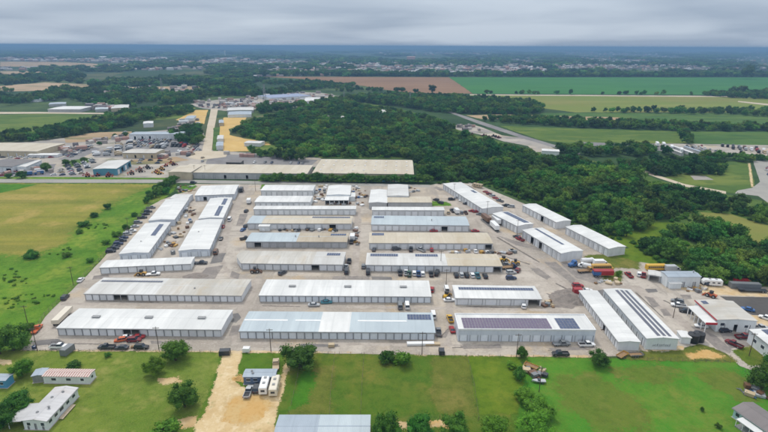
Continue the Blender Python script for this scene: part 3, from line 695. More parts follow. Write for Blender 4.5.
# ---- woodland
def world_poly(px): return [(G(*p).x, G(*p).y) for p in px]
def scatter(px, spacing, seed, jitter=0.45, keep=None):
    rnd = random.Random(seed); poly = world_poly(px) if px and abs(px[0][0]) < 5000 else px
    x0, x1 = min(p[0] for p in poly), max(p[0] for p in poly); y0, y1 = min(p[1] for p in poly), max(p[1] for p in poly)
    out = []; y = y0
    while y < y1:
        x = x0
        while x < x1:
            a, b = x + rnd.uniform(-jitter, jitter) * spacing, y + rnd.uniform(-jitter, jitter) * spacing
            if inside(a, b, poly) and (keep is None or keep(a, b)): out.append((a, b))
            x += spacing
        y += spacing
    return out
WOOD = [
 [(231, 132), (262, 121), (300, 112), (347, 103), (375, 109), (424, 119), (446, 126), (459, 136), (491, 146), (528, 155), (556, 161), (576, 163), (600, 166), (622, 173), (658, 188), (700, 199), (736, 204), (800, 216), (800, 226), (768, 226), (730, 214), (704, 212), (690, 222), (655, 222), (644, 230), (624, 239), (588, 231), (545, 208), (518, 196), (492, 186), (472, 181.5), (438, 183), (424, 179), (414, 163), (413, 158), (320, 157.5), (300, 157), (274, 147), (244, 137)],
 [(638, 246), (650, 241), (684, 234), (712, 227), (740, 239), (752, 248), (800, 256), (800, 288), (740, 283), (708, 283), (690, 274), (668, 264), (650, 255)],
 [(616, 164), (640, 161), (700, 162), (726, 168), (722, 175), (690, 175), (660, 177), (634, 169)],
 [(690, 158), (768, 159), (800, 159), (800, 162), (720, 162)],
 [(250, 152), (262, 154), (308, 160), (300, 162), (262, 158)],
]
pts = []
holes = [world_poly(h) for h in ([(560, 205), (580, 203), (590, 210), (570, 213)], [(668, 212), (690, 215), (686, 221), (664, 217)])]
for i, w in enumerate(WOOD):
    pts += scatter(w, 6.6 if i != 1 else 5.6, 31 + i, 0.5, lambda a, b: noise.noise(Vector((a, b, 0)) / 55) > -0.55 and not any(inside(a, b, h) for h in holes))
def in_view(p, mx=10):
    u, v = P((p[0], p[1], 4)); return -mx < u < W + mx and 0 < v < H + mx
pts.sort(key=lambda p: p[0]**2 + p[1]**2)
vis = [p for p in pts if in_view(p)]
near = set(vis[:290])
rest = [p for p in pts if p not in near]
def wood_size(p):
    q = noise.noise(Vector((p[0], p[1], 3)) / 70)
    return 4.3 + 1.5 * q
rw = random.Random(77)
for p in vis[:290]:
    s = wood_size(p) * rw.choice((rw.uniform(0.62, 0.95), rw.uniform(0.85, 1.25), rw.uniform(0.85, 1.45)))
    t = tree_at(Vector((p[0], p[1], 0.02)), s, rw.uniform(0.0, 0.22), WOODC, 'woodland_tree', 'dark leafy tree on the near side of the woodland right of the yard', 'woodland trees nearest the yard')

def instancer(name, pts, meshes, trunk=None):
    """points with attributes -> one object that carries real tree meshes on its points"""
    me = bpy.data.meshes.new(name); me.from_pydata([(p[0], p[1], p[2]) for p in pts], [], [])
    a = me.attributes.new('idx', 'INT', 'POINT'); a.data.foreach_set('value', [i % len(meshes) for i in range(len(pts))])
    s = me.attributes.new('sc', 'FLOAT_VECTOR', 'POINT'); s.data.foreach_set('vector', [c for p in pts for c in p[3]])
    r = me.attributes.new('rz', 'FLOAT_VECTOR', 'POINT'); r.data.foreach_set('vector', [c for p in pts for c in (0, 0, p[4])])
    o = link(name, me)
    ng = bpy.data.node_groups.new(name, 'GeometryNodeTree')
    ng.interface.new_socket('Geometry', in_out='INPUT', socket_type='NodeSocketGeometry')
    ng.interface.new_socket('Geometry', in_out='OUTPUT', socket_type='NodeSocketGeometry')
    N, L = ng.nodes, ng.links
    gi, go = N.new('NodeGroupInput'), N.new('NodeGroupOutput')
    join = N.new('GeometryNodeJoinGeometry')
    def attr(nm, t):
        n = N.new('GeometryNodeInputNamedAttribute'); n.data_type = t; n.inputs['Name'].default_value = nm; return n.outputs['Attribute']
    ix, sc, rz = attr('idx', 'INT'), attr('sc', 'FLOAT_VECTOR'), attr('rz', 'FLOAT_VECTOR')
    e2r = N.new('FunctionNodeEulerToRotation'); L.new(rz, e2r.inputs[0])
    for k, host in enumerate(meshes):
        oi = N.new('GeometryNodeObjectInfo'); oi.transform_space = 'ORIGINAL'; oi.inputs['Object'].default_value = host
        ip = N.new('GeometryNodeInstanceOnPoints')
        cmpn = N.new('FunctionNodeCompare'); cmpn.data_type = 'INT'; cmpn.operation = 'EQUAL'
        L.new(ix, cmpn.inputs['A'] if 'A' in cmpn.inputs else cmpn.inputs[2]); 
        for sck in cmpn.inputs:
            if sck.name == 'B' and sck.type == 'INT': sck.default_value = k
            if sck.name == 'A' and sck.type == 'INT': L.new(ix, sck)
        L.new(gi.outputs[0], ip.inputs['Points']); L.new(cmpn.outputs[0], ip.inputs['Selection'])
        L.new(oi.outputs['Geometry'], ip.inputs['Instance']); L.new(e2r.outputs[0], ip.inputs['Rotation']); L.new(sc, ip.inputs['Scale'])
        L.new(ip.outputs[0], join.inputs[0])
    L.new(join.outputs[0], go.inputs[0])
    md = o.modifiers.new('scatter', 'NODES'); md.node_group = ng
    o['kind'] = 'stuff'; return o
HOSTS = []
for c in WOODC:
    HOSTS.append(next(o for o in bpy.data.objects if o.type == 'MESH' and o.data == c))
def grow(pts, lo, hi, seed, zk=1.0, lift=0.12):
    rnd = random.Random(seed); out = []
    for p in pts:
        s = (wood_size(p) if lo is None else rnd.uniform(lo, hi)) * (rnd.choice((rnd.uniform(0.6, .95), rnd.uniform(0.8, 1.5))) if lo is None else 1)
        out.append((p[0], p[1], s * lift * zk, (s, s * rnd.uniform(.85, 1.15), s * zk * rnd.uniform(.85, 1.15)), rnd.uniform(0, 6.28)))
    return out
o = instancer('woodland', grow(rest, None, None, 5), HOSTS); tag(o, 'dense green woodland stretching behind and right of the business park', 'woodland')
BELTS = [ # polygon, spacing, size range
 ([(-30, 136), (20, 136), (57, 129), (95, 122), (125, 113), (192, 109), (192, 114), (150, 120), (126, 128), (96, 133), (64, 138), (30, 142), (-30, 144)], 8.5, 4, 6),
 ([(165, 137), (186, 129), (200, 127), (203, 130), (200, 146), (186, 146)], 8.5, 4, 5.5),
 ([(-30, 92), (30, 92), (110, 90), (200, 94), (262, 92), (310, 88), (330, 90), (300, 93), (258, 97), (212, 99), (188, 104), (140, 108), (96, 107), (70, 99), (20, 104), (-30, 110)], 12, 5, 8),
 ([(255, 109), (300, 107), (347, 99), (400, 96), (410, 97), (480, 100), (530, 104), (545, 110), (540, 114), (520, 115), (446, 114), (400, 107), (347, 102), (262, 114)], 10, 5, 7.5),
 ([(290, 79.6), (352, 85), (386, 91), (372, 93), (330, 92), (300, 88), (262, 84), (200, 82), (130, 84), (100, 80), (160, 77), (250, 77)], 13, 4, 6),
 ([(500, 121), (560, 121), (640, 124), (690, 127), (800, 129), (800, 132), (690, 131.5), (640, 130), (560, 127), (505, 124)], 9, 4, 6),
 ([(676, 130), (684, 131), (693, 143), (690, 146), (680, 140)], 9, 4, 5),
 ([(576, 112), (640, 111.5), (720, 111.5), (800, 112), (800, 119), (720, 115), (640, 113.5)], 11, 4, 6),
 ([(700, 95.5), (768, 93), (800, 94), (800, 101), (744, 99)], 11, 5, 7),
 ([(480, 120), (520, 118), (560, 119.5), (556, 122), (490, 122.5)], 9, 4, 5),
 ([(0, 79), (60, 76.5), (90, 78), (50, 81.5), (0, 84)], 16, 7, 10),
 ([(545, 150), (576, 148), (600, 150), (640, 147), (660, 152), (690, 155), (640, 157), (600, 157), (560, 156)], 9, 4, 5.5),
 ([(256, 75.2), (330, 74.6), (449, 76.2), (560, 76.2), (800, 75.8), (800, 77.2), (449, 77.0), (330, 76.2), (256, 76.6)], 16, 7, 11),
]
bp = []
for i, (poly, sp, lo, hi) in enumerate(BELTS):
    bp += grow(scatter(poly, sp, 90 + i, 0.5, (lambda a, b: noise.noise(Vector((a, b, 4)) / 90) > -0.12) if i in (2, 4) else None), lo, hi, 40 + i)
rnd = random.Random(4)
for i in range(26):      # single trees along the far road and the field edges
    for (ax, ay, bx, by) in ((474, 94.3, 745, 96.0),):
        t = rnd.random(); q = G(ax + (bx - ax) * t, ay + (by - ay) * t); s = rnd.uniform(4, 7)
        bp.append((q.x, q.y, s * .25, (s, s, s), rnd.random() * 6))
for (x, y, s) in ((432, 93.5, 11), (402, 92.6, 9), (397, 92.8, 8), (416, 93.4, 7), (746, 79, 26), (733, 94.5, 11), (741, 95, 12)):
    q = G(x, y); bp.append((q.x, q.y, s * .2, (s, s, s * .9), x))
o = instancer('tree_belt', bp, HOSTS); tag(o, 'belts of trees between the far fields and lots', 'woodland')
# the wooded plain towards the horizon
fp = []; rnd = random.Random(12)
def far_keep(a, b):
    u, v = P((a, b, 0))
    if 255 < u < 800 and 76.5 < v < 96: return False
    return noise.noise(Vector((a, b, 5)) / (180 + b * 0.08)) + 0.5 * noise.noise(Vector((a, b, 9)) / (60 + b * 0.03)) > 0.0
for (ylo, yhi, sp, s0, s1, zk) in ((1150, 2200, 34, 9, 20, 0.62), (2200, 4200, 60, 14, 36, 0.42), (4200, 9000, 130, 34, 80, 0.20), (9000, 22000, 420, 110, 240, 0.09)):
    y = ylo
    while y < yhi:
        x = -0.80 * y
        while x < 0.80 * y:
            a, b = x + rnd.uniform(-.5, .5) * sp, y + rnd.uniform(-.5, .5) * sp
            u, v = P((a, b, 0))
            ok = far_keep(a, b)
            if ok and v > 73 and u < 255 and any(inside(u, v, q) for q in ([(0,71.5),(50,71),(74,74),(30,77),(0,78)], [(-20,88),(12,85),(45,82.5),(85,84),(92,87),(70,89.5),(30,91),(-20,92)], [(110,87.5),(200,86),(205,92),(120,93)])): ok = False
            if ok and 60.5 < v < 68.5 and u < 130: ok = False
            if ok and v > 97 and not (u < 190 and v < 104): ok = False
            if ok:
                s = rnd.uniform(s0, s1); fp.append((a, b, -0.1 * s * zk, (s, s, s * zk), rnd.uniform(0, 6.28)))
            x += sp
        y += sp
o = instancer('distant_woods', fp, HOSTS); tag(o, 'blue-green wooded plain reaching to the horizon', 'woodland')
up = []
ru = random.Random(61)
for i, w in enumerate(WOOD[:3]):
    grown = [(384 + (x - 384) * 1.0, y) for x, y in w]
    for (a, b) in scatter(w, 5.5, 300 + i, 0.5):
        if b > 520: continue
        sz = ru.uniform(1.0, 2.3); up.append((a, b, -0.1 * sz, (sz * 1.2, sz * 1.2, sz * ru.uniform(.7, 1.2)), ru.uniform(0, 6.28)))
EDGE = [[(440, 184), (472, 182.5), (492, 187), (518, 197), (545, 209), (588, 232), (624, 240)], [(638, 248), (650, 256), (668, 265), (690, 275), (708, 284), (740, 284), (800, 289)], [(640, 245), (684, 234), (712, 227), (752, 248)]]
for ed in EDGE:
    for p0, p1 in zip(ed, ed[1:]):
        A, B_ = G(*p0), G(*p1); n = int((B_ - A).length / 2.6)
        for k in range(n):
            q = A.lerp(B_, k / n) + Vector((ru.gauss(0, 1.2), ru.gauss(0.6, 1.2), 0)); sz = ru.uniform(0.7, 2.2)
            up.append((q.x, q.y, -0.1 * sz, (sz * 1.2, sz * 1.1, sz * ru.uniform(.7, 1.2)), ru.uniform(0, 6.28)))
UH = [next(o for o in bpy.data.objects if o.type == 'MESH' and o.data == c) for c in SHRUBB[:1] + SHRUB]
o = instancer('undergrowth', up, UH); tag(o, 'low green undergrowth filling the edge of the woodland', 'undergrowth')
# loose weeds and low bushes in the field west of the yard
wp = scatter([(168, 186), (160, 198), (123, 235), (102, 257), (74, 287), (44, 316), (26, 346), (-40, 348), (-40, 262), (40, 258), (70, 246), (82, 230), (100, 214), (124, 200), (146, 190)], 3.4, 55, 0.5, lambda a, b: noise.noise(Vector((a, b, 2)) / 18) > 0.28)
wpts = []
for (a, b) in wp:
    s = random.uniform(0.3, 0.8) * (1.7 if random.random() < .08 else 1); wpts.append((a, b, -0.1 * s, (s * 1.3, s * 1.3, s * 0.8), random.uniform(0, 6)))
SH_HOST = [next(o for o in bpy.data.objects if o.type == 'MESH' and o.data == c) for c in SHRUBB]
o = instancer('weeds', wpts, SH_HOST); tag(o, 'tall weeds and low bushes scattered over the field west of the yard', 'weeds')

# ------------------------------------------------------------------ buildings
def metal_roof(name, base, stain, amt, rust=None, ramt=0.0):
    ly = [(0.10, stain, 0.40, 0.64, amt, (1.0, 0.18, 1)), (0.6, stain, 0.46, 0.7, amt * 0.7, (1.0, 0.10, 1)), (0.05, stain, 0.5, 0.7, amt * 0.8)]
    if rust: ly.append((0.14, rust, 0.52, 0.70, ramt, (0.8, 0.3, 1)))
    ly.append((0.052, tuple(x * .80 for x in stain[:3]) + (1,), 0.97, 0.99, 0.22, (1, 0, 0), 'stripe'))
    return layered(name, base, ly, rough=0.55, spec=0.3, coord='object', bump=(1.05, 0.35, 0.05, (1, 0.0, 0.0), 'stripe'))
RM = {
 'white': metal_roof('roof_white', rgb(228, 229, 228), rgb(200, 202, 202), 0.8),
 'white2': metal_roof('roof_white_aged', rgb(214, 215, 214), rgb(186, 185, 182), 0.85),
 'grey': metal_roof('roof_galvanised', rgb(188, 200, 206), rgb(170, 182, 190), 0.8),
 'stained': metal_roof('roof_stained', rgb(206, 204, 199), rgb(174, 170, 161), 0.85, rgb(180, 163, 136), 0.6),
 'beige': metal_roof('roof_beige', rgb(204, 196, 180), rgb(186, 176, 156), 0.8, rgb(170, 150, 118), 0.4),
 'beige2': metal_roof('roof_beige_dark', rgb(190, 180, 162), rgb(170, 158, 138), 0.8, rgb(156, 138, 110), 0.5),
 'house': metal_roof('roof_shingle', rgb(132, 126, 126), rgb(116, 110, 110), 0.8),
 'homegrey': metal_roof('roof_home', rgb(206, 206, 208), rgb(172, 172, 174), 0.8, rgb(160, 132, 112), 0.35),
 'bluegrey': metal_roof('roof_blue_grey', rgb(168, 180, 192), rgb(150, 162, 174), 0.7),
 'dark': metal_roof('roof_dark', rgb(120, 116, 116), rgb(102, 98, 98), 0.7),
}
def wallmat(name, base, dirt):
    return layered(name, base, [(0.4, dirt, 0.42, 0.66, 0.55, (1, 1, 0.3)), (2.0, dirt, 0.5, 0.72, 0.4, (1, 1, 0.2))], rough=0.6, spec=0.3, coord='object', bump=(1.6, 0.3, 0.04, (1, 1, 0), 'stripe'))
WM = {
 'pale': wallmat('wall_pale', rgb(220, 223, 227), rgb(196, 199, 204)),
 'white': wallmat('wall_white', rgb(224, 230, 234), rgb(204, 208, 210)),
 'blue': wallmat('wall_blue_grey', rgb(206, 214, 224), rgb(184, 192, 204)),
 'grey': wallmat('wall_grey', rgb(184, 186, 188), rgb(160, 160, 160)),
 'tan': wallmat('wall_tan', rgb(198, 186, 160), rgb(176, 164, 140)),
 'teal': wallmat('wall_teal', rgb(88, 148, 172), rgb(78, 130, 152)),
 'sky': wallmat('wall_sky', rgb(92, 158, 200), rgb(82, 140, 180)),
 'aqua': wallmat('wall_aqua', rgb(176, 208, 212), rgb(160, 190, 196)),
 'navy': wallmat('wall_navy', rgb(98, 116, 146), rgb(84, 98, 122)),
 'dark': wallmat('wall_dark', rgb(96, 94, 92), rgb(80, 78, 76)),
 'weathered': wallmat('wall_weathered', rgb(146, 148, 146), rgb(110, 110, 108)),
}
DOOR = {
 'pale': layered('door_pale', rgb(226, 229, 234), [(0.8, rgb(206, 210, 216), 0.45, 0.7, 0.6)], rough=0.5, coord='object', rand=0.11),
 'white': layered('door_white', rgb(230, 234, 238), [(0.8, rgb(210, 214, 218), 0.45, 0.7, 0.6)], rough=0.5, coord='object', rand=0.11),
 'blue': layered('door_blue', rgb(222, 229, 237), [(0.8, rgb(202, 210, 220), 0.45, 0.7, 0.6)], rough=0.5, coord='object', rand=0.11),
 'grey': layered('door_grey', rgb(178, 180, 184), [(0.8, rgb(156, 158, 162), 0.45, 0.7, 0.6)], rough=0.5, coord='object', rand=0.13),
}
JAMB = layered('jamb', rgb(96, 98, 104), [(1.0, rgb(76, 78, 82), 0.4, 0.7, 0.6)], rough=0.7)
SLAB = layered('slab', rgb(170, 164, 156), [(0.5, rgb(140, 134, 126), 0.45, 0.7, 0.6)], rough=0.9)
TRIM = layered('trim_white', rgb(234, 236, 238), [(0.5, rgb(210, 212, 214), 0.45, 0.7, 0.6)], rough=0.5)
RED = layered('trim_red', rgb(186, 42, 52), rough=0.5)
GLASS = layered('window_glass', rgb(52, 62, 74), rough=0.12, spec=0.6)
DARKM = layered('dark_metal', rgb(66, 66, 70), [(1.0, rgb(50, 50, 54), 0.4, 0.7, 0.6)], rough=0.6)
VENT = layered('vent_metal', rgb(150, 152, 154), [(1.0, rgb(120, 120, 120), 0.4, 0.7, 0.6)], rough=0.5)
def cell_mat(name, a, b):
    return layered(name, a, [(0.35, b, 0.4, 0.65, 0.8)], rough=0.18, spec=0.6, coord='object')
PV = {'blue': cell_mat('pv_blue', rgb(66, 78, 108), rgb(78, 92, 124)), 'purple': cell_mat('pv_purple', rgb(104, 92, 116), rgb(112, 98, 118)), 'dark': cell_mat('pv_dark', rgb(84, 88, 104), rgb(96, 98, 112))}
PVF = layered('pv_frame', rgb(150, 152, 160), rough=0.4, metallic=0.4)

def frame_of(px, h):
    p = [G(x, y, h) for x, y in px]
    u = (p[1] - p[0]) + (p[2] - p[3]); w = (p[3] - p[0]) + (p[2] - p[1])
    Lu, Lw = u.length / 2, w.length / 2
    c = sum(p, Vector()) / 4
    if Lu >= Lw:
        X = u.normalized(); Y = Vector((-X.y, X.x, 0)); L, D = Lu, abs(w.dot(Y)) / 2; turned = False
    else:
        X = w.normalized(); Y = Vector((-X.y, X.x, 0)); L, D = Lw, abs(u.dot(Y)) / 2; turned = True
    return Vector((c.x, c.y, 0)), math.atan2(X.y, X.x), L, D, X, Y, turned

class Building: pass
def side_wall(mb, S, h, t, bays, ow, oh, thick=0.22):
    """one straight wall in its own frame: runs along s from -S/2 to S/2, outside at d = 0, going inwards; returns opening centres"""
    boxes, ops = [], []
    if not bays:
        boxes.append((-S/2, S/2, 0, h))
    else:
        pitch = S / bays; gap = pitch - ow; x = -S/2
        for i in range(bays):
            c = -S/2 + pitch * (i + .5)
            boxes.append((x, c - ow/2, 0, h)); x = c + ow/2; ops.append(c)
            boxes.append((c - ow/2, c + ow/2, oh, h))
        boxes.append((x, S/2, 0, h))
    return boxes, ops
def shed(name, label, px, h=3.2, rise=0.45, roof='white', wall='pale', doors=None, sections=None, solar=(), vents=0, cat='warehouse', group=None,
         overhang=0.25, flat=False, open_bays=None, door='pale', windows=None, chamfer=0.0, ridge_strip=None, mono=False, stacks=()):
    """doors: {side: (bays, opening width share, opening height)}; sides are y- y+ x- x+ in the shed's own frame"""
    c, rz, L, D, X, Y, turned = frame_of(px, h)
    root = link(name, None, None, c, rz); root.empty_display_size = 1
    tag(root, label, cat, group)
    doors = doors or {}; open_bays = open_bays or {}
    wm = MB(); th = 0.22
    def zr(y): # roof underside height at y
        if flat: return h
        if mono: return h + rise * (y / D + 0.5)
        return h + rise * (1 - abs(y) / (D / 2))
    sides = {'y-': (L, (0, -D/2), 0), 'x+': (D - 2*th, (L/2, 0), 90), 'y+': (L, (0, D/2), 180), 'x-': (D - 2*th, (-L/2, 0), 270)}
    dl = []
    for sd, (S, o, ang) in sides.items():
        bays, share, oh = doors.get(sd, (0, 0, 0))
        ow = S / bays * share if bays else 0
        boxes, ops = side_wall(wm, S, h, 0, bays, ow, oh)
        ca, sa = round(math.cos(R(ang))), round(math.sin(R(ang)))
        tr = lambda s, d: (o[0] + ca * s - sa * d, o[1] + sa * s + ca * d)
        for (a, b, z0, z1) in boxes:
            if b - a < 0.01: continue
            q = [tr(a, 0), tr(b, 0), tr(b, th), tr(a, th)]
            wm.hexa([(x, y, z0) for x, y in q] + [(x, y, z1) for x, y in q])
        for i, s in enumerate(ops): dl.append((sd, i, tr(s, 0.10), R(ang), ow, oh))
        if windows and sd in windows:
            for (s, z, ww, wh) in windows[sd]:
                g = MB(); g.box(-ww/2, ww/2, -0.03, 0.05, -wh/2, wh/2, 0); g.box(-ww/2-.08, ww/2+.08, -0.06, 0.0, -wh/2-.1, -wh/2, 1); g.box(-ww/2-.08, ww/2+.08, -0.06, 0.0, wh/2, wh/2+.08, 1)
                x, y = tr(s * S / 2, -0.004)
                link('window', g.mesh('window', [GLASS, TRIM]), root, (x, y, z), R(ang))
    if not flat and not mono:
        for sx in (-1, 1):
            x0, x1 = sorted((sx * L/2, sx * (L/2 - th)))
            k = len(wm.v)
            wm.v += [(x0, -D/2, h), (x0, D/2, h), (x0, 0, h + rise), (x1, -D/2, h), (x1, D/2, h), (x1, 0, h + rise)]
            for f in ((0, 2, 1), (3, 4, 5), (0, 3, 5, 2), (1, 2, 5, 4), (0, 1, 4, 3)): wm.f.append(tuple(k + i for i in f)); wm.m.append(0)
    elif mono:
        for sx in (-1, 1):
            x0, x1 = sorted((sx * L/2, sx * (L/2 - th)))
            wm.hexa([(x0, -D/2, h - .01), (x1, -D/2, h - .01), (x1, D/2, h - .01), (x0, D/2, h - .01), (x0, -D/2, h), (x1, -D/2, h), (x1, D/2, h + rise), (x0, D/2, h + rise)])
        wm.box(-L/2, L/2, D/2 - th, D/2, h, h + rise - .02)
    link('wall', wm.mesh('wall', [WM[wall]]), root)
    sm = MB(); sm.box(-L/2 - .25, L/2 + .25, -D/2 - .25, D/2 + .25, -0.1, 0.10)
    link('slab', sm.mesh('slab', [SLAB]), root)
    # doors share one mesh for each size
    cache = {}
    for (sd, i, (x, y), ang, ow, oh) in dl:
        if i in open_bays.get(sd, ()): 
            continue
        key = (round(ow, 2), oh)
        if key not in cache:
            d = MB(); n = 4
            d.box(-ow/2 + .10, ow/2 - .10, 0.02, 0.07, 0.10, oh, 0)
            for k in range(n): d.box(-ow/2 + .12, ow/2 - .12, -0.01, 0.02, 0.14 + k * (oh - .2) / n, 0.14 + (k + .86) * (oh - .2) / n, 0)
            d.box(-ow/2, -ow/2 + .10, -0.13, 0.07, 0.10, oh, 1); d.box(ow/2 - .10, ow/2, -0.13, 0.07, 0.10, oh, 1)
            cache[key] = d.mesh('door', [DOOR[door], JAMB])
        link('door', cache[key], root, (x, y, 0), ang)
    # roof
    oh_ = overhang; t = 0.12
    secs = sections or [(0, 1, roof)]
    for (f0, f1, rm) in secs:
        a, b = -L/2 - oh_ + (L + 2*oh_) * f0, -L/2 - oh_ + (L + 2*oh_) * f1
        rb = MB()
        if flat:
            rb.box(a, b, -D/2 - oh_, D/2 + oh_, h, h + t)
        elif mono:
            s = rise / D
            y0, y1 = -D/2 - oh_, D/2 + oh_; z0, z1 = h - s * oh_ + .003, h + rise + s * oh_ + .003
            rb.hexa([(a, y0, z0), (b, y0, z0), (b, y1, z1), (a, y1, z1), (a, y0, z0 + t), (b, y0, z0 + t), (b, y1, z1 + t), (a, y1, z1 + t)])
        else:
            s = rise / (D/2); ye = D/2 + oh_; ze = h - s * oh_ + .004; zt = h + rise + .004
            for sy in (-1, 1):
                p = [(a, sy*ye, ze), (b, sy*ye, ze), (b, 0, zt), (a, 0, zt)]
                q = [(x, y, z + t) for x, y, z in p]
                if sy > 0: p, q = [p[1], p[0], p[3], p[2]], [q[1], q[0], q[3], q[2]]
                rb.hexa(p + q)
        link('roof', rb.mesh('roof', [RM[rm]]), root)
    rz_top = (h + t if flat else h + rise + t)
    if not flat and not mono:
        rc = MB(); rc.hexa([(-L/2 - oh_, -.22, rz_top - .01), (L/2 + oh_, -.22, rz_top - .01), (L/2 + oh_, .22, rz_top - .01), (-L/2 - oh_, .22, rz_top - .01),
                            (-L/2 - oh_, -.06, rz_top + .06), (L/2 + oh_, -.06, rz_top + .06), (L/2 + oh_, .06, rz_top + .06), (-L/2 - oh_, .06, rz_top + .06)])
        if ridge_strip:
            rc = MB()
            for (f0, f1) in ridge_strip: rc.box(-L/2 + L*f0, -L/2 + L*f1, -.45, .45, rz_top - .06, rz_top + .05)
        link('ridge_cap', rc.mesh('ridge_cap', [TRIM if ridge_strip else RM[secs[0][2]]]), root)
    if flat:
        pr = MB(); ph = 0.35; z0, z1 = h + t, h + t + ph; e = 0.3
        pr.box(-L/2-oh_, L/2+oh_, -D/2-oh_, -D/2-oh_+e, z0-.3, z1); pr.box(-L/2-oh_, L/2+oh_, D/2+oh_-e, D/2+oh_, z0-.3, z1)
        pr.box(-L/2-oh_, -L/2-oh_+e, -D/2-oh_+e, D/2+oh_-e, z0-.3, z1); pr.box(L/2+oh_-e, L/2+oh_, -D/2-oh_+e, D/2+oh_-e, z0-.3, z1)
        link('parapet', pr.mesh('parapet', [TRIM]), root)
    # gutters along the eaves
    if not flat and not mono and D > 6:
        gb = MB()
        for sy in (-1, 1): gb.box(-L/2 - oh_, L/2 + oh_, sy * (D/2 + oh_ + .01) if sy > 0 else -(D/2 + oh_ + .15), sy * (D/2 + oh_ + .01) + (.14 if sy > 0 else 0), h - .22, h - .04)
        link('gutter', gb.mesh('gutter', [VENT]), root)
    for k in range(vents):
        v = MB(); x = -L/2 + L * (k + .5) / vents + 0.6
        v.box(x - 1.3, x + 1.3, -.55, .55, rz_top + .0, rz_top + .34); v.box(x - 1.5, x + 1.5, -.75, .75, rz_top + .34, rz_top + .42)
        link('ridge_vent', v.mesh('ridge_vent', [VENT]), root)
    for (fx, fy, hh) in stacks:
        v = MB(); x, y = fx * L / 2, fy * D / 2; z = zr(y)
        v.tube((x, y, z - .1), (x, y, z + hh), 0.22, 0.22, 8); v.tube((x, y, z + hh), (x, y, z + hh + .25), 0.42, 0.10, 8)
        link('roof_vent', v.mesh('roof_vent', [VENT]), root)
    inv = Matrix.Rotation(-rz, 3, 'Z')
    for (xa, ya, xb, yb, kind) in solar:   # two opposite photo corners of the array
        q = [inv @ (G(x, y, h + rise * 0.5 + t) - Vector((c.x, c.y, 0))) for x, y in ((xa, ya), (xb, yb))]
        x0, x1 = sorted((q[0].x, q[1].x)); y0, y1 = sorted((q[0].y, q[1].y))
        if kind[:2] == 'L:':      # shares of the half length and half width instead
            kind = kind[2:]; x0, x1 = sorted((xa * L/2, xb * L/2)); y0, y1 = sorted((ya * D/2, yb * D/2))
        x0, x1 = max(x0, -L/2 + .3), min(x1, L/2 - .3); y0, y1 = max(y0, -D/2 + .3), min(y1, D/2 - .3)
        pw, pl = 1.05, 1.75
        nx = max(1, int((x1 - x0) / pw)); ny = max(1, round((y1 - y0) / pl))
        sb = MB()
        for i in range(nx):
            for j in range(ny):
                a, b = x0 + (x1-x0)*i/nx + .025, x0 + (x1-x0)*(i+1)/nx - .025
                e, f = y0 + (y1-y0)*j/ny + .03, y0 + (y1-y0)*(j+1)/ny - .03
                if e < 0 < f and not flat and not mono:
                    if -e > f: f = -0.02
                    else: e = 0.02
                z = lambda y: zr(y) + t + .12
                pts = [(a, e, z(e)), (b, e, z(e)), (b, f, z(f)), (a, f, z(f))]
                sb.hexa([(x, y, w - .05) for x, y, w in pts] + pts, 1)
                k = .05; pts = [(a+k, e+k, z(e+k)+.004), (b-k, e+k, z(e+k)+.004), (b-k, f-k, z(f-k)+.004), (a+k, f-k, z(f-k)+.004)]
                sb.quad(pts, 0)
        o = link('solar_array', sb.mesh('solar_array', [PV[kind], PVF]), root); o['kind'] = 'stuff'
    B = Building(); B.root, B.L, B.D, B.h, B.zr, B.c, B.rz = root, L, D, h, zr, c, rz
    return B

def n_for(px, h, w, long=True):
    c, rz, L, D, X, Y, t = frame_of(px, h); return max(1, round((L if long else D) / w))
GB = 'long metal sheds of the business park'
ST = lambda px, h, w=2.9, share=.965, oh=2.82, side='y-': {side: (n_for(px, h, w), share, oh)}
# --- front row
q = [(58.3, 328), (221.7, 329.5), (231.7, 310.3), (78.3, 308.8)]
shed('storage_shed', 'white-roofed long shed at the front left with parked cars below it', q, 3.1, .4, 'white', 'pale', ST(q, 3.1), vents=3, open_bays={'y-': (8, 9)}, group=GB)
q = [(240.7, 331.2), (435, 332.5), (431.5, 313.2), (248.3, 311.7)]
shed('storage_shed', 'long front shed with grey-blue roof, white middle section and white ridge', q, 3.1, .4, 'grey', 'blue', ST(q, 3.1), door='blue',
     sections=[(0, .405, 'grey'), (.405, .562, 'white'), (.562, 1, 'grey')], vents=0, ridge_strip=[(0.0, .23), (.27, .405), (.60, .86)], solar=[(407, 314.3, 431.3, 320.2, 'blue')], group=GB)
q = [(458.3, 330), (595.8, 330.5), (584.2, 315.3), (455, 314.2)]
shed('storage_shed', 'front right shed whose white roof is covered by purple and blue solar panels', q, 4.7, .3, 'white', 'blue', {'y-': (13, .76, 2.7)}, flat=True, door='blue',
     solar=[(461, 317.6, 552.5, 328.6, 'purple'), (554, 318.0, 580.5, 328.6, 'blue')], group=GB, overhang=.1)
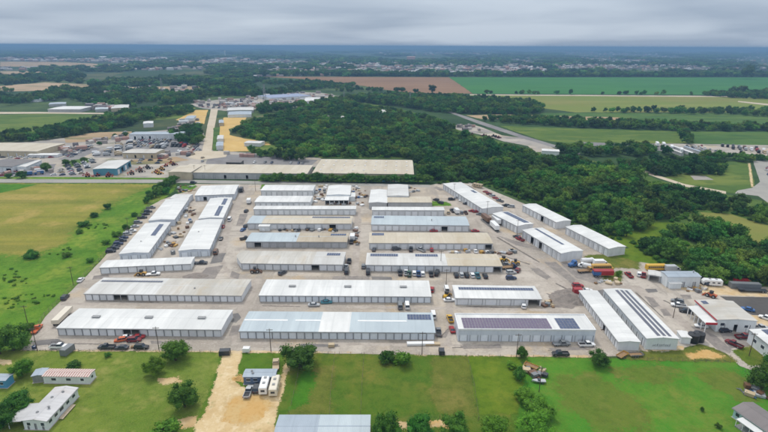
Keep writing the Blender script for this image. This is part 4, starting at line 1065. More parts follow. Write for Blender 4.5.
# --- second row
q = [(85, 293.7), (241.5, 295.7), (250.7, 279.8), (103.7, 278)]
shed('storage_shed', 'weathered grey and beige roofed long shed with a dark solar strip, second row left', q, 3.0, .4, 'stained', 'pale', ST(q, 3.0), open_bays={'y-': (4, 5)},
     sections=[(0, .45, 'white2'), (.45, 1, 'stained')], solar=[(102.5, 280.2, 162, 282.6, 'dark')], stacks=[(0.35, -.3, .4)], group=GB)
q = [(259.5, 295.5), (430.2, 296.4), (429, 281), (267, 279.7)]
shed('storage_shed', 'bright white-roofed long shed in the middle of the second row', q, 3.0, .4, 'white', 'blue', ST(q, 3.0, 2.7), door='blue', vents=3, group=GB)
q = [(455.2, 298.2), (541.5, 298.9), (534, 286.6), (453.2, 285.2)]
shed('storage_shed', 'short white shed with one long solar strip and two open bays at its right end', q, 3.2, .35, 'white', 'pale', {'y-': (6, .80, 2.7)}, open_bays={'y-': (5,)},
     solar=[(458, 287.2, 534, 291.0, 'blue')], group=GB)
# --- third row
q = [(245, 263.4), (343.5, 264.5), (344.5, 252.3), (247, 250.9)]
B = shed('storage_shed', 'weathered pale shed with a short solar array, third row beside the curving lane', q, 3.3, .4, 'stained', 'pale', ST(q, 3.3, 3.6), open_bays={'y-': (9,)},
     sections=[(0, .70, 'stained'), (.70, 1, 'white2')], solar=[(327.5, 253.0, 340, 255.8, 'blue')], group=GB)
e = 4.6; L_, D_, h_ = B.L, B.D, B.h          # its cut-off left corner
wd = MB(); foot = [(-L_/2 - .004, -D_/2), (-L_/2 - .004, D_/2), (-L_/2 - e, D_/2), (-L_/2 - e, D_ * .02)]
wd.loft([[(x, y, 0) for x, y in foot], [(x, y, h_ + .0) for x, y in foot]]); link('corner_wall', wd.mesh('corner_wall', [WM['pale']]), B.root)
rf = MB(); o_ = .25
ft = [(-L_/2 - o_ - .006, -D_/2 - o_), (-L_/2 - o_ - .006, 0), (-L_/2 - o_ - .006, D_/2 + o_), (-L_/2 - e - o_, D_/2 + o_), (-L_/2 - e - o_, D_ * .02 - .1)]
rf.loft([[(x, y, min(B.zr(y), h_ + .30) + .01) for x, y in ft], [(x, y, min(B.zr(y), h_ + .30) + .14) for x, y in ft]]); link('corner_roof', rf.mesh('corner_roof', [RM['stained']]), B.root)
q = [(366, 265), (500.8, 266.0), (497.5, 254.6), (367.5, 253.0)]
shed('storage_shed', 'half white, half beige shed with two solar strips above a row of parked cars', q, 3.3, .4, 'beige', 'pale', ST(q, 3.3, 3.9), open_bays={'y-': (15,)},
     sections=[(0, .60, 'white2'), (.60, 1, 'beige')], solar=[(370.5, 253.6, 398, 256.6, 'blue'), (415, 254.0, 438, 256.8, 'blue')], group=GB)
q = [(101.7, 267.5), (191.7, 263.8), (193.3, 257), (105, 260.8)]
shed('storage_shed', 'narrow slightly skewed white-roofed shed above the weathered one at the left', q, 3.2, .3, 'white', 'white', ST(q, 3.2, 4.2), door='white', group=GB)
# --- middle column, left half, from far to near
q = [(262, 190.5), (313.7, 190.7), (314.5, 185.2), (264.5, 185)]
shed('storage_shed', 'white shed nearest the road at the top of the middle column', q, 4.0, .4, 'white', 'white', ST(q, 4.0, 3.6, .9, 3.0), door='white', group=GB)
q = [(256.5, 202), (310.7, 202.2), (312, 196), (258, 196)]
shed('storage_shed', 'second white shed from the road in the middle column', q, 3.8, .4, 'white', 'white', ST(q, 3.8, 3.6, .9, 3.0), door='white', group=GB)
q = [(254.5, 209.2), (355.7, 209.2), (356, 206), (255.2, 206.0)]
shed('storage_shed', 'very narrow long white-roofed shed, third from the road in the middle column', q, 3.8, .25, 'white', 'white', ST(q, 3.8, 3.8, .88, 3.0), door='white', group=GB)
q = [(248.3, 223.2), (352, 223.7), (351.5, 216.2), (252, 215.9)]
shed('storage_shed', 'beige-roofed shed with a thin solar strip and a small white annex at its front', q, 3.6, .4, 'beige', 'pale', ST(q, 3.6, 4.2, .88, 2.9), open_bays={'y-': (11, 22)},
     sections=[(0, .14, 'grey'), (.14, 1, 'beige')], solar=[(312.7, 216.6, 350, 218.2, 'blue')], group=GB)
q = [(259, 226.3), (270, 226.3), (270, 223.8), (260, 223.8)]
shed('annex', 'small white annex in front of the beige shed with a thin solar strip', q, 3.0, .2, 'white', 'white', cat='shed')
q = [(247, 241.5), (348.2, 242), (347, 233.2), (251, 232.8)]
shed('storage_shed', 'grey and beige shed with dark open bays at its right, fifth in the middle column', q, 3.4, .4, 'beige2', 'grey', ST(q, 3.4, 4.0, .88, 2.8), door='grey', open_bays={'y-': (1, 14, 16)},
     sections=[(0, .5, 'grey'), (.5, 1, 'beige2')], solar=[(331, 233.6, 346, 235.8, 'blue')], stacks=[(-.05, -.1, .9), (.42, -.1, .9)], group=GB)
# --- middle column, right half
q = [(368.8, 202.8), (387, 202.8), (387.5, 189.9), (371.3, 189.9)]
shed('storage_shed', 'square bright white roof at the top of the right middle column', q, 4.2, .5, 'white', 'grey', group=GB)
q = [(387.5, 196), (408.5, 196), (407.5, 184.8), (388.3, 184.8)]
shed('storage_shed', 'off-white high shed reaching closest to the hedge row', q, 5.0, .4, 'white2', 'pale', group=GB)
q = [(387.6, 202.4), (431.5, 202.6), (430.5, 196.8), (387.8, 196.6)]
shed('storage_shed', 'beige low-roofed shed in front of the off-white high shed', q, 4.0, .3, 'beige', 'grey', group=GB)
q = [(372, 210.0), (444, 210.4), (443.5, 207.2), (372.5, 207)]
shed('storage_shed', 'narrow white-roofed shed between the beige and the blue-grey roofs', q, 3.9, .25, 'white', 'pale', ST(q, 3.9, 3.9, .88, 3.0), group=GB)
q = [(370.8, 224.4), (469.5, 225.6), (465.2, 216.6), (373, 215.8)]
shed('storage_shed', 'blue-grey roofed shed with a tiny solar array at its left end', q, 3.7, .4, 'grey', 'pale', ST(q, 3.7, 4.0, .88, 2.9), open_bays={'y-': (10, 15)}, solar=[(374, 216.2, 384, 218.2, 'blue')], stacks=[(.25, -.2, 1.0)], group=GB)
q = [(369.2, 243), (491, 243.4), (488.5, 233), (370, 232.6)]
shed('storage_shed', 'beige-roofed shed with three dark open bays near its right end', q, 3.5, .4, 'beige', 'pale', ST(q, 3.5, 4.0, .88, 2.8), open_bays={'y-': (15, 16, 20)}, solar=[(372, 232.9, 384, 235.6, 'blue')], group=GB)
q = [(326.7, 195), (350, 195), (351, 185.6), (329, 185.6)]
shed('storage_shed', 'small square white-roofed shed between the two middle columns', q, 4.0, .5, 'white', 'white', group=GB)
q = [(325, 200.2), (348.6, 200.2), (349, 196.2), (326, 196.2)]
shed('open_shed', 'low white lean-to roof in front of the small square white shed', q, 3.2, .2, 'white', 'white', {'y-': (5, .86, 2.8)}, open_bays={'y-': (0, 1, 2, 3, 4)}, cat='shed')
q = [(349.6, 197), (355, 197), (355, 193), (350, 193)]
shed('annex', 'tiny white box shed right of the small square white shed', q, 3.0, .2, 'white', 'white', cat='shed')
# --- west column
q = [(119.7, 253.8), (148, 252.8), (170, 222.9), (145.8, 223.2)]
shed('storage_shed', 'white shed with a steep-looking solar array, beside the row parked along the fence', q, 3.8, .5, 'white', 'blue', {'x-': (3, .7, 2.8), 'y-': (9, .5, 2.8)}, door='blue', solar=[(150.5, 235.8, 164, 224.2, 'blue')], stacks=[(-.35, .1, .3)], group=GB)
q = [(148.7, 220.2), (174.2, 220.2), (188, 199.2), (167, 199)]
shed('storage_shed', 'white shed behind the solar one in the west column', q, 3.8, .5, 'white', 'blue', {'y-': (8, .5, 2.8)}, door='blue', group=GB)
q = [(172, 198.4), (190, 198.4), (191, 194.3), (174, 194.3)]
shed('storage_shed', 'smallest white shed at the far end of the west column', q, 3.5, .4, 'white2', 'pale', group=GB)
q = [(178.5, 250), (209.5, 250), (221.5, 220.2), (197, 220)]
shed('storage_shed', 'big white shed along the left side of the entrance lane', q, 3.8, .5, 'white', 'blue', {'y-': (9, .5, 2.8), 'x-': (3, .7, 2.8)}, door='blue', stacks=[(.1, .3, .3)], group=GB)
q = [(199, 218.3), (222.5, 218.3), (232, 198.4), (210.8, 198)]
shed('storage_shed', 'shed with two blue solar arrays on the lane side of its roof', q, 3.8, .5, 'white', 'pale', {'y-': (7, .5, 2.8)}, solar=[(214, 216.0, 223.6, 206.0, 'blue'), (221.0, 204.8, 228, 198.6, 'blue')], group=GB)
q = [(195, 195), (234.7, 194.6), (238.3, 184.4), (201.7, 186.4)]
shed('storage_shed', 'wide white shed beside the entrance from the road', q, 4.0, .6, 'white', 'blue', {'y-': (6, .5, 2.8)}, door='blue', open_bays={'y-': (1,)}, group=GB)
# --- eastern diagonal sheds
def diag(label, px, h, n, solar=(), op=(), wall='pale', roof='white', ends=True):
    d = {'y+': (n, .74, h - .7)}
    return shed('storage_shed', label, px, h, .45, roof, wall, d, solar=solar, open_bays={'y+': op}, door='white', group=GB)
diag('longest diagonal shed, with one small solar patch near its far end', [(482.5, 208.7), (503.3, 206.7), (460.8, 182.2), (443.8, 184.2)], 4.2, 14, solar=[(470, 190.4, 477.5, 192.6, 'blue')])
diag('short diagonal shed whose right roof slope is all solar panels', [(515, 225.8), (535.6, 224.2), (506.5, 211.8), (494.2, 213.6)], 4.4, 7, op=(2,), solar=[(-.82, -.12, .92, -.86, 'L:blue')])
diag('near diagonal shed with a thin solar strip along its roof', [(560, 253.3), (584.2, 250.8), (542.7, 228.6), (522.5, 229.5)], 4.6, 9, op=(2, 4), solar=[(-.50, -.04, .94, -.30, 'L:blue')])
diag('far plain white diagonal shed against the woodland', [(555.3, 222.2), (572, 220.6), (536.7, 204.6), (522, 204.4)], 4.2, 9, op=(5,))
diag('near plain white diagonal shed beside the meadow', [(608.3, 248.3), (626.3, 247), (582, 225.3), (565, 226.7)], 4.3, 9)
q = [(619, 343), (639.7, 340.7), (596, 290.5), (580.5, 291.3)]
shed('storage_shed', 'plain white left one of the two long sheds pointing at the camera', q, 3.4, .3, 'white', 'pale', {'y+': (11, .6, 2.6)}, group=GB, open_bays={'y+': (7,)})
q = [(647, 339), (678.5, 338.2), (630, 290), (604, 289.2)]
BW = shed('storage_shed', 'right one of the two long sheds, with three dark solar strips and faded lettering', q, 4.4, .45, 'white', 'white', {'y+': (9, .4, 3.0)}, door='white', group=GB,
     solar=[(-.95, .06, .92, .28, 'L:dark'), (-.95, -.08, .92, -.30, 'L:dark'), (-.95, -.44, .92, -.66, 'L:dark')])

# --- faded script on the near gable of the right long shed (unreadable strokes in the photograph)
fl = MB(); rnd = random.Random(3)
cx0 = -3.1
for k in range(9):
    w = rnd.uniform(.38, .62); hgt = (0.95, .62, .62, .9, .62, .62, .9, .62, .5)[k]
    y = cx0 + k * .72
    fl.box(-BW.L/2 - .030, -BW.L/2 - .006, y, y + .16, 1.5, 1.5 + hgt); fl.box(-BW.L/2 - .030, -BW.L/2 - .006, y + .16, y + w, 1.5 + hgt*.45, 1.5 + hgt*.45 + .16)
    fl.box(-BW.L/2 - .030, -BW.L/2 - .006, y + w - .16, y + w, 1.5, 1.5 + hgt * .45)
fl.box(-BW.L/2 - .030, -BW.L/2 - .006, cx0, cx0 + 6.2, 1.22, 1.34)
link('faded_lettering', fl.mesh('faded_lettering', [layered('faded_paint', rgb(124, 126, 132), [(1.2, rgb(190, 194, 198), 0.45, 0.65, 0.8)])]), BW.root)

# --- eastern workshops
q = [(667.5, 276.9), (699.5, 276.9), (695, 271.4), (661.7, 271.4)]
shed('workshop', 'white block-walled workshop with grey roof in front of the woodland', q, 5.0, .4, 'bluegrey', 'white', {'y-': (3, .28, 2.6)}, door='grey', cat='workshop', stacks=[(.8, .2, 1.0)])
q = [(668.8, 283.5), (680.8, 283.5), (680, 281.2), (669, 281.2)]
shed('annex', 'small white annex at the front left corner of the block-walled workshop', q, 2.6, .2, 'white', 'white', cat='shed')
q = [(649, 275.6), (660.5, 275.6), (660, 271.0), (648.5, 271.0)]
shed('carport', 'white-roofed open carport left of the block-walled workshop', q, 2.9, .2, 'white2', 'grey', {'y-': (3, .93, 2.6), 'x-': (1, .9, 2.6)}, open_bays={'y-': (0, 1, 2), 'x-': (0,)}, cat='carport')
q = [(718.5, 320.6), (756, 320.2), (731.5, 300.6), (697, 301.2)]
BS = shed('repair_shop', 'broad grey-roofed repair shop with a white canopy and red trim on its left', q, 5.0, .5, 'stained', 'white', {'x-': (3, .30, 3.2)}, door='white', cat='workshop', open_bays={'x-': (1,)},
     windows={'x-': [(-.72, 3.2, 1.4, 1.1), (.55, 2.6, 1.2, 1.0)]}, solar=[(.55, .55, .88, .85, 'L:blue')])
rt = MB(); rt.box(-BS.L/2 - .3, BS.L/2 + .2, BS.D/2 + .42, BS.D/2 + .56, 4.70, 5.08)
link('red_fascia', rt.mesh('red_fascia', [RED]), BS.root)
cp = MB(); Ln = BS.L; y0, y1 = BS.D/2 + .66, BS.D/2 + 4.6
cp.hexa([(-Ln/2-1.2, y0, 4.15), (Ln/2-3, y0, 4.15), (Ln/2-3, y1, 3.75), (-Ln/2-1.2, y1, 3.75), (-Ln/2-1.2, y0, 4.33), (Ln/2-3, y0, 4.33), (Ln/2-3, y1, 3.93), (-Ln/2-1.2, y1, 3.93)])
co = link('canopy', cp.mesh('canopy', [RM['white']]), BS.root)
for k in range(6):
    p = MB(); x = -Ln/2 - .8 + k * (Ln - 2.6) / 5; p.box(x - .12, x + .12, y1 - .5, y1 - .26, 0, 3.80)
    link('canopy_post', p.mesh('canopy_post', [TRIM]), co)
p = MB(); p.box(-Ln/2-1.4, -Ln/2-1.22, y0 - .1, y1 + .1, 3.62, 4.42); link('canopy_fascia', p.mesh('canopy_fascia', [RED]), co)
shed('workshop', 'white workshop with small dark windows cut off by the right edge', [(792, 363), (836, 360), (790, 328.8), (752, 331)], 5.0, .5, 'white', 'white', {}, cat='workshop',
     windows={'y+': [(-.65, 2.6, 1.5, 1.2), (-.25, 2.6, 1.5, 1.2), (.2, 2.6, 1.5, 1.2), (.6, 2.6, 1.5, 1.2)], 'y-': [(-.6, 2.6, 1.5, 1.2), (0, 2.6, 1.5, 1.2), (.6, 2.6, 1.5, 1.2)], 'x-': [(-.5, 2.6, 1.5, 1.2), (.3, 2.6, 1.5, 1.2)], 'x+': [(0, 2.6, 1.5, 1.2)]}, solar=[(.60, .55, .94, -.3, 'L:blue')])
q = [(681.5, 338.3), (691.5, 336.8), (685, 331.0), (679, 331.6)]
shed('site_shed', 'narrow white storage box beside the two black tanks', q, 2.6, .12, 'white', 'white', cat='shed')

# --- houses in the foreground
q = [(46.2, 419.5), (77, 388.6), (68, 386.6), (32.5, 418.5)]
B = shed('mobile_home', 'long grey-roofed mobile home with side lean-to in the lower left', [(23, 420), (45.8, 421.6), (76.6, 388.7), (56, 387.2)], 3.0, .5, 'homegrey', 'white', {'x-': (3, .28, 2.1)}, open_bays={}, door='grey', cat='mobile home',
     windows={'y-': [(-.8, 1.9, 1.2, .9), (-.45, 1.9, 1.2, .9), (-.1, 1.9, 1.6, 1.0), (.3, 1.9, 1.2, .9), (.7, 1.9, 1.2, .9)], 'x-': [(-.6, 1.9, .9, 1.0), (.65, 1.9, .9, 1.0)]}, stacks=[(-.35, -.35, .7), (.3, .3, .3), (-.6, .3, .3), (.65, -.2, .3)])
lt = MB(); D2 = B.D/2
lt.hexa([(-B.L/2-.2, D2+.30, 2.80), (-B.L/2+7.4, D2+.30, 2.80), (-B.L/2+7.4, D2+4.6, 2.30), (-B.L/2-.2, D2+4.6, 2.30), (-B.L/2-.2, D2+.30, 2.92), (-B.L/2+7.4, D2+.30, 2.92), (-B.L/2+7.4, D2+4.6, 2.42), (-B.L/2-.2, D2+4.6, 2.42)])
lo = link('lean_to', lt.mesh('lean_to', [RM['homegrey']]), B.root)
for k in range(3):
    p = MB(); x = -B.L/2 + .1 + k * 3.4; p.box(x - .07, x + .07, D2 + 4.2, D2 + 4.34, 0, 2.36); link('post', p.mesh('post', [TRIM]), lo)
p = MB(); p.box(-B.L/2 + 4, B.L/2 - 4, -D2 - 1.5, -D2 - .26, .3, .42)
dk = link('deck', p.mesh('deck', [layered('deck_wood', rgb(196, 180, 158), [(2.0, rgb(160, 142, 118), .45, .7, .6)])]), B.root)
for k in range(5):
    p = MB(); x = -B.L/2 + 4.5 + k * (B.L - 9) / 4; p.box(x-.07, x+.07, -D2-1.45, -D2-1.31, 0, .3); link('deck_post', p.mesh('deck_post', [WM['weathered']]), dk)
rusty = layered('roof_rusty_stripes', rgb(214, 204, 198), [(0.40, rgb(158, 100, 90), .30, .60, 0.85, (1, 0.0, 0.0), 'stripe'), (0.25, rgb(208, 198, 192), .45, .62, 0.6, (0.0, 1, 0.0), 'stripe'), (0.7, rgb(196, 180, 172), 0.5, .7, .7)], rough=.6, coord='object')
RM['rusty'] = rusty
shed('mobile_home', 'small white mobile home with a rust-striped roof and grey end shed', [(44, 376), (89.5, 376.8), (93.5, 369.6), (48.7, 369.2)], 2.7, .25, 'rusty', 'white', {}, cat='mobile home',
     windows={'y-': [(-.55, 1.6, 1.4, .9), (.1, 1.6, 1.4, .9), (.7, 1.6, 1.0, .9)], 'x+': [(0, 1.6, .9, .9)]})
shed('garden_shed', 'grey weathered shed joined to the left end of the rust-striped mobile home', [(32, 375.6), (43.4, 375.6), (47.4, 369.2), (37, 369.0)], 2.5, .2, 'bluegrey', 'weathered', {'y-': (2, .5, 2.0)}, door='grey', cat='shed')
shed('garden_shed', 'blue shed with grey roof at the left picture edge', [(-6, 380.5), (6, 380.5), (12, 374.4), (-2, 374)], 2.8, .25, 'bluegrey', 'sky', {}, cat='shed', windows={'y-': [(.3, 1.7, .9, .8)]})
shed('mobile_home', 'blue-walled trailer house with a pale roof beside the parked trailers', [(243.5, 376.8), (275.5, 376.6), (276.2, 369.4), (246, 369.4)], 2.9, .3, 'bluegrey', 'navy', {}, cat='mobile home',
     windows={'y-': [(-.7, 1.8, 1.2, .9), (-.25, 1.8, 1.2, .9), (.3, 1.8, 1.2, .9)]}, stacks=[(-.55, .2, .4), (-.45, -.3, .3)])
shed('barn', 'low barn with grey ribbed roof at the bottom edge', [(272, 441), (372, 441), (367, 415.5), (281, 415.5)], 3.2, .5, 'grey', 'pale', {}, cat='barn', sections=[(0, .45, 'bluegrey'), (.45, 1, 'grey')])
BH = shed('house', 'pale blue house with grey hipped-looking roof at the lower right corner', [(778, 439), (798, 432), (752, 403), (735.7, 408.6)], 3.0, .9, 'house', 'aqua', {}, cat='house',
     windows={'y+': [(-.8, 1.7, 1.0, 1.1), (-.5, 1.7, 1.2, 1.1), (.6, 1.7, 1.2, 1.1)], 'x-': [(0, 1.7, 1.2, 1.1)], 'y-': [(-.7, 1.7, 1.2, 1.1), (-.2, 1.7, 1.2, 1.1), (.5, 1.7, 1.2, 1.1)], 'x+': [(0.2, 1.7, 1.0, 1.1)]}, overhang=.4)
pc = MB(); L_, D_ = BH.L, BH.D
pc.box(-L_*.22, L_*.26, D_/2 + .42, D_/2 + 2.9, 2.35, 2.48)
po = link('porch_roof', pc.mesh('porch_roof', [RM['white']]), BH.root)
for k in range(4):
    p = MB(); x = -L_*.21 + k * L_*.46/3; p.box(x-.06, x+.06, D_/2+2.68, D_/2+2.8, 0, 2.35); link('post', p.mesh('post', [TRIM]), po)
p = MB(); p.box(-L_*.22, L_*.26, D_/2+.28, D_/2+2.9, 0, .35); link('porch_floor', p.mesh('porch_floor', [WM['weathered']]), po)

# --- the long beige warehouse along the road and other big sheds behind
BG = 'industrial buildings beyond the road'
q = [(176, 171.5), (301, 175.5), (318, 165.8), (196, 164.0)]
shed('warehouse', 'long beige-roofed panel-walled warehouse beside the road with three dark dock doors', [(176, 172.4), (304, 173.6), (316, 165.4), (190, 164.0)], 5.0, .5, 'beige', 'grey', {'y-': (12, .22, 3.2)}, door='grey', open_bays={'y-': (1, 4, 6)}, group=BG)
B = shed('warehouse', 'wide beige warehouse roof dotted with pale vents, behind the tree row', [(310, 173.4), (414, 174.0), (412, 160.4), (324, 159.0)], 5.0, .5, 'beige', 'tan', {}, group=BG)
for i in range(9):
    for j in (-1, 0, 1):
        v = MB(); x = -B.L/2 + B.L * (i + .6) / 9.2; y = j * B.D * .3; z = B.zr(y) + .12
        v.box(-.7, .7, -.7, .7, -.05, .45); link('skylight', v.mesh('skylight', [TRIM]), B.root, (x, y, z))
BGS = [ # label, px, h, roof, wall, doors
 ('teal-walled workshop with a pale roof beside the red machines', [(94, 169), (115, 168.8), (131, 160.6), (108, 160.4)], 5.5, 'white2', 'teal', {'y-': (4, .6, 4)}),
 ('tan block warehouse behind the teal-walled workshop', [(125, 152.8), (156, 153.2), (164, 149.2), (130, 149.0)], 5, 'stained', 'tan', {'y-': (4, .2, 3)}),
 ('pale warehouse left of the entrance road beside the round tree', [(169, 171.6), (190, 173), (200, 166.5), (182, 165)], 6, 'beige', 'tan', {}),
 ('very broad beige factory roof at the left edge', [(-40, 150.4), (40, 151.6), (62, 143.4), (-20, 142.6)], 5, 'beige', 'tan', {'y-': (10, .15, 3)}),
 ('low white canopy in front of the broad factory', [(30, 155.0), (59, 155.0), (60, 153.4), (31, 153.2)], 2.5, 'white', 'pale', {}),
 ('dark-roofed workshop at the left edge beside the road', [(-14, 166), (16, 167), (34, 159.6), (0, 158.6)], 5, 'dark', 'white', {'y-': (4, .6, 3.5)}),
 ('white shed right of the dark-roofed workshop', [(16.5, 167), (26, 167), (40, 160.6), (34.6, 160)], 4.5, 'white2', 'white', {}),
 ('long white shed with many bays at the top of the trailer lot', [(131.5, 134.6), (184, 134.2), (184, 131.6), (133, 131.8)], 6, 'bluegrey', 'white', {'y-': (14, .5, 4)}),
 ('white long shed behind the western green field', [(55.5, 109.2), (87.5, 109.4), (87.5, 106.2), (56, 106.2)], 4.5, 'white', 'grey', {}),
 ('grey-roofed shed left of the white long shed behind the green field', [(48, 105), (66, 103.4), (66, 101.8), (50, 103)], 4, 'bluegrey', 'grey', {}),
 ('pale shed behind the trees at the far left', [(27, 101.2), (48, 98.4), (50, 96), (34, 98.6)], 4, 'bluegrey', 'pale', {}),
 ('white shed right of the white long shed behind the field', [(94, 104.6), (108, 104.4), (108, 102.2), (96, 102.6)], 4.5, 'white', 'grey', {}),
 ('low grey shed in front of the far white shed', [(95, 109.2), (108, 109.2), (108, 107), (96, 107.2)], 4, 'grey', 'grey', {}),
 ('pale workshop in the tree belt at the left', [(111, 108.4), (128, 108), (129, 104.6), (113, 105)], 5, 'white2', 'tan', {}),
 ('small white house on the pale green meadow', [(143, 123.6), (153, 123.4), (153, 121.2), (144, 121.4)], 5, 'white', 'pale', {}),
 ('long white low shed beside the golden lot', [(228, 114.6), (251, 114.8), (251.5, 111.6), (229, 111.4)], 4, 'bluegrey', 'white', {}),
 ('long white roofed shed behind the low one beside the golden lot', [(226.5, 110.2), (254, 110.4), (253, 107.4), (229, 107.2)], 4, 'white2', 'grey', {}),
 ('long blue-roofed dealership among bright lots', [(262, 98.6), (305, 96), (303, 93.2), (266, 95)], 5, 'pvblue', 'white', {}),
 ('white flat warehouse right of the blue-roofed dealership', [(303, 101.4), (322, 101.6), (324, 97.6), (306, 97.4)], 4, 'white', 'white', {}),
 ('pale warehouse at the right end of the bright lots', [(322, 100.4), (338, 100), (340, 96.8), (325, 96.8)], 4, 'beige', 'pale', {}),
 ('long white building beyond the woodland at the field corner', [(352, 97.2), (384, 97.4), (384, 95.2), (354, 95.2)], 5, 'white', 'white', {}),
 ('small reddish house in the woodland', [(322, 117.2), (329, 117.2), (329, 115.2), (323, 115.2)], 5, 'house', 'tan', {}),
 ('small pale house at the end of the woodland lane', [(340, 117.4), (345, 117.4), (345, 115.4), (341, 115.4)], 5, 'white2', 'tan', {}),
 ('pale farm building at the top of the woodland', [(376, 112.4), (386, 112.4), (387, 109.4), (377, 109.4)], 6, 'white2', 'pale', {}),
 ('dark long canopy in the asphalt lot behind the beige warehouse', [(227, 162.2), (242, 162.4), (242.5, 160.4), (228, 160.2)], 4.5, 'dark', 'dark', {'y-': (5, .9, 3.6)}),
 ('second dark canopy in the asphalt lot behind the beige warehouse', [(258, 165.6), (271, 165.8), (271.5, 164.0), (258.5, 163.8)], 4, 'dark', 'dark', {'y-': (4, .9, 3.2)}),
 ('white low shed at the edge of the concrete slab by the woodland', [(540, 150.6), (558, 151.6), (560, 149.6), (544, 148.8)], 4, 'white', 'white', {}),
 ('white trailer-like building in the golden lot', [(246, 143), (262, 143.4), (263, 141.2), (247, 140.6)], 3.6, 'white2', 'pale', {}),
 ('small pale shed on the verge of the straight road', [(217, 139), (223, 139), (223.5, 135.4), (218, 135.4)], 4, 'white2', 'pale', {}),
 ('second pale shed on the verge of the straight road', [(216, 146), (223, 146), (223, 142), (217, 142)], 4, 'bluegrey', 'pale', {}),
 ('pale shed at the far end of the straight road verge', [(219, 123), (223.5, 123), (223.5, 120), (219, 120)], 4, 'bluegrey', 'tan', {}),
 ('white shed left of the straight road in the golden soil', [(184, 119), (194, 118.4), (196, 115.4), (188, 116)], 5, 'bluegrey', 'white', {}),
]
BGS += [('longest of three slanting pale carports in the far eastern lot', [(680, 152.6), (685, 153.4), (666, 146.2), (662, 145.6)], 3, 'white2', 'grey', {}),
 ('middle one of three slanting pale carports in the far eastern lot', [(691, 152.6), (696, 153.2), (676, 146.2), (672, 145.8)], 3, 'white', 'grey', {}),
 ('right one of three slanting pale carports in the far eastern lot', [(702, 152.2), (706, 152.8), (687, 146.4), (683, 146.0)], 3, 'bluegrey', 'grey', {})]
RM['pvblue'] = metal_roof('roof_blue', rgb(150, 162, 190), rgb(134, 146, 174), .6)
for lab, px, h, rf, wl_, dr in BGS:
    shed('warehouse' if 'house' not in lab.split() else 'house', lab, px, h, .4, rf, wl_, dr, group=BG, cat='building',
         open_bays={'y-': tuple(range(9))} if 'canopy' in lab and 'dark' in lab else ({'y-': (1, 3, 5)} if dr else None))

# --- the distant town: pale roofs nobody could count
tb = MB(); rnd = random.Random(21); cols = 5
def town(poly, n, s0, s1, h0, h1):
    n, s0, s1 = int(n * 1.7), s0 * .75, s1 * .7
    k = 0; tries = 0
    xs = [p[0] for p in poly]; ys = [p[1] for p in poly]
    while k < n and tries < n * 30:
        tries += 1
        u, v = rnd.uniform(min(xs), max(xs)), rnd.uniform(min(ys), max(ys))
        if not inside(u, v, poly): continue
        p = G(u, v); a = rnd.choice((0, 0, .3, 1.57)) + rnd.uniform(-.1, .1)
        L, D, h = rnd.uniform(s0, s1), rnd.uniform(s0, s1) * .5, rnd.uniform(h0, h1)
        X, Y = Vector((math.cos(a), math.sin(a), 0)), Vector((-math.sin(a), math.cos(a), 0))
        m = rnd.choice((0, 0, 1, 1, 2, 2, 4, 4, 3))
        q = [p - X*L/2 - Y*D/2, p + X*L/2 - Y*D/2, p + X*L/2 + Y*D/2, p - X*L/2 + Y*D/2]
        tb.hexa([(w.x, w.y, 0) for w in q] + [(w.x, w.y, h) for w in q], m)
        r1, r2 = p - X*L*.52 + Vector((0, 0, h + D*.18)), p + X*L*.52 + Vector((0, 0, h + D*.18))
        e = [(w.x, w.y, h) for w in q]
        tb.quad([e[0], e[1], r2, r1], m); tb.quad([e[2], e[3], r1, r2], m)
        k += 1
town([(0, 57), (130, 58), (256, 58), (256, 64), (170, 65), (120, 63), (0, 61)], 300, 16, 60, 4, 11)
town([(0, 68), (128, 68), (200, 66), (256, 66), (256, 70), (120, 71), (0, 70.5)], 110, 12, 40, 4, 9)
town([(256, 60), (400, 62), (512, 62), (640, 60), (640, 64), (512, 74), (420, 75), (330, 74), (256, 72)], 760, 12, 42, 4, 10)
town([(512, 54), (768, 55), (800, 56), (800, 70), (700, 72), (600, 70), (512, 68)], 620, 12, 36, 4, 9)
town([(380, 52), (512, 51), (768, 51.6), (768, 55), (512, 55), (380, 56)], 200, 20, 70, 6, 16)
town([(190, 103), (215, 100), (262, 97), (300, 93), (322, 93), (345, 97), (336, 103), (300, 106), (262, 108), (225, 110), (200, 107)], 70, 6, 18, 2.5, 5)
town([(100, 88), (200, 88), (200, 98), (130, 99), (100, 96)], 26, 12, 30, 4, 7)
town([(256, 74), (330, 72), (330, 76), (256, 77)], 40, 10, 28, 4, 8)
town([(70, 98), (130, 98), (140, 104), (110, 110), (90, 110)], 16, 10, 26, 4, 7)
town([(166, 131), (196, 119), (201, 124), (184, 133)], 16, 5, 12, 2.4, 3.4)
town([(60, 150), (100, 140), (130, 136), (130, 139), (100, 145), (66, 155)], 12, 5, 14, 2.4, 4)
town([(2, 168), (26, 166), (56, 166), (50, 175), (4, 176)], 9, 4, 9, 2.4, 3.2)
town([(130, 157), (190, 152), (196, 155), (150, 160)], 9, 4, 10, 2.4, 3.4)
town([(226, 104), (262, 101), (262, 108), (226, 109)], 20, 6, 16, 2.5, 4.5)
town([(220, 153.6), (300, 157), (310, 160), (240, 157)], 10, 4, 9, 2.4, 3.2)
town([(446, 127), (476, 127), (486, 131), (462, 130)], 6, 6, 14, 2.4, 4)
cs = [rgb(188, 184, 180), rgb(156, 148, 144), rgb(172, 138, 128), rgb(206, 208, 210), rgb(122, 118, 122)]
o = link('distant_town', tb.mesh('distant_town', [layered('town_%d' % i, c, [(0.02, rgb(150, 146, 142), .45, .7, .4)]) for i, c in enumerate(cs)]))
tag(o, 'scattered pale roofs of the town on the far plain', 'town', None, 'stuff')
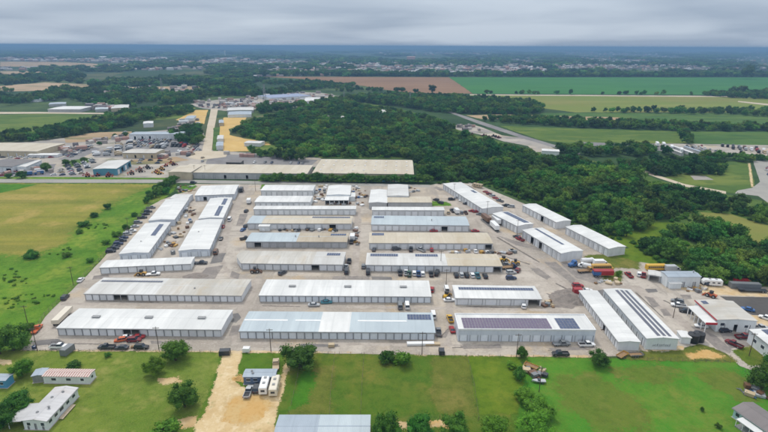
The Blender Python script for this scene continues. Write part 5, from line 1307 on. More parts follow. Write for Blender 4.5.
for i, (x0, x1, y, h, lab) in enumerate(((177, 184, 60.6, 14, 'left one of two white halls shining on the far plain'), (189, 195, 60.4, 14, 'right one of two white halls shining on the far plain'),
        (97, 108, 58.6, 12, 'white hall on the far plain at the left'), (407, 415, 62.5, 34, 'pinkish tall block rising from the far town'), (300, 308, 73.5, 10, 'white hall behind the brown ploughed field'))):
    a, b = G(x0, y), G(x1, y); L = b.x - a.x
    mb = MB(); mb.box(-L/2, L/2, 0, L*.5, 0, h, 0); mb.hexa([(-L/2-1, -1, h), (L/2+1, -1, h), (L/2+1, L*.5+1, h), (-L/2-1, L*.5+1, h), (-L/2-1, L*.24, h+L*.05), (L/2+1, L*.24, h+L*.05), (L/2+1, L*.26, h+L*.05), (-L/2-1, L*.26, h+L*.05)], 0)
    for k in range(6): mb.box(-L/2 + L*(k+.25)/6, -L/2 + L*(k+.75)/6, -.4, .05, h*.25, h*.6, 1)
    tag(link('hall', mb.mesh('hall', [layered('hall_%d' % i, rgb(*((240, 240, 242) if i != 3 else (196, 160, 156)))), GLASS]), None, (a.x + L/2, a.y, 0)), lab, 'building')
# control tower and water towers on the plain
def tower(x, y, top, lab, kind):
    p = G(x, y); dist = p.y * math.cos(PITCH)
    h = (y - top) / F * dist / math.cos(PITCH) * 0.95
    mb = MB()
    if kind == 'control':
        mb.tube((0, 0, -1), (0, 0, h * .82), h * .06, h * .05, 8); mb.tube((0, 0, h * .82), (0, 0, h * .94), h * .06, h * .13, 8); mb.tube((0, 0, h * .94), (0, 0, h), h * .12, h * .05, 8)
    else:
        mb.tube((0, 0, -1), (0, 0, h * .7), h * .07, h * .06, 8); mb.tube((0, 0, h * .62), (0, 0, h * .78), h * .06, h * .26, 12); mb.tube((0, 0, h * .78), (0, 0, h * .92), h * .26, h * .22, 12); mb.tube((0, 0, h * .92), (0, 0, h), h * .22, h * .02, 12)
    tag(link(kind + '_tower', mb.mesh(kind + '_tower', [layered('tower_white', rgb(226, 226, 226))]), None, p), lab, 'tower')
tower(225.3, 57, 51, 'tall pale control tower on the far left plain', 'control')
tower(74.5, 54, 50.4, 'white water tower on the far left horizon', 'water')
tower(714, 52, 48.6, 'white water tower on the right horizon', 'water')
tower(757, 51.8, 48, 'rightmost white water tower on the horizon', 'water')
# lattice pylons
def pylon(x, yb, yt, lab):
    p = G(x, yb); dist = -(ROTT @ (p - Vector((0, 0, CAMZ)))).z
    h = (yb - yt) / F * dist * 1.02; mb = MB(); w = h * .09
    for sx in (-1, 1):
        for sy in (-1, 1): mb.tube((sx*w, sy*w, 0), (sx*w*.18, sy*w*.18, h), .28, .2, 4)
    n = 7
    for k in range(n):
        z0, z1 = h*k/n, h*(k+1)/n; a, b = w*(1-.82*k/n), w*(1-.82*(k+1)/n)
        for sy in (-1, 1): mb.tube((-a, sy*a, z0), (b, sy*b, z1), .16, .16, 4); mb.tube((a, sy*a, z0), (-b, sy*b, z1), .16, .16, 4)
    t = link('pylon', mb.mesh('lattice', [VENT]), None, p)
    for k, z in enumerate((.72, .84, .96)):
        c = MB(); c.tube((-h*.11, 0, h*z), (h*.11, 0, h*z), .22, .22, 4); link('crossarm', c.mesh('crossarm', [VENT]), t)
    tag(t, lab, 'pylon')
pylon(163, 98, 79, 'grey lattice pylon above the belts of trees at the left')
pylon(265, 104, 85, 'grey lattice pylon left of the blue-roofed dealership')
pylon(410, 104, 92, 'small lattice pylon above the woodland right of the middle')
pylon(344, 102, 92, 'lattice pylon behind the pale warehouse at the lots')

# ------------------------------------------------------------------ vehicles and other objects
PC = {}
def pm(name, c, rough=0.35, spec=0.5):
    if name not in PC: PC[name] = layered('paint_' + name, c, [(1.3, tuple(x * .82 for x in c[:3]) + (1,), .45, .7, .35)], rough=rough, spec=spec, coord='object')
    return PC[name]
for n, c in dict(white=(232, 234, 236), silver=(178, 182, 186), grey=(122, 126, 130), black=(38, 40, 44), dark=(58, 62, 68), navy=(46, 62, 96), blue=(56, 100, 156), teal=(70, 134, 150),
                 red=(158, 38, 44), maroon=(116, 28, 36), orange=(196, 98, 54), yellow=(212, 168, 52), gold=(196, 154, 72), cream=(220, 212, 196), tan=(190, 172, 142), brown=(112, 82, 62), green=(60, 104, 84), cyan=(56, 160, 196)).items(): pm(n, rgb(*c))
TYRE = layered('tyre', rgb(34, 34, 36), rough=.9)
RIM = layered('rim', rgb(168, 170, 174), rough=.35, metallic=.6)
LAMP = layered('lamp_lens', rgb(226, 226, 216), rough=.2)
TAIL = layered('tail_lens', rgb(150, 24, 24), rough=.3)
CARGO = layered('cargo_bed', rgb(70, 70, 72), rough=.8)
WOODM = layered('timber', rgb(150, 122, 92), [(1.5, rgb(118, 96, 72), .4, .7, .7)], rough=.9)
def hull(st):
    """st: (x, half width low, half width high, z low, z shoulder, z top) sections -> closed loft"""
    secs = []
    for x, w0, w1, zl, zs, zt in st:
        secs.append([(x, -w0*.96, zl), (x, -w0, zl + .12), (x, -w0, zs), (x, -w1, zt), (x, w1, zt), (x, w0, zs), (x, w0, zl + .12), (x, w0*.96, zl)])
    return secs
def wheel_mesh(r, w):
    mb = MB(); mb.tube((0, -w/2, 0), (0, w/2, 0), r, r, 14, 0); mb.tube((0, -w/2 - .01, 0), (0, w/2 + .01, 0), r * .6, r * .6, 10, 1)
    return mb.mesh('wheel', [TYRE, RIM])
WH = {k: wheel_mesh(*k) for k in ((.34, .22), (.42, .26), (.50, .28), (.75, .45))}
def lamps(mb, x, w, z, m, sx):
    for s in (-1, 1): mb.box(x - .03 * sx if sx < 0 else x - .03, x + .03, s * w - .16, s * w + .16, z - .08, z + .08, m)
KIND = {}
def defkind(name, parts, wheels, cat): KIND[name] = (parts, wheels, cat)
def greenhouse(xr0, xr1, xf0, xf1, zb, zt, w, wt):
    """window band: bottom from xr0 to xf1, top from xr1 to xf0"""
    mb = MB(); mb.hexa([(xr0, -w, zb), (xf1, -w, zb), (xf1, w, zb), (xr0, w, zb), (xr1, -wt, zt), (xf0, -wt, zt), (xf0, wt, zt), (xr1, wt, zt)], 0); return mb
def roofpanel(mb, x0, x1, w, z):
    mb.hexa([(x0, -w, z), (x1, -w, z), (x1, w, z), (x0, w, z), (x0 + .12, -w * .9, z + .07), (x1 - .15, -w * .9, z + .07), (x1 - .15, w * .9, z + .07), (x0 + .12, w * .9, z + .07)])
def mk_car(name, L, Wd, zs, zt, cab, wheelbase, r, cat):
    h = L / 2; w = Wd / 2; b = MB()
    b.loft(hull([(-h, w*.84, w*.78, .42, zs*.86, zs*.94), (-h + .18, w*.96, w*.88, .30, zs*.92, zs), (-wheelbase/2, w, w*.92, .26, zs*.94, zs), (wheelbase/2, w, w*.92, .26, zs*.92, zs*.98), (h - .35, w*.95, w*.84, .30, zs*.80, zs*.86), (h, w*.80, w*.72, .42, zs*.68, zs*.74)]))
    a0, a1, f0, f1 = cab
    roofpanel(b, a1 - .03, f0 + .03, w*.80, zt - .03)
    for s in (-1, 1):  # pillars
        for (xb, xt) in ((a0 + .02, a1 + .02), ((a0 + f1) * .5 - .1, (a1 + f0) * .5), (f1 - .05, f0 - .02)):
            b.hexa([(xb - .05, s*w*.905 - .02, zs - .05), (xb + .05, s*w*.905 - .02, zs - .05), (xb + .05, s*w*.905 + .02, zs - .05), (xb - .05, s*w*.905 + .02, zs - .05),
                    (xt - .05, s*w*.795 - .02, zt), (xt + .05, s*w*.795 - .02, zt), (xt + .05, s*w*.795 + .02, zt), (xt - .05, s*w*.795 + .02, zt)])
    g = greenhouse(a0, a1, f0, f1, zs - .04, zt - .02, w*.90, w*.79)
    lm = MB(); lamps(lm, h - .05, w*.62, zs*.66, 0, 1)
    tl = MB(); lamps(tl, -h + .02, w*.66, zs*.80, 0, 1)
    defkind(name, [('body', b.mesh('body', [PC['white']]), True), ('cabin_glass', g.mesh('cabin_glass', [GLASS]), False), ('headlight', lm.mesh('headlight', [LAMP]), False), ('tail_light', tl.mesh('tail_light', [TAIL]), False)],
            [(sx * wheelbase/2, sy * (w - .13), r) for sx in (-1, 1) for sy in (-1, 1)], cat)
mk_car('sedan', 4.7, 1.84, .92, 1.44, (-1.75, -1.0, .45, 1.15), 2.75, (.34, .22), 'car')
mk_car('hatch', 4.2, 1.80, .95, 1.52, (-1.95, -1.6, .45, 1.15), 2.6, (.34, .22), 'car')
mk_car('suv', 4.9, 1.95, 1.06, 1.76, (-2.3, -2.0, .50, 1.15), 2.85, (.42, .26), 'car')
mk_car('van', 5.4, 2.0, 1.20, 2.20, (-2.6, -2.5, 1.3, 2.1), 3.2, (.42, .26), 'van')
def mk_pickup(name, L, Wd, flat=False, rack=False):
    h, w = L/2, Wd/2; b = MB(); zs = 1.10
    b.loft(hull([(-.35, w, w*.94, .36, zs*.95, zs), (wb := 1.75, w, w*.92, .36, zs*.95, zs*1.02), (h - .3, w*.95, w*.86, .40, zs*.88, zs*.94), (h, w*.84, w*.78, .48, zs*.74, zs*.80)]))
    roofpanel(b, -.25, 1.0, w*.80, 1.80)
    b.box(-h, -.35, -w*.9, w*.9, .42, .70)
    g = greenhouse(-.35, -.22, .95, 1.6, zs - .03, 1.81, w*.90, w*.79)
    bed = MB()
    if flat: bed.box(-h, -.45, -w, w, .70, .84); bed.box(-.55, -.45, -w, w, .84, 1.6)
    else:
        for s in (-1, 1): bed.box(-h, -.35, min(s*w, s*(w-.12)), max(s*w, s*(w-.12)), .45, zs)
        bed.box(-h, -h + .1, -w + .12, w - .12, .45, zs - .03)
    floor = MB(); floor.box(-h + .1, -.35, -w + .12, w - .12, .70, .74)
    if rack:
        for x in (-h + .2, -1.4, -.5):
            for s in (-1, 1): floor.tube((x, s*(w - .1), zs if not flat else .84), (x, s*(w - .1), 1.9), .04, .04, 5)
        for s in (-1, 1): floor.tube((-h, s*(w - .1), 1.9), (1.2, s*(w - .1), 1.9), .04, .04, 5)
    lm = MB(); lamps(lm, h - .04, w*.68, .85, 0, 1)
    tl = MB(); lamps(tl, -h + .0, w*.86, .85, 0, 1)
    defkind(name, [('body', b.mesh('body', [PC['white']]), True), ('cargo_bed', bed.mesh('cargo_bed', [PC['white']]), True), ('bed_floor', floor.mesh('bed_floor', [CARGO]), False), ('cabin_glass', g.mesh('cabin_glass', [GLASS]), False), ('headlight', lm.mesh('headlight', [LAMP]), False), ('tail_light', tl.mesh('tail_light', [TAIL]), False)],
            [(sx, sy * (w - .14), (.42, .26)) for sx in (-1.75, 1.8) for sy in (-1, 1)], 'pickup')
mk_pickup('pickup', 5.7, 1.98); mk_pickup('flatbed', 6.2, 2.1, True); mk_pickup('rack_pickup', 5.8, 1.98, False, True)
def mk_boxtruck(name, L, boxh, cargo_mat=None, tank=False, flat=False):
    h = L/2; w = 1.2; c = MB()
    c.loft(hull([(h - 2.1, w*.95, w*.9, .5, 1.5, 2.5), (h - 1.2, w*.95, w*.85, .5, 1.5, 2.45), (h - .75, w*.93, w*.82, .5, 1.4, 1.55), (h, w*.85, w*.75, .55, 1.15, 1.3)]))
    g = greenhouse(h - 2.0, h - 1.9, h - 1.15, h - .78, 1.56, 2.30, w*.97, w*.90)
    ch = MB(); ch.box(-h, h - .6, -.45, .45, .55, .85)
    k = MB()
    if tank: k.tube((-h, 0, 1.75), (h - 2.3, 0, 1.75), .95, .95, 14); k.tube((-h*.4, 0, 2.6), (-h*.4, 0, 2.85), .3, .3, 8); k.box(-h, h - 2.3, -.9, .9, .85, 1.05)
    elif flat: k.box(-h, h - 2.3, -1.2, 1.2, .9, 1.08); k.box(h - 2.4, h - 2.3, -1.2, 1.2, 1.08, 2.3)
    else: k.box(-h, h - 2.25, -1.22, 1.22, .88, boxh); k.box(-h - .02, -h, -1.1, 1.1, 1.0, boxh - .12)
    defkind(name, [('cab', c.mesh('cab', [PC['white']]), True), ('cabin_glass', g.mesh('cabin_glass', [GLASS]), False), ('chassis', ch.mesh('chassis', [DARKM]), False), ('cargo_box' if not (tank or flat) else ('tank' if tank else 'deck'), k.mesh('cargo', [cargo_mat or PC['white']]), cargo_mat is None)],
            [(x, sy * .98, (.50, .28)) for x in (-h + 1.4, h - 1.3) for sy in (-1, 1)], 'truck')
mk_boxtruck('box_truck', 7.2, 3.2); mk_boxtruck('tank_truck', 7.5, 0, PC['white'], True); mk_boxtruck('flat_truck', 7.5, 0, WOODM, False, True)
def mk_semi(name, L, hgt, cargo, two=None):
    h = L/2; k = MB(); k.box(-h, h, -1.27, 1.27, 1.1, hgt)
    n = int(L / 1.2)
    for i in range(n + 1):
        x = -h + .05 + i * (L - .1) / n
        for s in (-1, 1): k.box(x - .04, x + .04, s*1.27 - .03, s*1.27 + .03, 1.15, hgt - .05)
    u = MB(); u.box(-h, h, -.5, .5, .9, 1.1)
    for s in (-1, 1): u.box(h - 2.6, h - 2.4, s*.8 - .08, s*.8 + .08, 0.0, 1.1)
    parts = [('cargo_box', k.mesh('cargo_box', [PC['white']]), True), ('underframe', u.mesh('underframe', [DARKM]), False)]
    if two:
        e = MB(); e.box(-h - .01, -h + L*.35, -1.30, 1.30, 1.12, hgt - .5); parts.append(('painted_end', e.mesh('painted_end', [PC[two]]), False))
    defkind(name, parts, [(x, sy * 1.0, (.50, .28)) for x in (-h + 1.0, -h + 2.2) for sy in (-1, 1)], 'trailer')
mk_semi('semi_trailer', 13.5, 3.9, 'white'); mk_semi('short_trailer', 9.5, 3.6, 'white'); mk_semi('low_trailer', 11.0, 2.7, 'white'); mk_semi('striped_trailer', 9.0, 3.3, 'red', 'blue')
def mk_tractor_unit():
    c = MB(); w = 1.2
    c.loft(hull([(-.6, w, w*.9, .6, 1.9, 3.2), (.8, w, w*.85, .6, 1.9, 3.1), (1.3, w*.92, w*.8, .6, 1.7, 1.95), (3.0, w*.8, w*.7, .6, 1.4, 1.6)]))
    g = greenhouse(-.2, -.1, .75, 1.25, 1.95, 2.8, w*1.01, w*.92); f = MB(); f.box(-3, 2.6, -.45, .45, .6, .9)
    defkind('semi_tractor', [('cab', c.mesh('cab', [PC['blue']]), True), ('cabin_glass', g.mesh('cabin_glass', [GLASS]), False), ('chassis', f.mesh('chassis', [DARKM]), False)], [(x, s*1.0, (.50, .28)) for x in (-2.3, -1.2, 2.2) for s in (-1, 1)], 'truck')
mk_tractor_unit()
def mk_bus():
    b = MB(); L = 10.5; h = L/2; w = 1.2
    b.loft([[(x, -w, .6), (x, -w, 2.5), (x, -w*.8, z), (x, w*.8, z), (x, w, 2.5), (x, w, .6)] for x, z in ((-h, 2.85), (-h + .3, 3.0), (h - 1.6, 3.0), (h - 1.3, 2.9))])
    b.loft(hull([(h - 1.3, w*.95, w*.8, .6, 1.4, 1.6), (h - .3, w*.85, w*.7, .6, 1.2, 1.4), (h, w*.78, w*.65, .65, 1.1, 1.25)]))
    g = MB()
    for i in range(9):
        for s in (-1, 1): g.box(-h + .5 + i*.95, -h + 1.3 + i*.95, s*w - .02, s*w + .02, 1.75, 2.4)
    g.box(h - 1.28, h - 1.24, -w*.8, w*.8, 1.75, 2.5)
    st = MB()
    for s in (-1, 1): st.box(-h + .2, h - 1.4, s*w - .03, s*w + .03, 1.3, 1.42)
    defkind('school_bus', [('body', b.mesh('body', [PC['yellow']]), True), ('window_row', g.mesh('window_row', [GLASS]), False), ('rub_rail', st.mesh('rub_rail', [DARKM]), False)], [(x, s*1.0, (.50, .28)) for x in (-h + 2.4, h - 1.5) for s in (-1, 1)], 'bus')
mk_bus()
def mk_camper():
    b = MB(); L = 8.0; h = L/2; w = 1.22
    b.loft([[(x, -w, zl), (x, -w, zt - .2), (x, -w + .2, zt), (x, w - .2, zt), (x, w, zt - .2), (x, w, zl)] for x, zl, zt in ((-h, .7, 2.85), (-h + .3, .55, 3.0), (h - .8, .55, 3.0), (h - .1, .9, 2.3), (h, 1.0, 1.9))])
    g = MB()
    for s in (-1, 1):
        for x0 in (-3.0, -.9, 1.2): g.box(x0, x0 + 1.1, s*w - .02, s*w + .02, 1.5, 2.1)
    g.box(-h - .03, -h + .03, -.6, .6, 1.5, 2.2)
    a = MB()
    for x in (-1.6, 1.0): a.box(x - .4, x + .4, -.4, .4, 2.98, 3.22)
    t = MB(); t.tube((h - .2, 0, .6), (h + 1.1, 0, .5), .07, .07, 6); t.tube((h + .9, 0, 0), (h + .9, 0, .6), .05, .05, 6)
    defkind('camper', [('body', b.mesh('body', [PC['white']]), True), ('window', g.mesh('window', [GLASS]), False), ('roof_unit', a.mesh('roof_unit', [VENT]), False), ('hitch', t.mesh('hitch', [DARKM]), False)], [(x, s*1.05, (.34, .22)) for x in (-.9, -.15) for s in (-1, 1)], 'camper trailer')
mk_camper()
def mk_loader():
    b = MB(); b.loft(hull([(-2.2, .75, .7, .7, 1.3, 1.6), (-.6, .8, .7, .6, 1.4, 1.7), (.9, .6, .55, .7, 1.2, 1.4), (1.6, .5, .45, .7, 1.1, 1.2)]))
    c = MB()
    for x in (-.6, .5):
        for s in (-1, 1): c.box(x - .06, x + .06, s*.6 - .06, s*.6 + .06, 1.5, 2.7)
    c.box(-.75, .65, -.72, .72, 2.7, 2.82)
    g = MB(); g.box(-.52, .42, -.56, .56, 1.65, 2.68)
    k = MB()
    for s in (-1, 1): k.hexa([(.6, s*.62-.09, 1.5), (.9, s*.62-.09, 1.5), (.9, s*.62+.09, 1.5), (.6, s*.62+.09, 1.5), (2.4, s*.62-.09, .5), (2.6, s*.62-.09, .6), (2.6, s*.62+.09, .6), (2.4, s*.62+.09, .5)])
    k.hexa([(2.4, -1.1, .1), (3.2, -1.1, .12), (3.2, 1.1, .12), (2.4, 1.1, .1), (2.3, -1.1, .95), (2.5, -1.1, .95), (2.5, 1.1, .95), (2.3, 1.1, .95)])
    defkind('loader', [('body', b.mesh('body', [PC['yellow']]), True), ('cab_frame', c.mesh('cab_frame', [DARKM]), False), ('cabin_glass', g.mesh('cabin_glass', [GLASS]), False), ('bucket', k.mesh('bucket', [PC['yellow']]), True)], [(x, s*.85, (.75, .45)) for x in (-1.3, 1.1) for s in (-1, 1)], 'loader')
mk_loader()
def mk_utility_trailer():
    b = MB(); b.box(-2.2, 2.2, -1.0, 1.0, .5, .62)
    r = MB()
    for s in (-1, 1): r.box(-2.2, 2.2, s*1.0 - .03, s*1.0 + .03, .62, .95)
    r.box(2.17, 2.23, -1, 1, .62, 1.1)
    t = MB(); t.tube((2.2, -.5, .5), (3.4, 0, .45), .05, .05, 5); t.tube((2.2, .5, .5), (3.4, 0, .45), .05, .05, 5); t.tube((3.2, 0, 0), (3.2, 0, .5), .04, .04, 5)
    defkind('utility_trailer', [('deck', b.mesh('deck', [WOODM]), False), ('rail', r.mesh('rail', [PC['dark']]), True), ('hitch', t.mesh('hitch', [DARKM]), False)], [(x, s*1.12, (.34, .22)) for x in (-.7, .1) for s in (-1, 1)], 'trailer')
mk_utility_trailer()
def mk_lowboy():
    b = MB(); b.box(-6, 4, -1.25, 1.25, .8, 1.0); b.box(4, 6, -1.25, 1.25, 1.25, 1.42); b.box(3.8, 4.1, -1.25, 1.25, .8, 1.42)
    u = MB(); u.box(-5.8, 5.8, -.4, .4, .5, .8); u.box(4.6, 4.8, -.8, .8, 0, 1.25)
    defkind('lowboy', [('deck', b.mesh('deck', [PC['dark']]), True), ('underframe', u.mesh('underframe', [DARKM]), False)], [(x, s*1.0, (.50, .28)) for x in (-5, -3.8) for s in (-1, 1)], 'trailer')
mk_lowboy()
def mk_boat():
    b = MB(); b.loft([[(x, -w, .95), (x, -w*.5, .45), (x, w*.5, .45), (x, w, .95), (x, w*.9, 1.25), (x, -w*.9, 1.25)] for x, w in ((-2.6, 1.0), (-.5, 1.1), (1.4, .9), (2.6, .35), (3.0, .08))])
    t = MB(); t.box(-2.6, 3.4, -.08, .08, .32, .45); t.box(-1.4, -1.2, -1.1, 1.1, .3, .42); t.tube((3.3, 0, 0), (3.3, 0, .4), .05, .05, 5)
    g = MB(); g.hexa([(-.2, -.8, 1.25), (.7, -.8, 1.25), (.7, .8, 1.25), (-.2, .8, 1.25), (-.2, -.7, 1.7), (.1, -.7, 1.7), (.1, .7, 1.7), (-.2, .7, 1.7)])
    defkind('boat_trailer', [('boat_hull', b.mesh('boat_hull', [PC['silver']]), True), ('trailer_frame', t.mesh('trailer_frame', [DARKM]), False), ('windshield', g.mesh('windshield', [GLASS]), False)], [(-1.3, s*1.15, (.34, .22)) for s in (-1, 1)], 'boat')
mk_boat()

SUNK = 0.045
def hd(x0, y0, x1, y1):
    a, b = G(x0, y0), G(x1, y1); return math.degrees(math.atan2(b.y - a.y, b.x - a.x))
def spawn(kind, x, y, hd, colour, label, name=None, group=None, at=None):
    parts, wheels, cat = KIND[kind]
    p = at or G(x, y)
    nm = name or {'sedan': 'parked_car', 'hatch': 'parked_car', 'suv': 'parked_car', 'van': 'parked_van', 'flatbed': 'flatbed_pickup', 'rack_pickup': 'pickup'}.get(kind, kind)
    t = link(nm, None, None, (p.x, p.y, SUNK), R(hd)); t.empty_display_size = .5
    for (pn, me, painted) in parts:
        o = link(pn, me, t)
        if painted: paint(o, PC[colour])
    for (wx, wy, k) in wheels: link('wheel', WH[k], t, (wx, wy, k[0]))
    if kind == 'boat_trailer': t.scale = (.75, .75, .75)
    tag(t, label, cat, group); return t

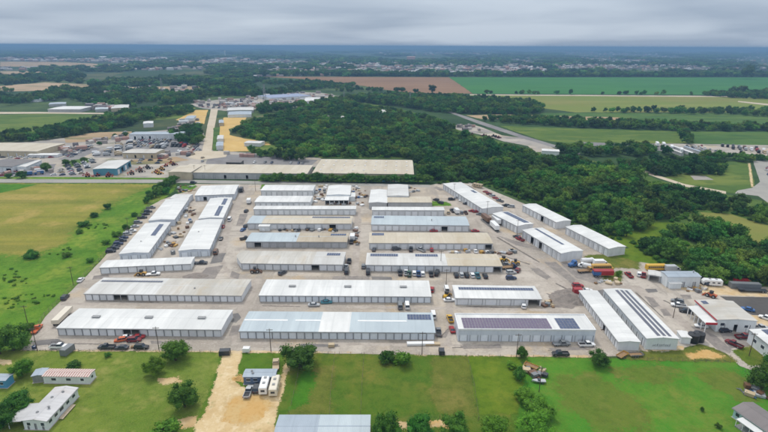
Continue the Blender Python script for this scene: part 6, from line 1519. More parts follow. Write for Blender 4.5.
V = [ # kind, pixel x, y, heading (0 = right, 90 = away), colour, label
 ('flatbed', 37.0, 330.5, hd(33, 335, 42, 325), 'orange', 'orange flatbed pickup at the corner by the large dark tree'),
 ('rack_pickup', 59, 348, 2, 'white', 'white rack pickup at the yard edge beside the small grey cargo trailer'),
 ('pickup', 107, 348.6, 180, 'dark', 'dark pickup parked at the lawn edge, leftmost of the three dark vehicles'),
 ('sedan', 122, 349.0, 180, 'dark', 'dark car parked at the lawn edge, middle one of three dark vehicles'),
 ('suv', 141.6, 348.6, 0, 'black', 'black car parked at the lawn edge, rightmost of the three dark vehicles'),
 ('hatch', 120.8, 341.2, 200, 'orange', 'orange car in front of the open bays of the front left shed'),
 ('sedan', 126.4, 338.8, 20, 'white', 'white car just behind the orange one at the open bays'),
 ('suv', 134.5, 341.4, 5, 'maroon', 'dark red car in front of the open bays of the front left shed'),
 ('sedan', 138.5, 338.2, 10, 'red', 'bright red car behind the dark red one at the open bays'),
 ('low_trailer', 63.2, 319.4, hd(56, 328, 73, 311), 'cream', 'long cream box trailer along the left end of the front left shed'),
 ('sedan', 81, 281, hd(75, 287, 86, 276), 'white', 'white car on the west lane beside the weed field'),
 ('suv', 65.5, 298.6, hd(60, 304, 71, 293), 'dark', 'dark car alone on the west lane above the front left shed'),
 ('loader', 141.7, 275.4, 180, 'gold', 'small gold loader behind the weathered second row shed'),
 ('flatbed', 153.2, 275.2, 10, 'white', 'white flatbed pickup beside the small gold loader'),
 ('flatbed', 201, 264.0, 0, 'dark', 'dark flatbed pickup at the corner of the big white lane shed'),
 ('sedan', 221.2, 239.4, 97, 'dark', 'dark car in the entrance lane beside the big white shed'),
 ('van', 216, 253.4, 97, 'brown', 'brown van in the entrance lane at the near corner of the big white shed'),
 ('pickup', 245.2, 239.4, 30, 'dark', 'dark pickup at the left end of the grey and beige shed'),
 ('box_truck', 241.7, 191.5, 97, 'dark', 'dark box truck at the wide white shed by the entrance'),
 ('box_truck', 249.2, 203.0, 97, 'white', 'white box truck on the entrance lane beside the second white shed'),
 ('suv', 246.4, 212, 85, 'dark', 'dark car on the entrance lane at the end of the narrow white shed'),
 ('van', 229.8, 220.4, 97, 'white', 'white van beside the shed with two blue solar arrays'),
 ('sedan', 223.2, 227.4, 97, 'red', 'red car beside the big white lane shed'),
 ('suv', 246, 227.0, 85, 'dark', 'dark car at the left end of the beige shed with the annex'),
 ('sedan', 243.2, 230.6, 75, 'blue', 'blue car at the left end of the beige shed with the annex'),
 ('loader', 255.2, 272.6, 10, 'brown', 'brown loader in front of the third row weathered shed'),
 ('suv', 282.6, 274.0, 60, 'dark', 'dark car in front of the open bay of the third row weathered shed'),
 ('pickup', 346, 268.4, 85, 'silver', 'silver pickup at the right end of the third row weathered shed'),
 ('van', 346.8, 272.8, 88, 'dark', 'dark van at the near right corner of the third row weathered shed'),
 ('pickup', 349.2, 262.2, 90, 'dark', 'dark pickup in the gap between the third row sheds'),
 ('box_truck', 352.6, 239.4, 90, 'white', 'white box truck in the gap between the middle columns'),
 ('pickup', 351.6, 242.8, 90, 'dark', 'dark pickup just behind the white box truck in the column gap'),
 ('suv', 363.6, 267.4, 90, 'grey', 'grey car at the left end of the shed with two solar strips'),
 ('van', 368.0, 273.4, 92, 'dark', 'dark van at the near left corner of the shed with two solar strips'),
 ('pickup', 400, 274.0, 92, 'dark', 'dark pickup at the left end of the row below the two-strip shed'),
 ('pickup', 406, 274.0, 90, 'white', 'white pickup beside the green one below the two-strip shed'),
 ('pickup', 409.0, 275.2, 90, 'green', 'green pickup below the two-strip shed'),
 ('suv', 414.2, 274.4, 90, 'white', 'white car between the green and the blue pickup'),
 ('pickup', 418.4, 275.0, 90, 'blue', 'blue pickup below the two-strip shed'),
 ('suv', 422.6, 275.0, 90, 'white', 'white car right of the blue pickup below the two-strip shed'),
 ('pickup', 431, 275.2, 90, 'dark', 'dark pickup left of a black van below the two-strip shed'),
 ('van', 437, 274.6, 75, 'black', 'black van below the dark open bay of the two-strip shed'),
 ('box_truck', 403, 269.6, 0, 'white', 'white box truck against the wall of the two-strip shed'),
 ('sedan', 374.2, 250.4, 80, 'dark', 'dark car at the left of the lane below the three-bay beige shed'),
 ('van', 379, 248.0, 0, 'white', 'white van against the wall of the three-bay beige shed'),
 ('suv', 396.4, 250.0, 20, 'dark', 'dark car standing alone left of two pickups below the three-bay beige shed'),
 ('pickup', 411, 250.4, 85, 'dark', 'dark pickup in the middle of the lane below the three-bay beige shed'),
 ('pickup', 421, 250.8, 130, 'silver', 'silver pickup parked askew below the three-bay beige shed'),
 ('hatch', 431.6, 250.8, 90, 'red', 'small red car below the three-bay beige shed'),
 ('sedan', 475.4, 252.2, 90, 'white', 'white car below the last open bay of the three-bay beige shed'),
 ('suv', 431.9, 290.8, 80, 'red', 'red car at the right end of the bright white second row shed'),
 ('loader', 446.6, 297.4, 60, 'yellow', 'yellow loader left of the white shed with one solar strip'),
 ('van', 446.4, 290.8, 90, 'white', 'white van behind the yellow loader'),
 ('sedan', 449, 301.0, 5, 'white', 'white car below the yellow loader'),
 ('suv', 456, 276.4, 92, 'black', 'leftmost car, black, in the row of six below the beige shed half'),
 ('suv', 461.2, 276.0, 92, 'silver', 'second car, silver, in the row of six below the beige shed half'),
 ('suv', 466.4, 276.4, 92, 'black', 'third car, black, in the row of six below the beige shed half'),
 ('suv', 472, 276.4, 92, 'white', 'fourth car, white, in the row of six below the beige shed half'),
 ('pickup', 477.4, 276.8, 92, 'teal', 'teal pickup, fifth in the row of six below the beige shed half'),
 ('suv', 485, 277.2, 92, 'black', 'last car, black, in the row of six below the beige shed half'),
 ('loader', 503.4, 261.4, 20, 'yellow', 'yellow loader at the back of the cluster right of the two-strip shed'),
 ('loader', 515, 264.6, 170, 'gold', 'gold loader at the right of the cluster beside the two-strip shed'),
 ('flat_truck', 509, 268.6, 12, 'navy', 'navy flat truck in the cluster right of the two-strip shed'),
 ('pickup', 505, 266.0, 5, 'grey', 'grey pickup tucked in the cluster right of the two-strip shed'),
 ('suv', 511, 273.6, 8, 'silver', 'silver car in the cluster right of the two-strip shed'),
 ('suv', 517.6, 271.4, 60, 'maroon', 'dark red car at the right edge of the cluster by the two-strip shed'),
 ('suv', 511, 279.2, 5, 'navy', 'dark blue car in front of the cluster right of the two-strip shed'),
 ('sedan', 433.8, 231.8, 5, 'red', 'red car below the blue-grey roofed shed'),
 ('sedan', 475.2, 231.8, 3, 'red', 'red car on open concrete right of the blue-grey roofed shed'),
 ('suv', 448.4, 213.4, 80, 'tan', 'tan car at the right end of the narrow white shed'),
 ('box_truck', 456, 213.0, 100, 'white', 'white box truck right of the narrow white shed'),
 ('pickup', 452.0, 211.6, 100, 'dark', 'dark pickup between the tan car and the white box truck'),
 ('suv', 461.4, 213.4, 90, 'grey', 'grey car right of the white box truck near the narrow shed'),
 ('pickup', 465.6, 213.6, 95, 'brown', 'brown pickup at the right end of the row near the narrow shed'),
 ('suv', 436, 200.8, 130, 'black', 'black car on the lane left of the longest diagonal shed'),
 ('suv', 440.4, 203.6, 130, 'dark', 'dark car just below a black one on the lane left of the longest diagonal shed'),
 ('suv', 451.6, 200.2, 10, 'black', 'black car close to the middle of the longest diagonal shed'),
 ('sedan', 457, 198.6, 150, 'silver', 'silver car against the longest diagonal shed, farthest of its row'),
 ('sedan', 462, 201.6, 150, 'white', 'white car against the longest diagonal shed, second of its row'),
 ('suv', 466.4, 204.6, 150, 'dark', 'dark car against the longest diagonal shed, third of its row'),
 ('sedan', 471.8, 211.8, 150, 'red', 'red car near the close end of the longest diagonal shed'),
 ('sedan', 476.2, 212.4, 5, 'red', 'second red car near the close end of the longest diagonal shed'),
 ('suv', 480, 215.2, 150, 'grey', 'grey car at the close corner of the longest diagonal shed'),
 ('short_trailer', 486.0, 221.2, hd(491, 225, 481, 217), 'brown', 'brown box trailer right of the blue-grey roofed shed'),
 ('short_trailer', 494.4, 229.0, hd(499, 233, 490, 224), 'white', 'white box trailer nearer than the brown one'),
 ('short_trailer', 496.0, 223.2, hd(500, 226.5, 492, 219.5), 'white', 'white box trailer close to the shed with the solar slope'),
 ('camper', 477.4, 187.4, 140, 'tan', 'tan camper behind the longest diagonal shed'),
 ('sedan', 485.6, 192.6, 130, 'red', 'red car behind the longest diagonal shed, nearest the camper'),
 ('suv', 489.0, 195.0, 130, 'maroon', 'dark red car behind the longest diagonal shed'),
 ('suv', 492.0, 196.6, 130, 'silver', 'silver car in the row behind the longest diagonal shed'),
 ('sedan', 495.4, 198.8, 130, 'red', 'red car low in the row behind the longest diagonal shed'),
 ('pickup', 499.8, 201.6, 130, 'grey', 'grey pickup at the near end of the row behind the longest diagonal shed'),
 ('suv', 505.6, 206.4, 150, 'dark', 'dark car in the gap right of the longest diagonal shed'),
 ('suv', 511, 207.4, 170, 'silver', 'silver car on the lane in front of the far plain diagonal shed'),
 ('pickup', 519.8, 240.2, 120, 'red', 'red pickup at the far end of the near thin-strip diagonal shed'),
 ('suv', 516.6, 238.0, 120, 'dark', 'dark car behind the red pickup by the diagonal sheds'),
 ('semi_tractor', 574, 266.4, 200, 'blue', 'blue semi tractor at the grassy corner by the tankers'),
 ('tank_truck', 588, 263.2, 8, 'white', 'white tank truck behind the blue semi tractor'),
 ('tank_truck', 586.0, 268.4, 150, 'white', 'white tank truck in front of the other one by the blue tractor'),
 ('flat_truck', 585, 272.2, 10, 'gold', 'gold flat truck beside the tankers'),
 ('school_bus', 602, 270.2, 3, 'gold', 'gold bus body behind the red and white trailer'),
 ('striped_trailer', 602.4, 276.6, 0, 'red', 'red trailer with a blue end below the gold bus'),
 ('box_truck', 600.6, 266.0, 2, 'white', 'white box truck behind the gold bus'),
 ('pickup', 628.6, 276.2, 92, 'red', 'red pickup on the dark pad beside the open carport'),
 ('suv', 639, 275.4, 65, 'white', 'white car between the red pickup and the open carport'),
 ('pickup', 643.4, 276.4, 60, 'red', 'red and rusty pickup next to the open carport'),
 ('school_bus', 656.6, 270.2, 2, 'yellow', 'yellow school bus behind the open carport'),
 ('box_truck', 672, 271.6, 2, 'silver', 'silver box truck right of the yellow school bus'),
 ('suv', 577.6, 286.8, 0, 'red', 'red car on the lane above the two long near sheds'),
 ('sedan', 587.4, 291.6, 5, 'white', 'white car at the far end of the two long near sheds'),
 ('pickup', 678.4, 306.8, 160, 'white', 'white pickup left of the canopy of the repair shop'),
 ('suv', 677.2, 302.6, 150, 'grey', 'grey car behind the white pickup by the repair shop'),
 ('suv', 685.6, 312.4, 160, 'black', 'black car left of the canopy of the repair shop'),
 ('sedan', 701, 327.2, 170, 'white', 'white car at the near end of the repair shop canopy'),
 ('suv', 724.6, 331.8, 5, 'black', 'black car in front of the repair shop'),
 ('pickup', 743, 338.0, 5, 'maroon', 'dark red pickup between the repair shop and the right edge workshop'),
 ('pickup', 733.6, 345.4, 120, 'maroon', 'maroon pickup on the drive left of the right edge workshop'),
 ('pickup', 759.6, 329.0, 0, 'silver', 'silver pickup behind the right edge workshop'),
 ('sedan', 747.4, 310.4, 150, 'blue', 'blue car on the dark asphalt lot'),
 ('suv', 765.6, 319.4, 130, 'white', 'white car at the near edge of the dark asphalt lot'),
 ('rack_pickup', 586.4, 346.0, 2, 'white', 'white pickup at the right end of the solar-roofed front shed'),
 ('flatbed', 561.2, 345.2, 5, 'grey', 'grey flatbed pickup below the solar-roofed front shed'),
 ('pickup', 560.2, 355.4, 180, 'black', 'black pickup at the pasture edge below the solar-roofed front shed'),
 ('camper', 711, 285.4, 170, 'white', 'white camper right of the block-walled workshop'),
 ('suv', 703, 284.4, 100, 'dark', 'dark car between the block-walled workshop and the white camper'),
 ('lowboy', 752, 291.8, 176, 'dark', 'long dark lowboy trailer in front of the blue-grey container'),
 ('loader', 710.4, 297.0, 130, 'orange', 'orange machine at the corner of the dark asphalt lot'),
 ('utility_trailer', 635.6, 356.0, 5, 'grey', 'flat utility trailer on the yard edge below the two long near sheds'),
 ('utility_trailer', 622, 356.4, 35, 'gold', 'small yellow-railed trailer left of the flat utility trailer'),
 ('van', 400, 307.2, 92, 'grey', 'grey van in front of the bright white second row shed, left of a white one'),
 ('van', 407, 307.2, 92, 'white', 'white van in front of the bright white second row shed'),
 ('pickup', 438.4, 333.4, 88, 'grey', 'grey pickup with pale cab in the gap beside the grey-blue front shed'),
 ('van', 433, 316.6, 90, 'white', 'white van behind the right end of the grey-blue front shed'),
 ('pickup', 450, 320.2, 96, 'yellow', 'yellow pickup in the gap left of the solar-roofed front shed'),
 ('sedan', 452, 330.8, 94, 'red', 'bright red car in the gap left of the solar-roofed front shed'),
 ('hatch', 523.4, 307.2, 80, 'white', 'small white vehicle by the open bays of the one-strip shed'),
 ('sedan', 314, 306.0, 2, 'silver', 'silver car below the bright white second row shed'),
 ('sedan', 326.6, 303.2, 5, 'teal', 'grey-teal car against the wall of the bright white second row shed'),
 ('flatbed', 276, 366, 100, 'tan', 'tan truck behind the blue-walled trailer house'),
 ('pickup', 248.6, 393.5, hd(247, 398, 252, 386), 'silver', 'silver pickup left of the two campers on the sandy drive'),
 ('suv', 257, 389.5, hd(256, 394, 259, 384), 'dark', 'dark car between the silver pickup and the campers'),
 ('camper', 265.4, 388, hd(266, 396, 271, 378), 'white', 'left, larger camper on the sandy drive'),
 ('camper', 275.0, 389.5, hd(275, 397, 279, 380), 'cream', 'right, cream camper on the sandy drive'),
 ('boat_trailer', 539, 382.6, 175, 'silver', 'silver boat on a trailer in the pasture beside the junk pile'),
 ('suv', 193.6, 183.4, 0, 'dark', 'dark car turning in from the road at the top left of the yard'),
 ('semi_tractor', 383, 182.0, 10, 'cyan', 'light blue truck on the road in front of the tree row'),
 ('flat_truck', 393, 182.4, 8, 'white', 'white truck behind the light blue one on the road'),
 ('utility_trailer', 531, 367.5, 140, 'gold', 'yellow utility trailer above the junk pile on the pasture'),
]
for v in V: spawn(*v)
# row parked along the west fence
ROW = [(111, 252.4), (113.4, 249.6), (115.8, 247.2), (118.4, 244.8), (121.2, 241.8), (124, 238.6), (127.6, 235), (131.2, 232.2), (135, 227.4), (138.2, 223.4), (142.4, 218.6), (145.8, 215), (148.2, 212.4), (151, 208.6)]
ORD = ['nearest', 'second', 'third', 'fourth', 'fifth', 'sixth', 'seventh', 'eighth', 'ninth', 'tenth', 'eleventh', 'twelfth', 'thirteenth', 'last']
RC = ['black', 'dark', 'black', 'navy', 'dark', 'navy', 'silver', 'white', 'silver', 'grey', 'dark', 'black', 'dark', 'grey']
for i, (x, y) in enumerate(ROW):
    spawn(('suv', 'pickup', 'sedan')[i % 3], x, y, 18 + (i % 3) * 4, RC[i], '%s %s in the row parked along the west fence, %s' % (RC[i], ('car', 'pickup', 'car')[i % 3], ORD[i] + (' from the near end' if i not in (0, 13) else ' of all')), None, 'vehicles parked along the west fence')

# ---- far lots: many small vehicles, one mesh each
def lowcar(kind):
    mb = MB()
    if kind == 'car':
        mb.loft(hull([(-2.3, .8, .72, .3, .7, .85), (-1.3, .9, .84, .3, .8, .95), (1.2, .9, .84, .3, .8, .93), (2.3, .78, .7, .3, .6, .72)]), 0)
        mb.hexa([(-1.9, -.8, .9), (1.2, -.8, .9), (1.2, .8, .9), (-1.9, .8, .9), (-1.3, -.7, 1.45), (.5, -.7, 1.45), (.5, .7, 1.45), (-1.3, .7, 1.45)], 1)
        mb.box(-1.32, .52, -.69, .69, 1.45, 1.5, 0)
    elif kind == 'trailer':
        mb.box(-6, 6, -1.25, 1.25, 1.0, 3.9, 0); mb.box(-5.5, 5.5, -.5, .5, .6, 1.0, 1)
        for x in (-5, -3.8, 4): mb.box(x - .45, x + .45, -1.15, 1.15, 0, .95, 1)
    elif kind == 'truck':
        mb.box(-3.5, 1.2, -1.2, 1.2, .9, 3.0, 0); mb.loft(hull([(1.4, 1.1, 1.0, .5, 1.5, 2.4), (2.4, 1.1, .95, .5, 1.4, 2.3), (2.9, 1.05, .9, .5, 1.2, 1.4), (3.5, .95, .85, .5, 1.0, 1.15)]), 0); mb.box(-3.3, 3, -.5, .5, .5, .9, 1)
        mb.box(2.05, 2.65, -1.0, 1.0, 1.5, 2.15, 1)
        for x in (-2.4, 2.3): mb.box(x - .45, x + .45, -1.15, 1.15, 0, .9, 1)
    elif kind == 'machine':
        mb.box(-1.8, .9, -.8, .8, .8, 1.7, 0); mb.box(-.6, .4, -.6, .6, 1.7, 2.7, 1); mb.box(-.7, .5, -.7, .7, 2.7, 2.82, 0); mb.box(.9, 2.8, -.25, .25, 1.1, 1.4, 0); mb.box(2.6, 3.3, -1, 1, .2, .9, 0)
        for x in (-1.2, .9):
            for s in (-1, 1): mb.tube((x, s*.7, .7), (x, s*1.05, .7), .7, .7, 10, 1)
    if kind == 'car':
        for x in (-1.4, 1.4):
            for s in (-1, 1): mb.tube((x, s*.7, .33), (x, s*.93, .33), .33, .33, 8, 1)
    return mb.mesh('vehicle_' + kind, [PC['white'], TYRE if kind != 'car' else GLASS])
LOW = {k: lowcar(k) for k in ('car', 'trailer', 'truck', 'machine')}
def far_rows(poly, kind, spacing, heading, colours, label, cat, group, keep=.8, seed=0, n_max=60, mass=False):
    joined = MB(); cl_ = sorted(set(colours))
    rnd = random.Random(seed); wp = world_poly(poly); a = R(heading)
    cx, cy = sum(p[0] for p in wp) / len(wp), sum(p[1] for p in wp) / len(wp)
    X, Y = Vector((math.cos(a), math.sin(a))), Vector((-math.sin(a), math.cos(a))); n = 0
    for i in range(-60, 61):
        for j in range(-40, 41):
            p = Vector((cx, cy)) + X * spacing[0] * i + Y * spacing[1] * j + Vector((rnd.gauss(0, .3), rnd.gauss(0, .3)))
            if n >= n_max or not inside(p.x, p.y, wp) or rnd.random() > keep: continue
            if mass:      # too far to tell apart: one object
                q = a + rnd.gauss(0, .05); ci = cl_.index(rnd.choice(colours)); k0 = len(joined.v); cq, sq = math.cos(q), math.sin(q)
                for v in LOW[kind].vertices: joined.v.append((p.x + v.co.x * cq - v.co.y * sq, p.y + v.co.x * sq + v.co.y * cq, v.co.z + .1))
                for f in LOW[kind].polygons: joined.f.append(tuple(k0 + i_ for i_ in f.vertices)); joined.m.append(len(cl_) if f.material_index else ci)
                n += 1; continue
            o = link({'car': 'parked_car', 'trailer': 'box_trailer', 'truck': 'parked_truck', 'machine': 'machine'}[kind], LOW[kind], None, (p.x, p.y, .10), a + rnd.choice((0, math.pi)) + rnd.gauss(0, .05))
            paint(o, PC[rnd.choice(colours)]); tag(o, label, cat, group); n += 1
    if mass: tag(link('distant_cars', joined.mesh('distant_cars', [PC[c] for c in cl_] + [GLASS])), label, cat, None, 'stuff')
MIX = ['white', 'white', 'silver', 'silver', 'grey', 'dark', 'black', 'navy', 'red', 'tan']
far_rows([(90, 156), (112, 147), (132, 141), (136, 146), (122, 156)], 'truck', (9.5, 4.0), 25, ['white', 'white', 'silver', 'grey', 'dark', 'tan'], 'pale truck in the crowded lot below the bare field at the left', 'truck', 'trucks in the crowded western lot', .72, 1, 70)
far_rows([(128, 148), (140, 138), (176, 136), (166, 146)], 'car', (6.0, 3.2), 75, MIX, 'small vehicle in the crowded western lot below the long white bays', 'car', 'vehicles in the western lot', .8, 2, 90)
far_rows([(150, 147), (186, 143), (186, 147), (154, 149)], 'truck', (9.5, 4.2), 80, MIX, 'truck in the row right of the tan block warehouse', 'truck', 'trucks in the western lot', .8, 3, 24)
far_rows([(84, 177.6), (112, 177.6), (112, 175.2), (86, 174.8)], 'machine', (8, 5.5), 20, ['red', 'orange', 'red'], 'red machine in the row facing the road beside the teal workshop', 'machine', 'red machines by the road', .9, 4, 14)
far_rows([(128, 174), (146, 166), (150, 169), (136, 176)], 'machine', (7, 5.5), 30, ['grey', 'dark', 'brown', 'orange'], 'machine in the yard right of the teal workshop', 'machine', 'machines in the yard by the teal workshop', .8, 5, 14)
far_rows([(150, 176), (158, 170), (172, 163), (176, 164), (162, 174), (156, 177)], 'machine', (7, 4.4), 40, ['orange', 'brown', 'yellow', 'maroon', 'gold'], 'rusty orange machine in the double row left of the pale warehouse', 'machine', 'rusty machines by the pale warehouse', .9, 6, 26)
far_rows([(52, 176), (66, 166), (92, 160), (94, 163), (84, 175)], 'car', (6.5, 3.4), 35, MIX, 'small vehicle in the yard left of the teal workshop', 'car', 'vehicles left of the teal workshop', .75, 7, 50)
far_rows([(26, 176), (34, 166), (52, 164), (52, 174)], 'truck', (9, 4.5), 30, ['white', 'blue', 'navy', 'grey'], 'truck in the yard by the dark-roofed workshop', 'truck', 'trucks by the dark-roofed workshop', .6, 8, 14)
far_rows([(62, 156), (92, 145), (98, 146), (70, 158)], 'car', (6.5, 3.2), 55, MIX, 'small vehicle in the strip beside the broad factory', 'car', 'vehicles beside the broad factory', .8, 9, 34)
far_rows([(0, 176), (14, 170), (24, 172), (16, 177)], 'car', (6, 3.4), 15, MIX + ['blue', 'cyan'], 'small vehicle at the road left of the dark-roofed workshop', 'car', 'vehicles at the left end of the road', .8, 10, 18)
far_rows([(112, 164.5), (122, 161), (176, 158), (186, 160), (150, 165)], 'car', (8, 5), 15, MIX + ['brown', 'tan'], 'small vehicle on the bare lot between the teal and the tan workshops', 'car', 'vehicles on the bare lot', .35, 31, 30)
far_rows([(186, 146), (196, 140), (200, 152), (188, 158)], 'car', (6.5, 3.6), 70, MIX, 'small vehicle in the lot left of the straight road', 'car', 'vehicles left of the straight road', .6, 32, 24)
far_rows([(0, 158), (28, 156.6), (60, 157), (58, 159), (28, 160)], 'car', (7, 3.6), 20, MIX, 'small vehicle in front of the broad beige factory', 'car', 'vehicles before the broad factory', .55, 33, 30)
far_rows([(246, 163), (306, 165), (304, 163.4), (250, 161)], 'car', (6, 3.4), 85, MIX, 'small vehicle in the dark asphalt lot behind the beige warehouse', 'car', 'vehicles behind the beige warehouse', .4, 34, 24)
far_rows([(684, 146), (704, 146), (720, 153), (700, 153)], 'car', (7, 3.6), 70, MIX, 'mass of small vehicles in the far eastern lot', 'cars', None, .7, 11, 60, True)
far_rows([(716, 146), (764, 147), (766, 155), (736, 153)], 'truck', (11, 5), 60, MIX + ['brown'], 'truck in the far eastern lot', 'truck', 'trucks in the far eastern lot', .6, 12, 26)
far_rows([(644, 145), (660, 145), (688, 153), (672, 153)], 'trailer', (15, 6), 70, ['grey', 'white', 'dark'], 'box trailer in the far eastern asphalt lane', 'trailer', 'trailers in the far eastern lot', .6, 13, 14)
far_rows([(764, 163), (776, 163), (780, 178), (768, 176)], 'car', (6, 3.4), 80, ['blue', 'red', 'white', 'silver'], 'small vehicle on the concrete road at the right edge', 'car', 'vehicles at the right edge', .9, 14, 14)
far_rows([(200, 107), (226, 101), (262, 99), (262, 106), (226, 109)], 'car', (9, 6), 15, MIX + ['red', 'red', 'blue'], 'mass of small vehicles in the bright lots beyond the golden lot', 'cars', None, .5, 15, 90, True)
far_rows([(262, 106), (300, 100), (302, 104), (264, 108)], 'car', (9, 6), 15, MIX + ['red', 'blue'], 'mass of small vehicles before the blue-roofed dealership', 'cars', None, .6, 16, 80, True)
far_rows([(200, 156), (206, 154), (206, 162), (198, 162)], 'car', (7, 4), 80, MIX, 'small vehicle left of the dark asphalt lot', 'car', 'vehicles left of the asphalt lot', .7, 17, 10)
far_rows([(120, 131.5), (130, 131), (130, 134), (118, 136)], 'car', (7, 4), 20, MIX, 'small vehicle at the edge of the bare field', 'car', 'vehicles at the bare field', .6, 18, 14)
far_rows([(172, 126), (190, 119), (194, 120), (178, 128)], 'trailer', (15, 7), 20, ['white', 'silver'], 'white trailer on the meadow left of the straight road', 'trailer', 'trailers left of the straight road', .8, 19, 14)
far_rows([(468, 133.6), (500, 137), (498, 139.5), (470, 134.8)], 'machine', (9, 6), 20, ['brown', 'maroon', 'dark'], 'dark machine on the concrete slab by the woodland', 'machine', 'machines on the concrete slab', .7, 20, 10)

# ---- containers, tanks, dumpsters
def container(x, y, hd, L, h, colour, label, w=2.44, name='shipping_container'):
    mb = MB(); n = int(L / .5)
    mb.box(-L/2, L/2, -w/2, w/2, .12, h)
    for i in range(n):
        a = -L/2 + .1 + i * (L - .2) / n
        for s in (-1, 1): mb.box(a, a + .28, s*w/2 - .03, s*w/2 + .04, .2, h - .15)
    for sx in (-1, 1):
        for sy in (-1, 1): mb.box(sx*L/2 - .08, sx*L/2 + .08, sy*w/2 - .08, sy*w/2 + .08, 0, h + .02)
    t = link(name, mb.mesh('container_shell', [PC[colour]]), None, (G(x, y).x, G(x, y).y, SUNK), R(hd))
    d = MB()
    for s in (-1, 1): d.box(L/2 + .005, L/2 + .06, min(.05*s, s*(w/2 - .1)), max(.05*s, s*(w/2 - .1)), .25, h - .2)
    link('end_door', d.mesh('end_door', [PC[colour]]), t)
    tag(t, label, 'container')
container(744, 288.2, 175, 12.2, 2.6, 'grey', 'long blue-grey container at the woodland edge')
container(577.4, 293.0, 0, 3.6, 2.2, 'red', 'red box container by the far end of the left long near shed')
container(225, 354.4, 5, 3.4, 1.8, 'dark', 'dark dumpster at the top of the sandy drive', 2.0, 'dumpster')
container(246.6, 351.6, 0, 2.2, 1.6, 'white', 'small white tank box right of the sandy drive top', 1.6, 'tank_box')
container(68, 353.0, 80, 4.2, 2.4, 'grey', 'small grey cargo trailer box on the lawn edge', 2.1, 'cargo_box')
container(741, 284.4, 178, 6, 2.4, 'red', 'red container behind the blue-grey one')
container(331.4, 346.8, 3, 2.0, 1.2, 'tan', 'tan crate pile below the white section of the grey-blue shed', 1.4, 'crate')
container(420.5, 344.8, 2, 9.5, 0.9, 'white', 'low white stack of panels below the grey-blue front shed', 1.6, 'panel_stack')
container(432.6, 344.8, 2, 5.0, 0.7, 'tan', 'low tan stack of boards below the right end of the grey-blue front shed', 1.6, 'panel_stack')
container(441.5, 353.5, 88, 2.4, 1.6, 'dark', 'dark bin at the yard edge in the gap beside the solar-roofed shed', 1.8, 'dumpster')
def tank(x, y, r, h, colour, label):
    mb = MB(); mb.tube((0, 0, 0), (0, 0, h), r, r, 18); mb.tube((0, 0, h), (0, 0, h + r*.25), r, r*.25, 18)
    for k in range(4): mb.tube((0, 0, h*(.15 + .22*k)), (0, 0, h*(.15 + .22*k) + .1), r*1.025, r*1.025, 18)
    p = G(x, y); t = link('storage_tank', mb.mesh('tank_shell', [PC[colour]]), None, (p.x, p.y, SUNK))
    c = MB(); c.tube((0, 0, h + r*.2), (0, 0, h + r*.25 + .2), r*.22, r*.22, 10); link('hatch', c.mesh('hatch', [DARKM]), t)
    tag(t, label, 'tank')
tank(692.4, 341.6, 1.9, 3.1, 'black', 'left black water tank beside the narrow white storage box')
tank(698.0, 340.6, 1.9, 3.1, 'black', 'right black water tank beside the narrow white storage box')
tank(173.2, 254.0, 1.1, 1.8, 'grey', 'grey tank between the two white west column sheds')
tank(34.4, 348.6, .7, 1.0, 'navy', 'dark blue barrel at the lower left yard corner')

# ---- clutter of the workshops: pallets, crates, drums
def pallet_mesh(seed):
    rnd = random.Random(seed); mb = MB(); n = rnd.randint(2, 6)
    for k in range(n):
        z = k * .22; dx, dy = rnd.uniform(-.05, .05), rnd.uniform(-.05, .05)
        for y in (-.5, 0, .5): mb.box(-.6 + dx, .6 + dx, y - .06 + dy, y + .06 + dy, z, z + .14)
        for x in (-.5, -.25, 0, .25, .5): mb.box(x - .08 + dx, x + .08 + dx, -.58 + dy, .58 + dy, z + .14, z + .18)
    return mb.mesh('pallet_stack', [WOODM])
def crate_mesh(seed):
    rnd = random.Random(seed); mb = MB(); a, b, c = rnd.uniform(.6, 1.4), rnd.uniform(.5, 1.0), rnd.uniform(.7, 1.5)
    mb.box(-a, a, -b, b, .08, c); mb.box(-a - .05, a + .05, -b - .05, b + .05, c, c + .07); mb.box(-a, a, -b*.8, -b*.5, 0, .08); mb.box(-a, a, b*.5, b*.8, 0, .08)
    for x in (-a*.6, 0, a*.6): mb.box(x - .05, x + .05, -b - .04, b + .04, .08, c)
    return mb.mesh('crate', [PC['grey']])
def scrap_mesh(seed):
    rnd = random.Random(seed); mb = MB()
    for k in range(9):
        a = Vector((rnd.uniform(-1.4, 1.4), rnd.uniform(-1, 1), rnd.uniform(.05, .4))); d = Vector((rnd.uniform(-1, 1), rnd.uniform(-1, 1), rnd.uniform(-.2, .4))).normalized() * rnd.uniform(.6, 1.6)
        mb.tube(a, a + d, rnd.uniform(.06, .2), None, 5)
    for k in range(4):
        x, y = rnd.uniform(-1.2, 1.2), rnd.uniform(-.8, .8); s = rnd.uniform(.2, .5); mb.box(x - s, x + s, y - s*.7, y + s*.7, 0, s * 1.2)
    return mb.mesh('scrap_pile', [PC['grey']])
PAL = [pallet_mesh(i) for i in range(4)]; CRA = [crate_mesh(i) for i in range(4)]; SCR = [scrap_mesh(i) for i in range(4)]
rnd = random.Random(99)
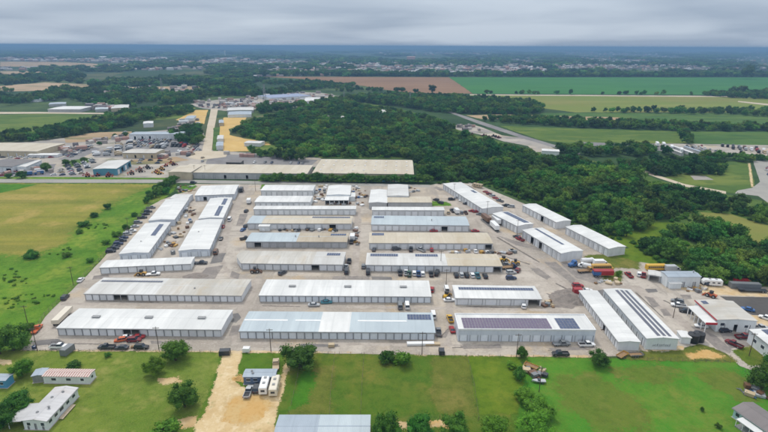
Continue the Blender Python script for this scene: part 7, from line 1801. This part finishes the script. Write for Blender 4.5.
CL = [ # area polygon, count, where
 ([(177, 212), (192, 206), (196, 218), (182, 236), (176, 246), (160, 250), (176, 224)], 44, 'in the cluttered lane between the two white west columns'),
 ([(316, 186), (327, 186), (324, 204), (314, 204)], 26, 'beside the small square white shed'),
 ([(352, 186), (368, 188), (368, 206), (357, 206)], 26, 'in the gap left of the square bright white roof'),
 ([(326, 203.6), (350, 203.6), (350, 205), (326, 205)], 14, 'below the low white lean-to roof'),
 ([(176, 187), (196, 184.6), (196, 192), (180, 193)], 18, 'beside the entrance by the wide white shed'),
 ([(443, 251), (488, 251), (500, 253), (516, 250), (516, 254), (490, 254.6), (443, 253)], 26, 'below the three-bay beige shed'),
 ([(353, 226), (357, 226), (360, 246), (354, 246)], 12, 'in the gap between the middle columns'),
 ([(408, 187), (416, 188), (420, 192), (410, 194)], 8, 'behind the beige low-roofed shed'),
 ([(254, 229.5), (300, 229.5), (346, 230), (346, 231.6), (256, 231.4)], 20, 'below the beige shed with the annex'),
 ([(528, 366), (544, 372), (546, 378), (532, 377), (524, 372)], 14, 'in the junk pile on the pasture'),
 ([(733, 385), (760, 390), (768, 398), (748, 396)], 10, 'behind the pale blue house'),
 ([(680, 287), (700, 287), (716, 291), (690, 293)], 10, 'in front of the block-walled workshop'),
 ([(590, 281), (616, 280), (622, 284), (596, 284)], 9, 'near the red trailer with a blue end'),
 ([(536, 303), (548, 300), (556, 308), (540, 309)], 7, 'by the open bays of the one-strip shed'),
 ([(600, 320), (606, 322), (614, 336), (608, 336)], 6, 'left of the left long near shed'),
 ([(130, 345), (136, 345), (136, 349), (130, 349)], 2, 'near the dark cars at the lawn edge'),
]
for poly, n, where in CL:
    wp = world_poly(poly); k = 0; tries = 0
    xs = [p[0] for p in wp]; ys = [p[1] for p in wp]
    while k < n and tries < 900:
        tries += 1
        x, y = rnd.uniform(min(xs), max(xs)), rnd.uniform(min(ys), max(ys))
        if not inside(x, y, wp): continue
        t = rnd.choice(('pallet_stack', 'crate', 'crate', 'scrap_pile'))
        me = rnd.choice({'pallet_stack': PAL, 'crate': CRA, 'scrap_pile': SCR}[t])
        o = link(t, me, None, (x, y, SUNK), rnd.uniform(0, 3.14))
        if 'junk' in where: paint(o, PC[rnd.choice(('brown', 'tan', 'dark', 'brown', 'grey'))])
        elif t != 'pallet_stack': paint(o, PC[rnd.choice(('white', 'silver', 'grey', 'tan', 'brown', 'tan', 'dark', 'silver', 'grey', 'white', 'dark', 'brown', 'white', 'grey', 'blue', 'gold'))])
        tag(o, {'pallet_stack': 'stack of wooden pallets ', 'crate': 'small crate or bin ', 'scrap_pile': 'loose pile of scrap '}[t] + where, {'pallet_stack': 'pallets', 'crate': 'crate', 'scrap_pile': 'scrap'}[t], 'clutter ' + where); k += 1

# ---- utility poles
POLEW = layered('pole_wood', rgb(96, 84, 72), [(2.0, rgb(72, 62, 54), .4, .7, .7)], rough=.9)
pm_ = MB(); pm_.tube((0, 0, -.1), (0, 0, 9.0), .14, .09, 8); POLE = pm_.mesh('pole', [POLEW])
ca = MB(); ca.box(-1.1, 1.1, -.07, .07, 8.4, 8.54); CROSS = ca.mesh('crossarm', [POLEW])
ins = MB(); ins.tube((0, 0, 0), (0, 0, .22), .06, .04, 6); INS = ins.mesh('insulator', [VENT])
POLES = [(37.5, 351, 'at the lower left yard corner by the barrel'), (159, 349.6, 'left of the rounded tree below the front left shed'), (271, 351.6, 'between the sandy drive and the broad dark tree'),
 (422, 355, 'right of the two joined shrubs at the yard edge'), (516.4, 357, 'beside the thin tree below the solar-roofed shed'), (539, 392, 'in the pasture in front of the silver boat'), (28.6, 327, 'on the west fence above the large dark tree'),
 (73.5, 285.5, 'on the west fence beside the white car'), (446, 288, 'in the gap left of the one-strip shed'), (440.6, 268, 'behind the black van below the two-strip shed'), (487.0, 214.6, 'at the close corner of the longest diagonal shed'),
 (517, 235, 'at the near end of the solar-slope shed'), (454, 195.6, 'in front of the longest diagonal shed'), (749, 356, 'at the drive left of the right edge workshop'), (255.6, 191, 'at the entrance by the road'),
 (366, 184, 'at the road in front of the tree row'), (129, 233, 'on the west fence among the parked row'), (195, 176, 'at the road in front of the long warehouse'), (205.6, 176, 'just right of another at the long warehouse'), (673, 318, 'on open concrete right of the long near sheds')]
for x, y, where in POLES:
    p = G(x, y); t = link('utility_pole', None, None, (p.x, p.y, 0), 0.05); link('pole', POLE, t); c = link('crossarm', CROSS, t)
    for dx in (-.95, -.4, .4, .95): link('insulator', INS, c, (dx, 0, 8.54))
    tag(t, 'wooden utility pole ' + where, 'utility pole', 'utility poles')

# ---- wire fences
POSTM = layered('fence_post', rgb(128, 116, 102), rough=.9)
def fence(px, label, hgt=1.3, step=3.6, wires=3, thick=.010, grp='wire fences of the pastures'):
    pts = [G(*p) for p in px]; root = link('fence', None, None, pts[0]); root.empty_display_size = .5
    wire = MB(); post = MB(); post.tube((0, 0, -.1), (0, 0, hgt), .06, .05, 5); pmesh = post.mesh('post', [POSTM])
    for a, b in zip(pts, pts[1:]):
        L = (b - a).length; n = max(1, int(L / step))
        for k in range(n): link('post', pmesh, root, tuple(a.lerp(b, k / n) - pts[0]))
        for w in range(wires):
            z = hgt * (w + .7) / wires
            wire.tube(a - pts[0] + Vector((0, 0, z)), b - pts[0] + Vector((0, 0, z)), thick, thick, 3)
    link('post', pmesh, root, tuple(pts[-1] - pts[0]))
    link('wire', wire.mesh('wire', [POSTM]), root); tag(root, label, 'fence', grp)
fence([(24, 351.5), (200, 352.8), (222, 353)], 'wire fence between the lawn and the yard', 1.2)
fence([(302, 354.0), (296, 385), (289, 414)], 'wire fence along the lush paddock right of the campers')
fence([(335, 355), (331, 385), (329.5, 415)], 'wire fence second from the campers across the pasture')
fence([(364, 355.2), (362, 385), (360.5, 414)], 'wire fence third from the campers across the pasture')
fence([(284, 353.6), (384, 355.6), (466, 356.4)], 'wire fence along the yard above the middle paddocks')
fence([(467, 356.4), (474, 385), (479, 420)], 'wire fence between the dry paddock and the yellow meadow')
fence([(478, 357.2), (600, 358.6), (730, 363)], 'wire fence along the yard above the wide green pasture')
fence([(730, 358), (745, 372), (756, 384)], 'wire fence beside the drive at the right')
fence([(23, 350), (45, 316.4), (75, 286.2), (99, 261.6), (124, 234), (149, 206), (160, 199.6)], 'tall mesh fence along the west side of the yard', 2.0, 3.2, 7, .018)
fence([(383, 420), (440, 419), (478, 421)], 'wire fence behind the bottom row of trees')

# ------------------------------------------------------------------ haze: one even box of air round everything
hz = MB(); hz.box(-33000, 33000, -33000, 33000, -1.0, 106.0)
hm = bpy.data.materials.new('haze'); hm.use_nodes = True
hn = hm.node_tree.nodes; hn.remove(hn['Principled BSDF'])
pv = hn.new('ShaderNodeVolumePrincipled')
pv.inputs['Color'].default_value = (0.27, 0.48, 0.76, 1)
pv.inputs['Density'].default_value = 0.00020
hm.node_tree.links.new(pv.outputs[0], hn['Material Output'].inputs['Volume'])
o = link('haze', hz.mesh('haze', [hm])); o['kind'] = 'stuff'
tag(o, 'thin blue haze over the whole plain', 'haze')
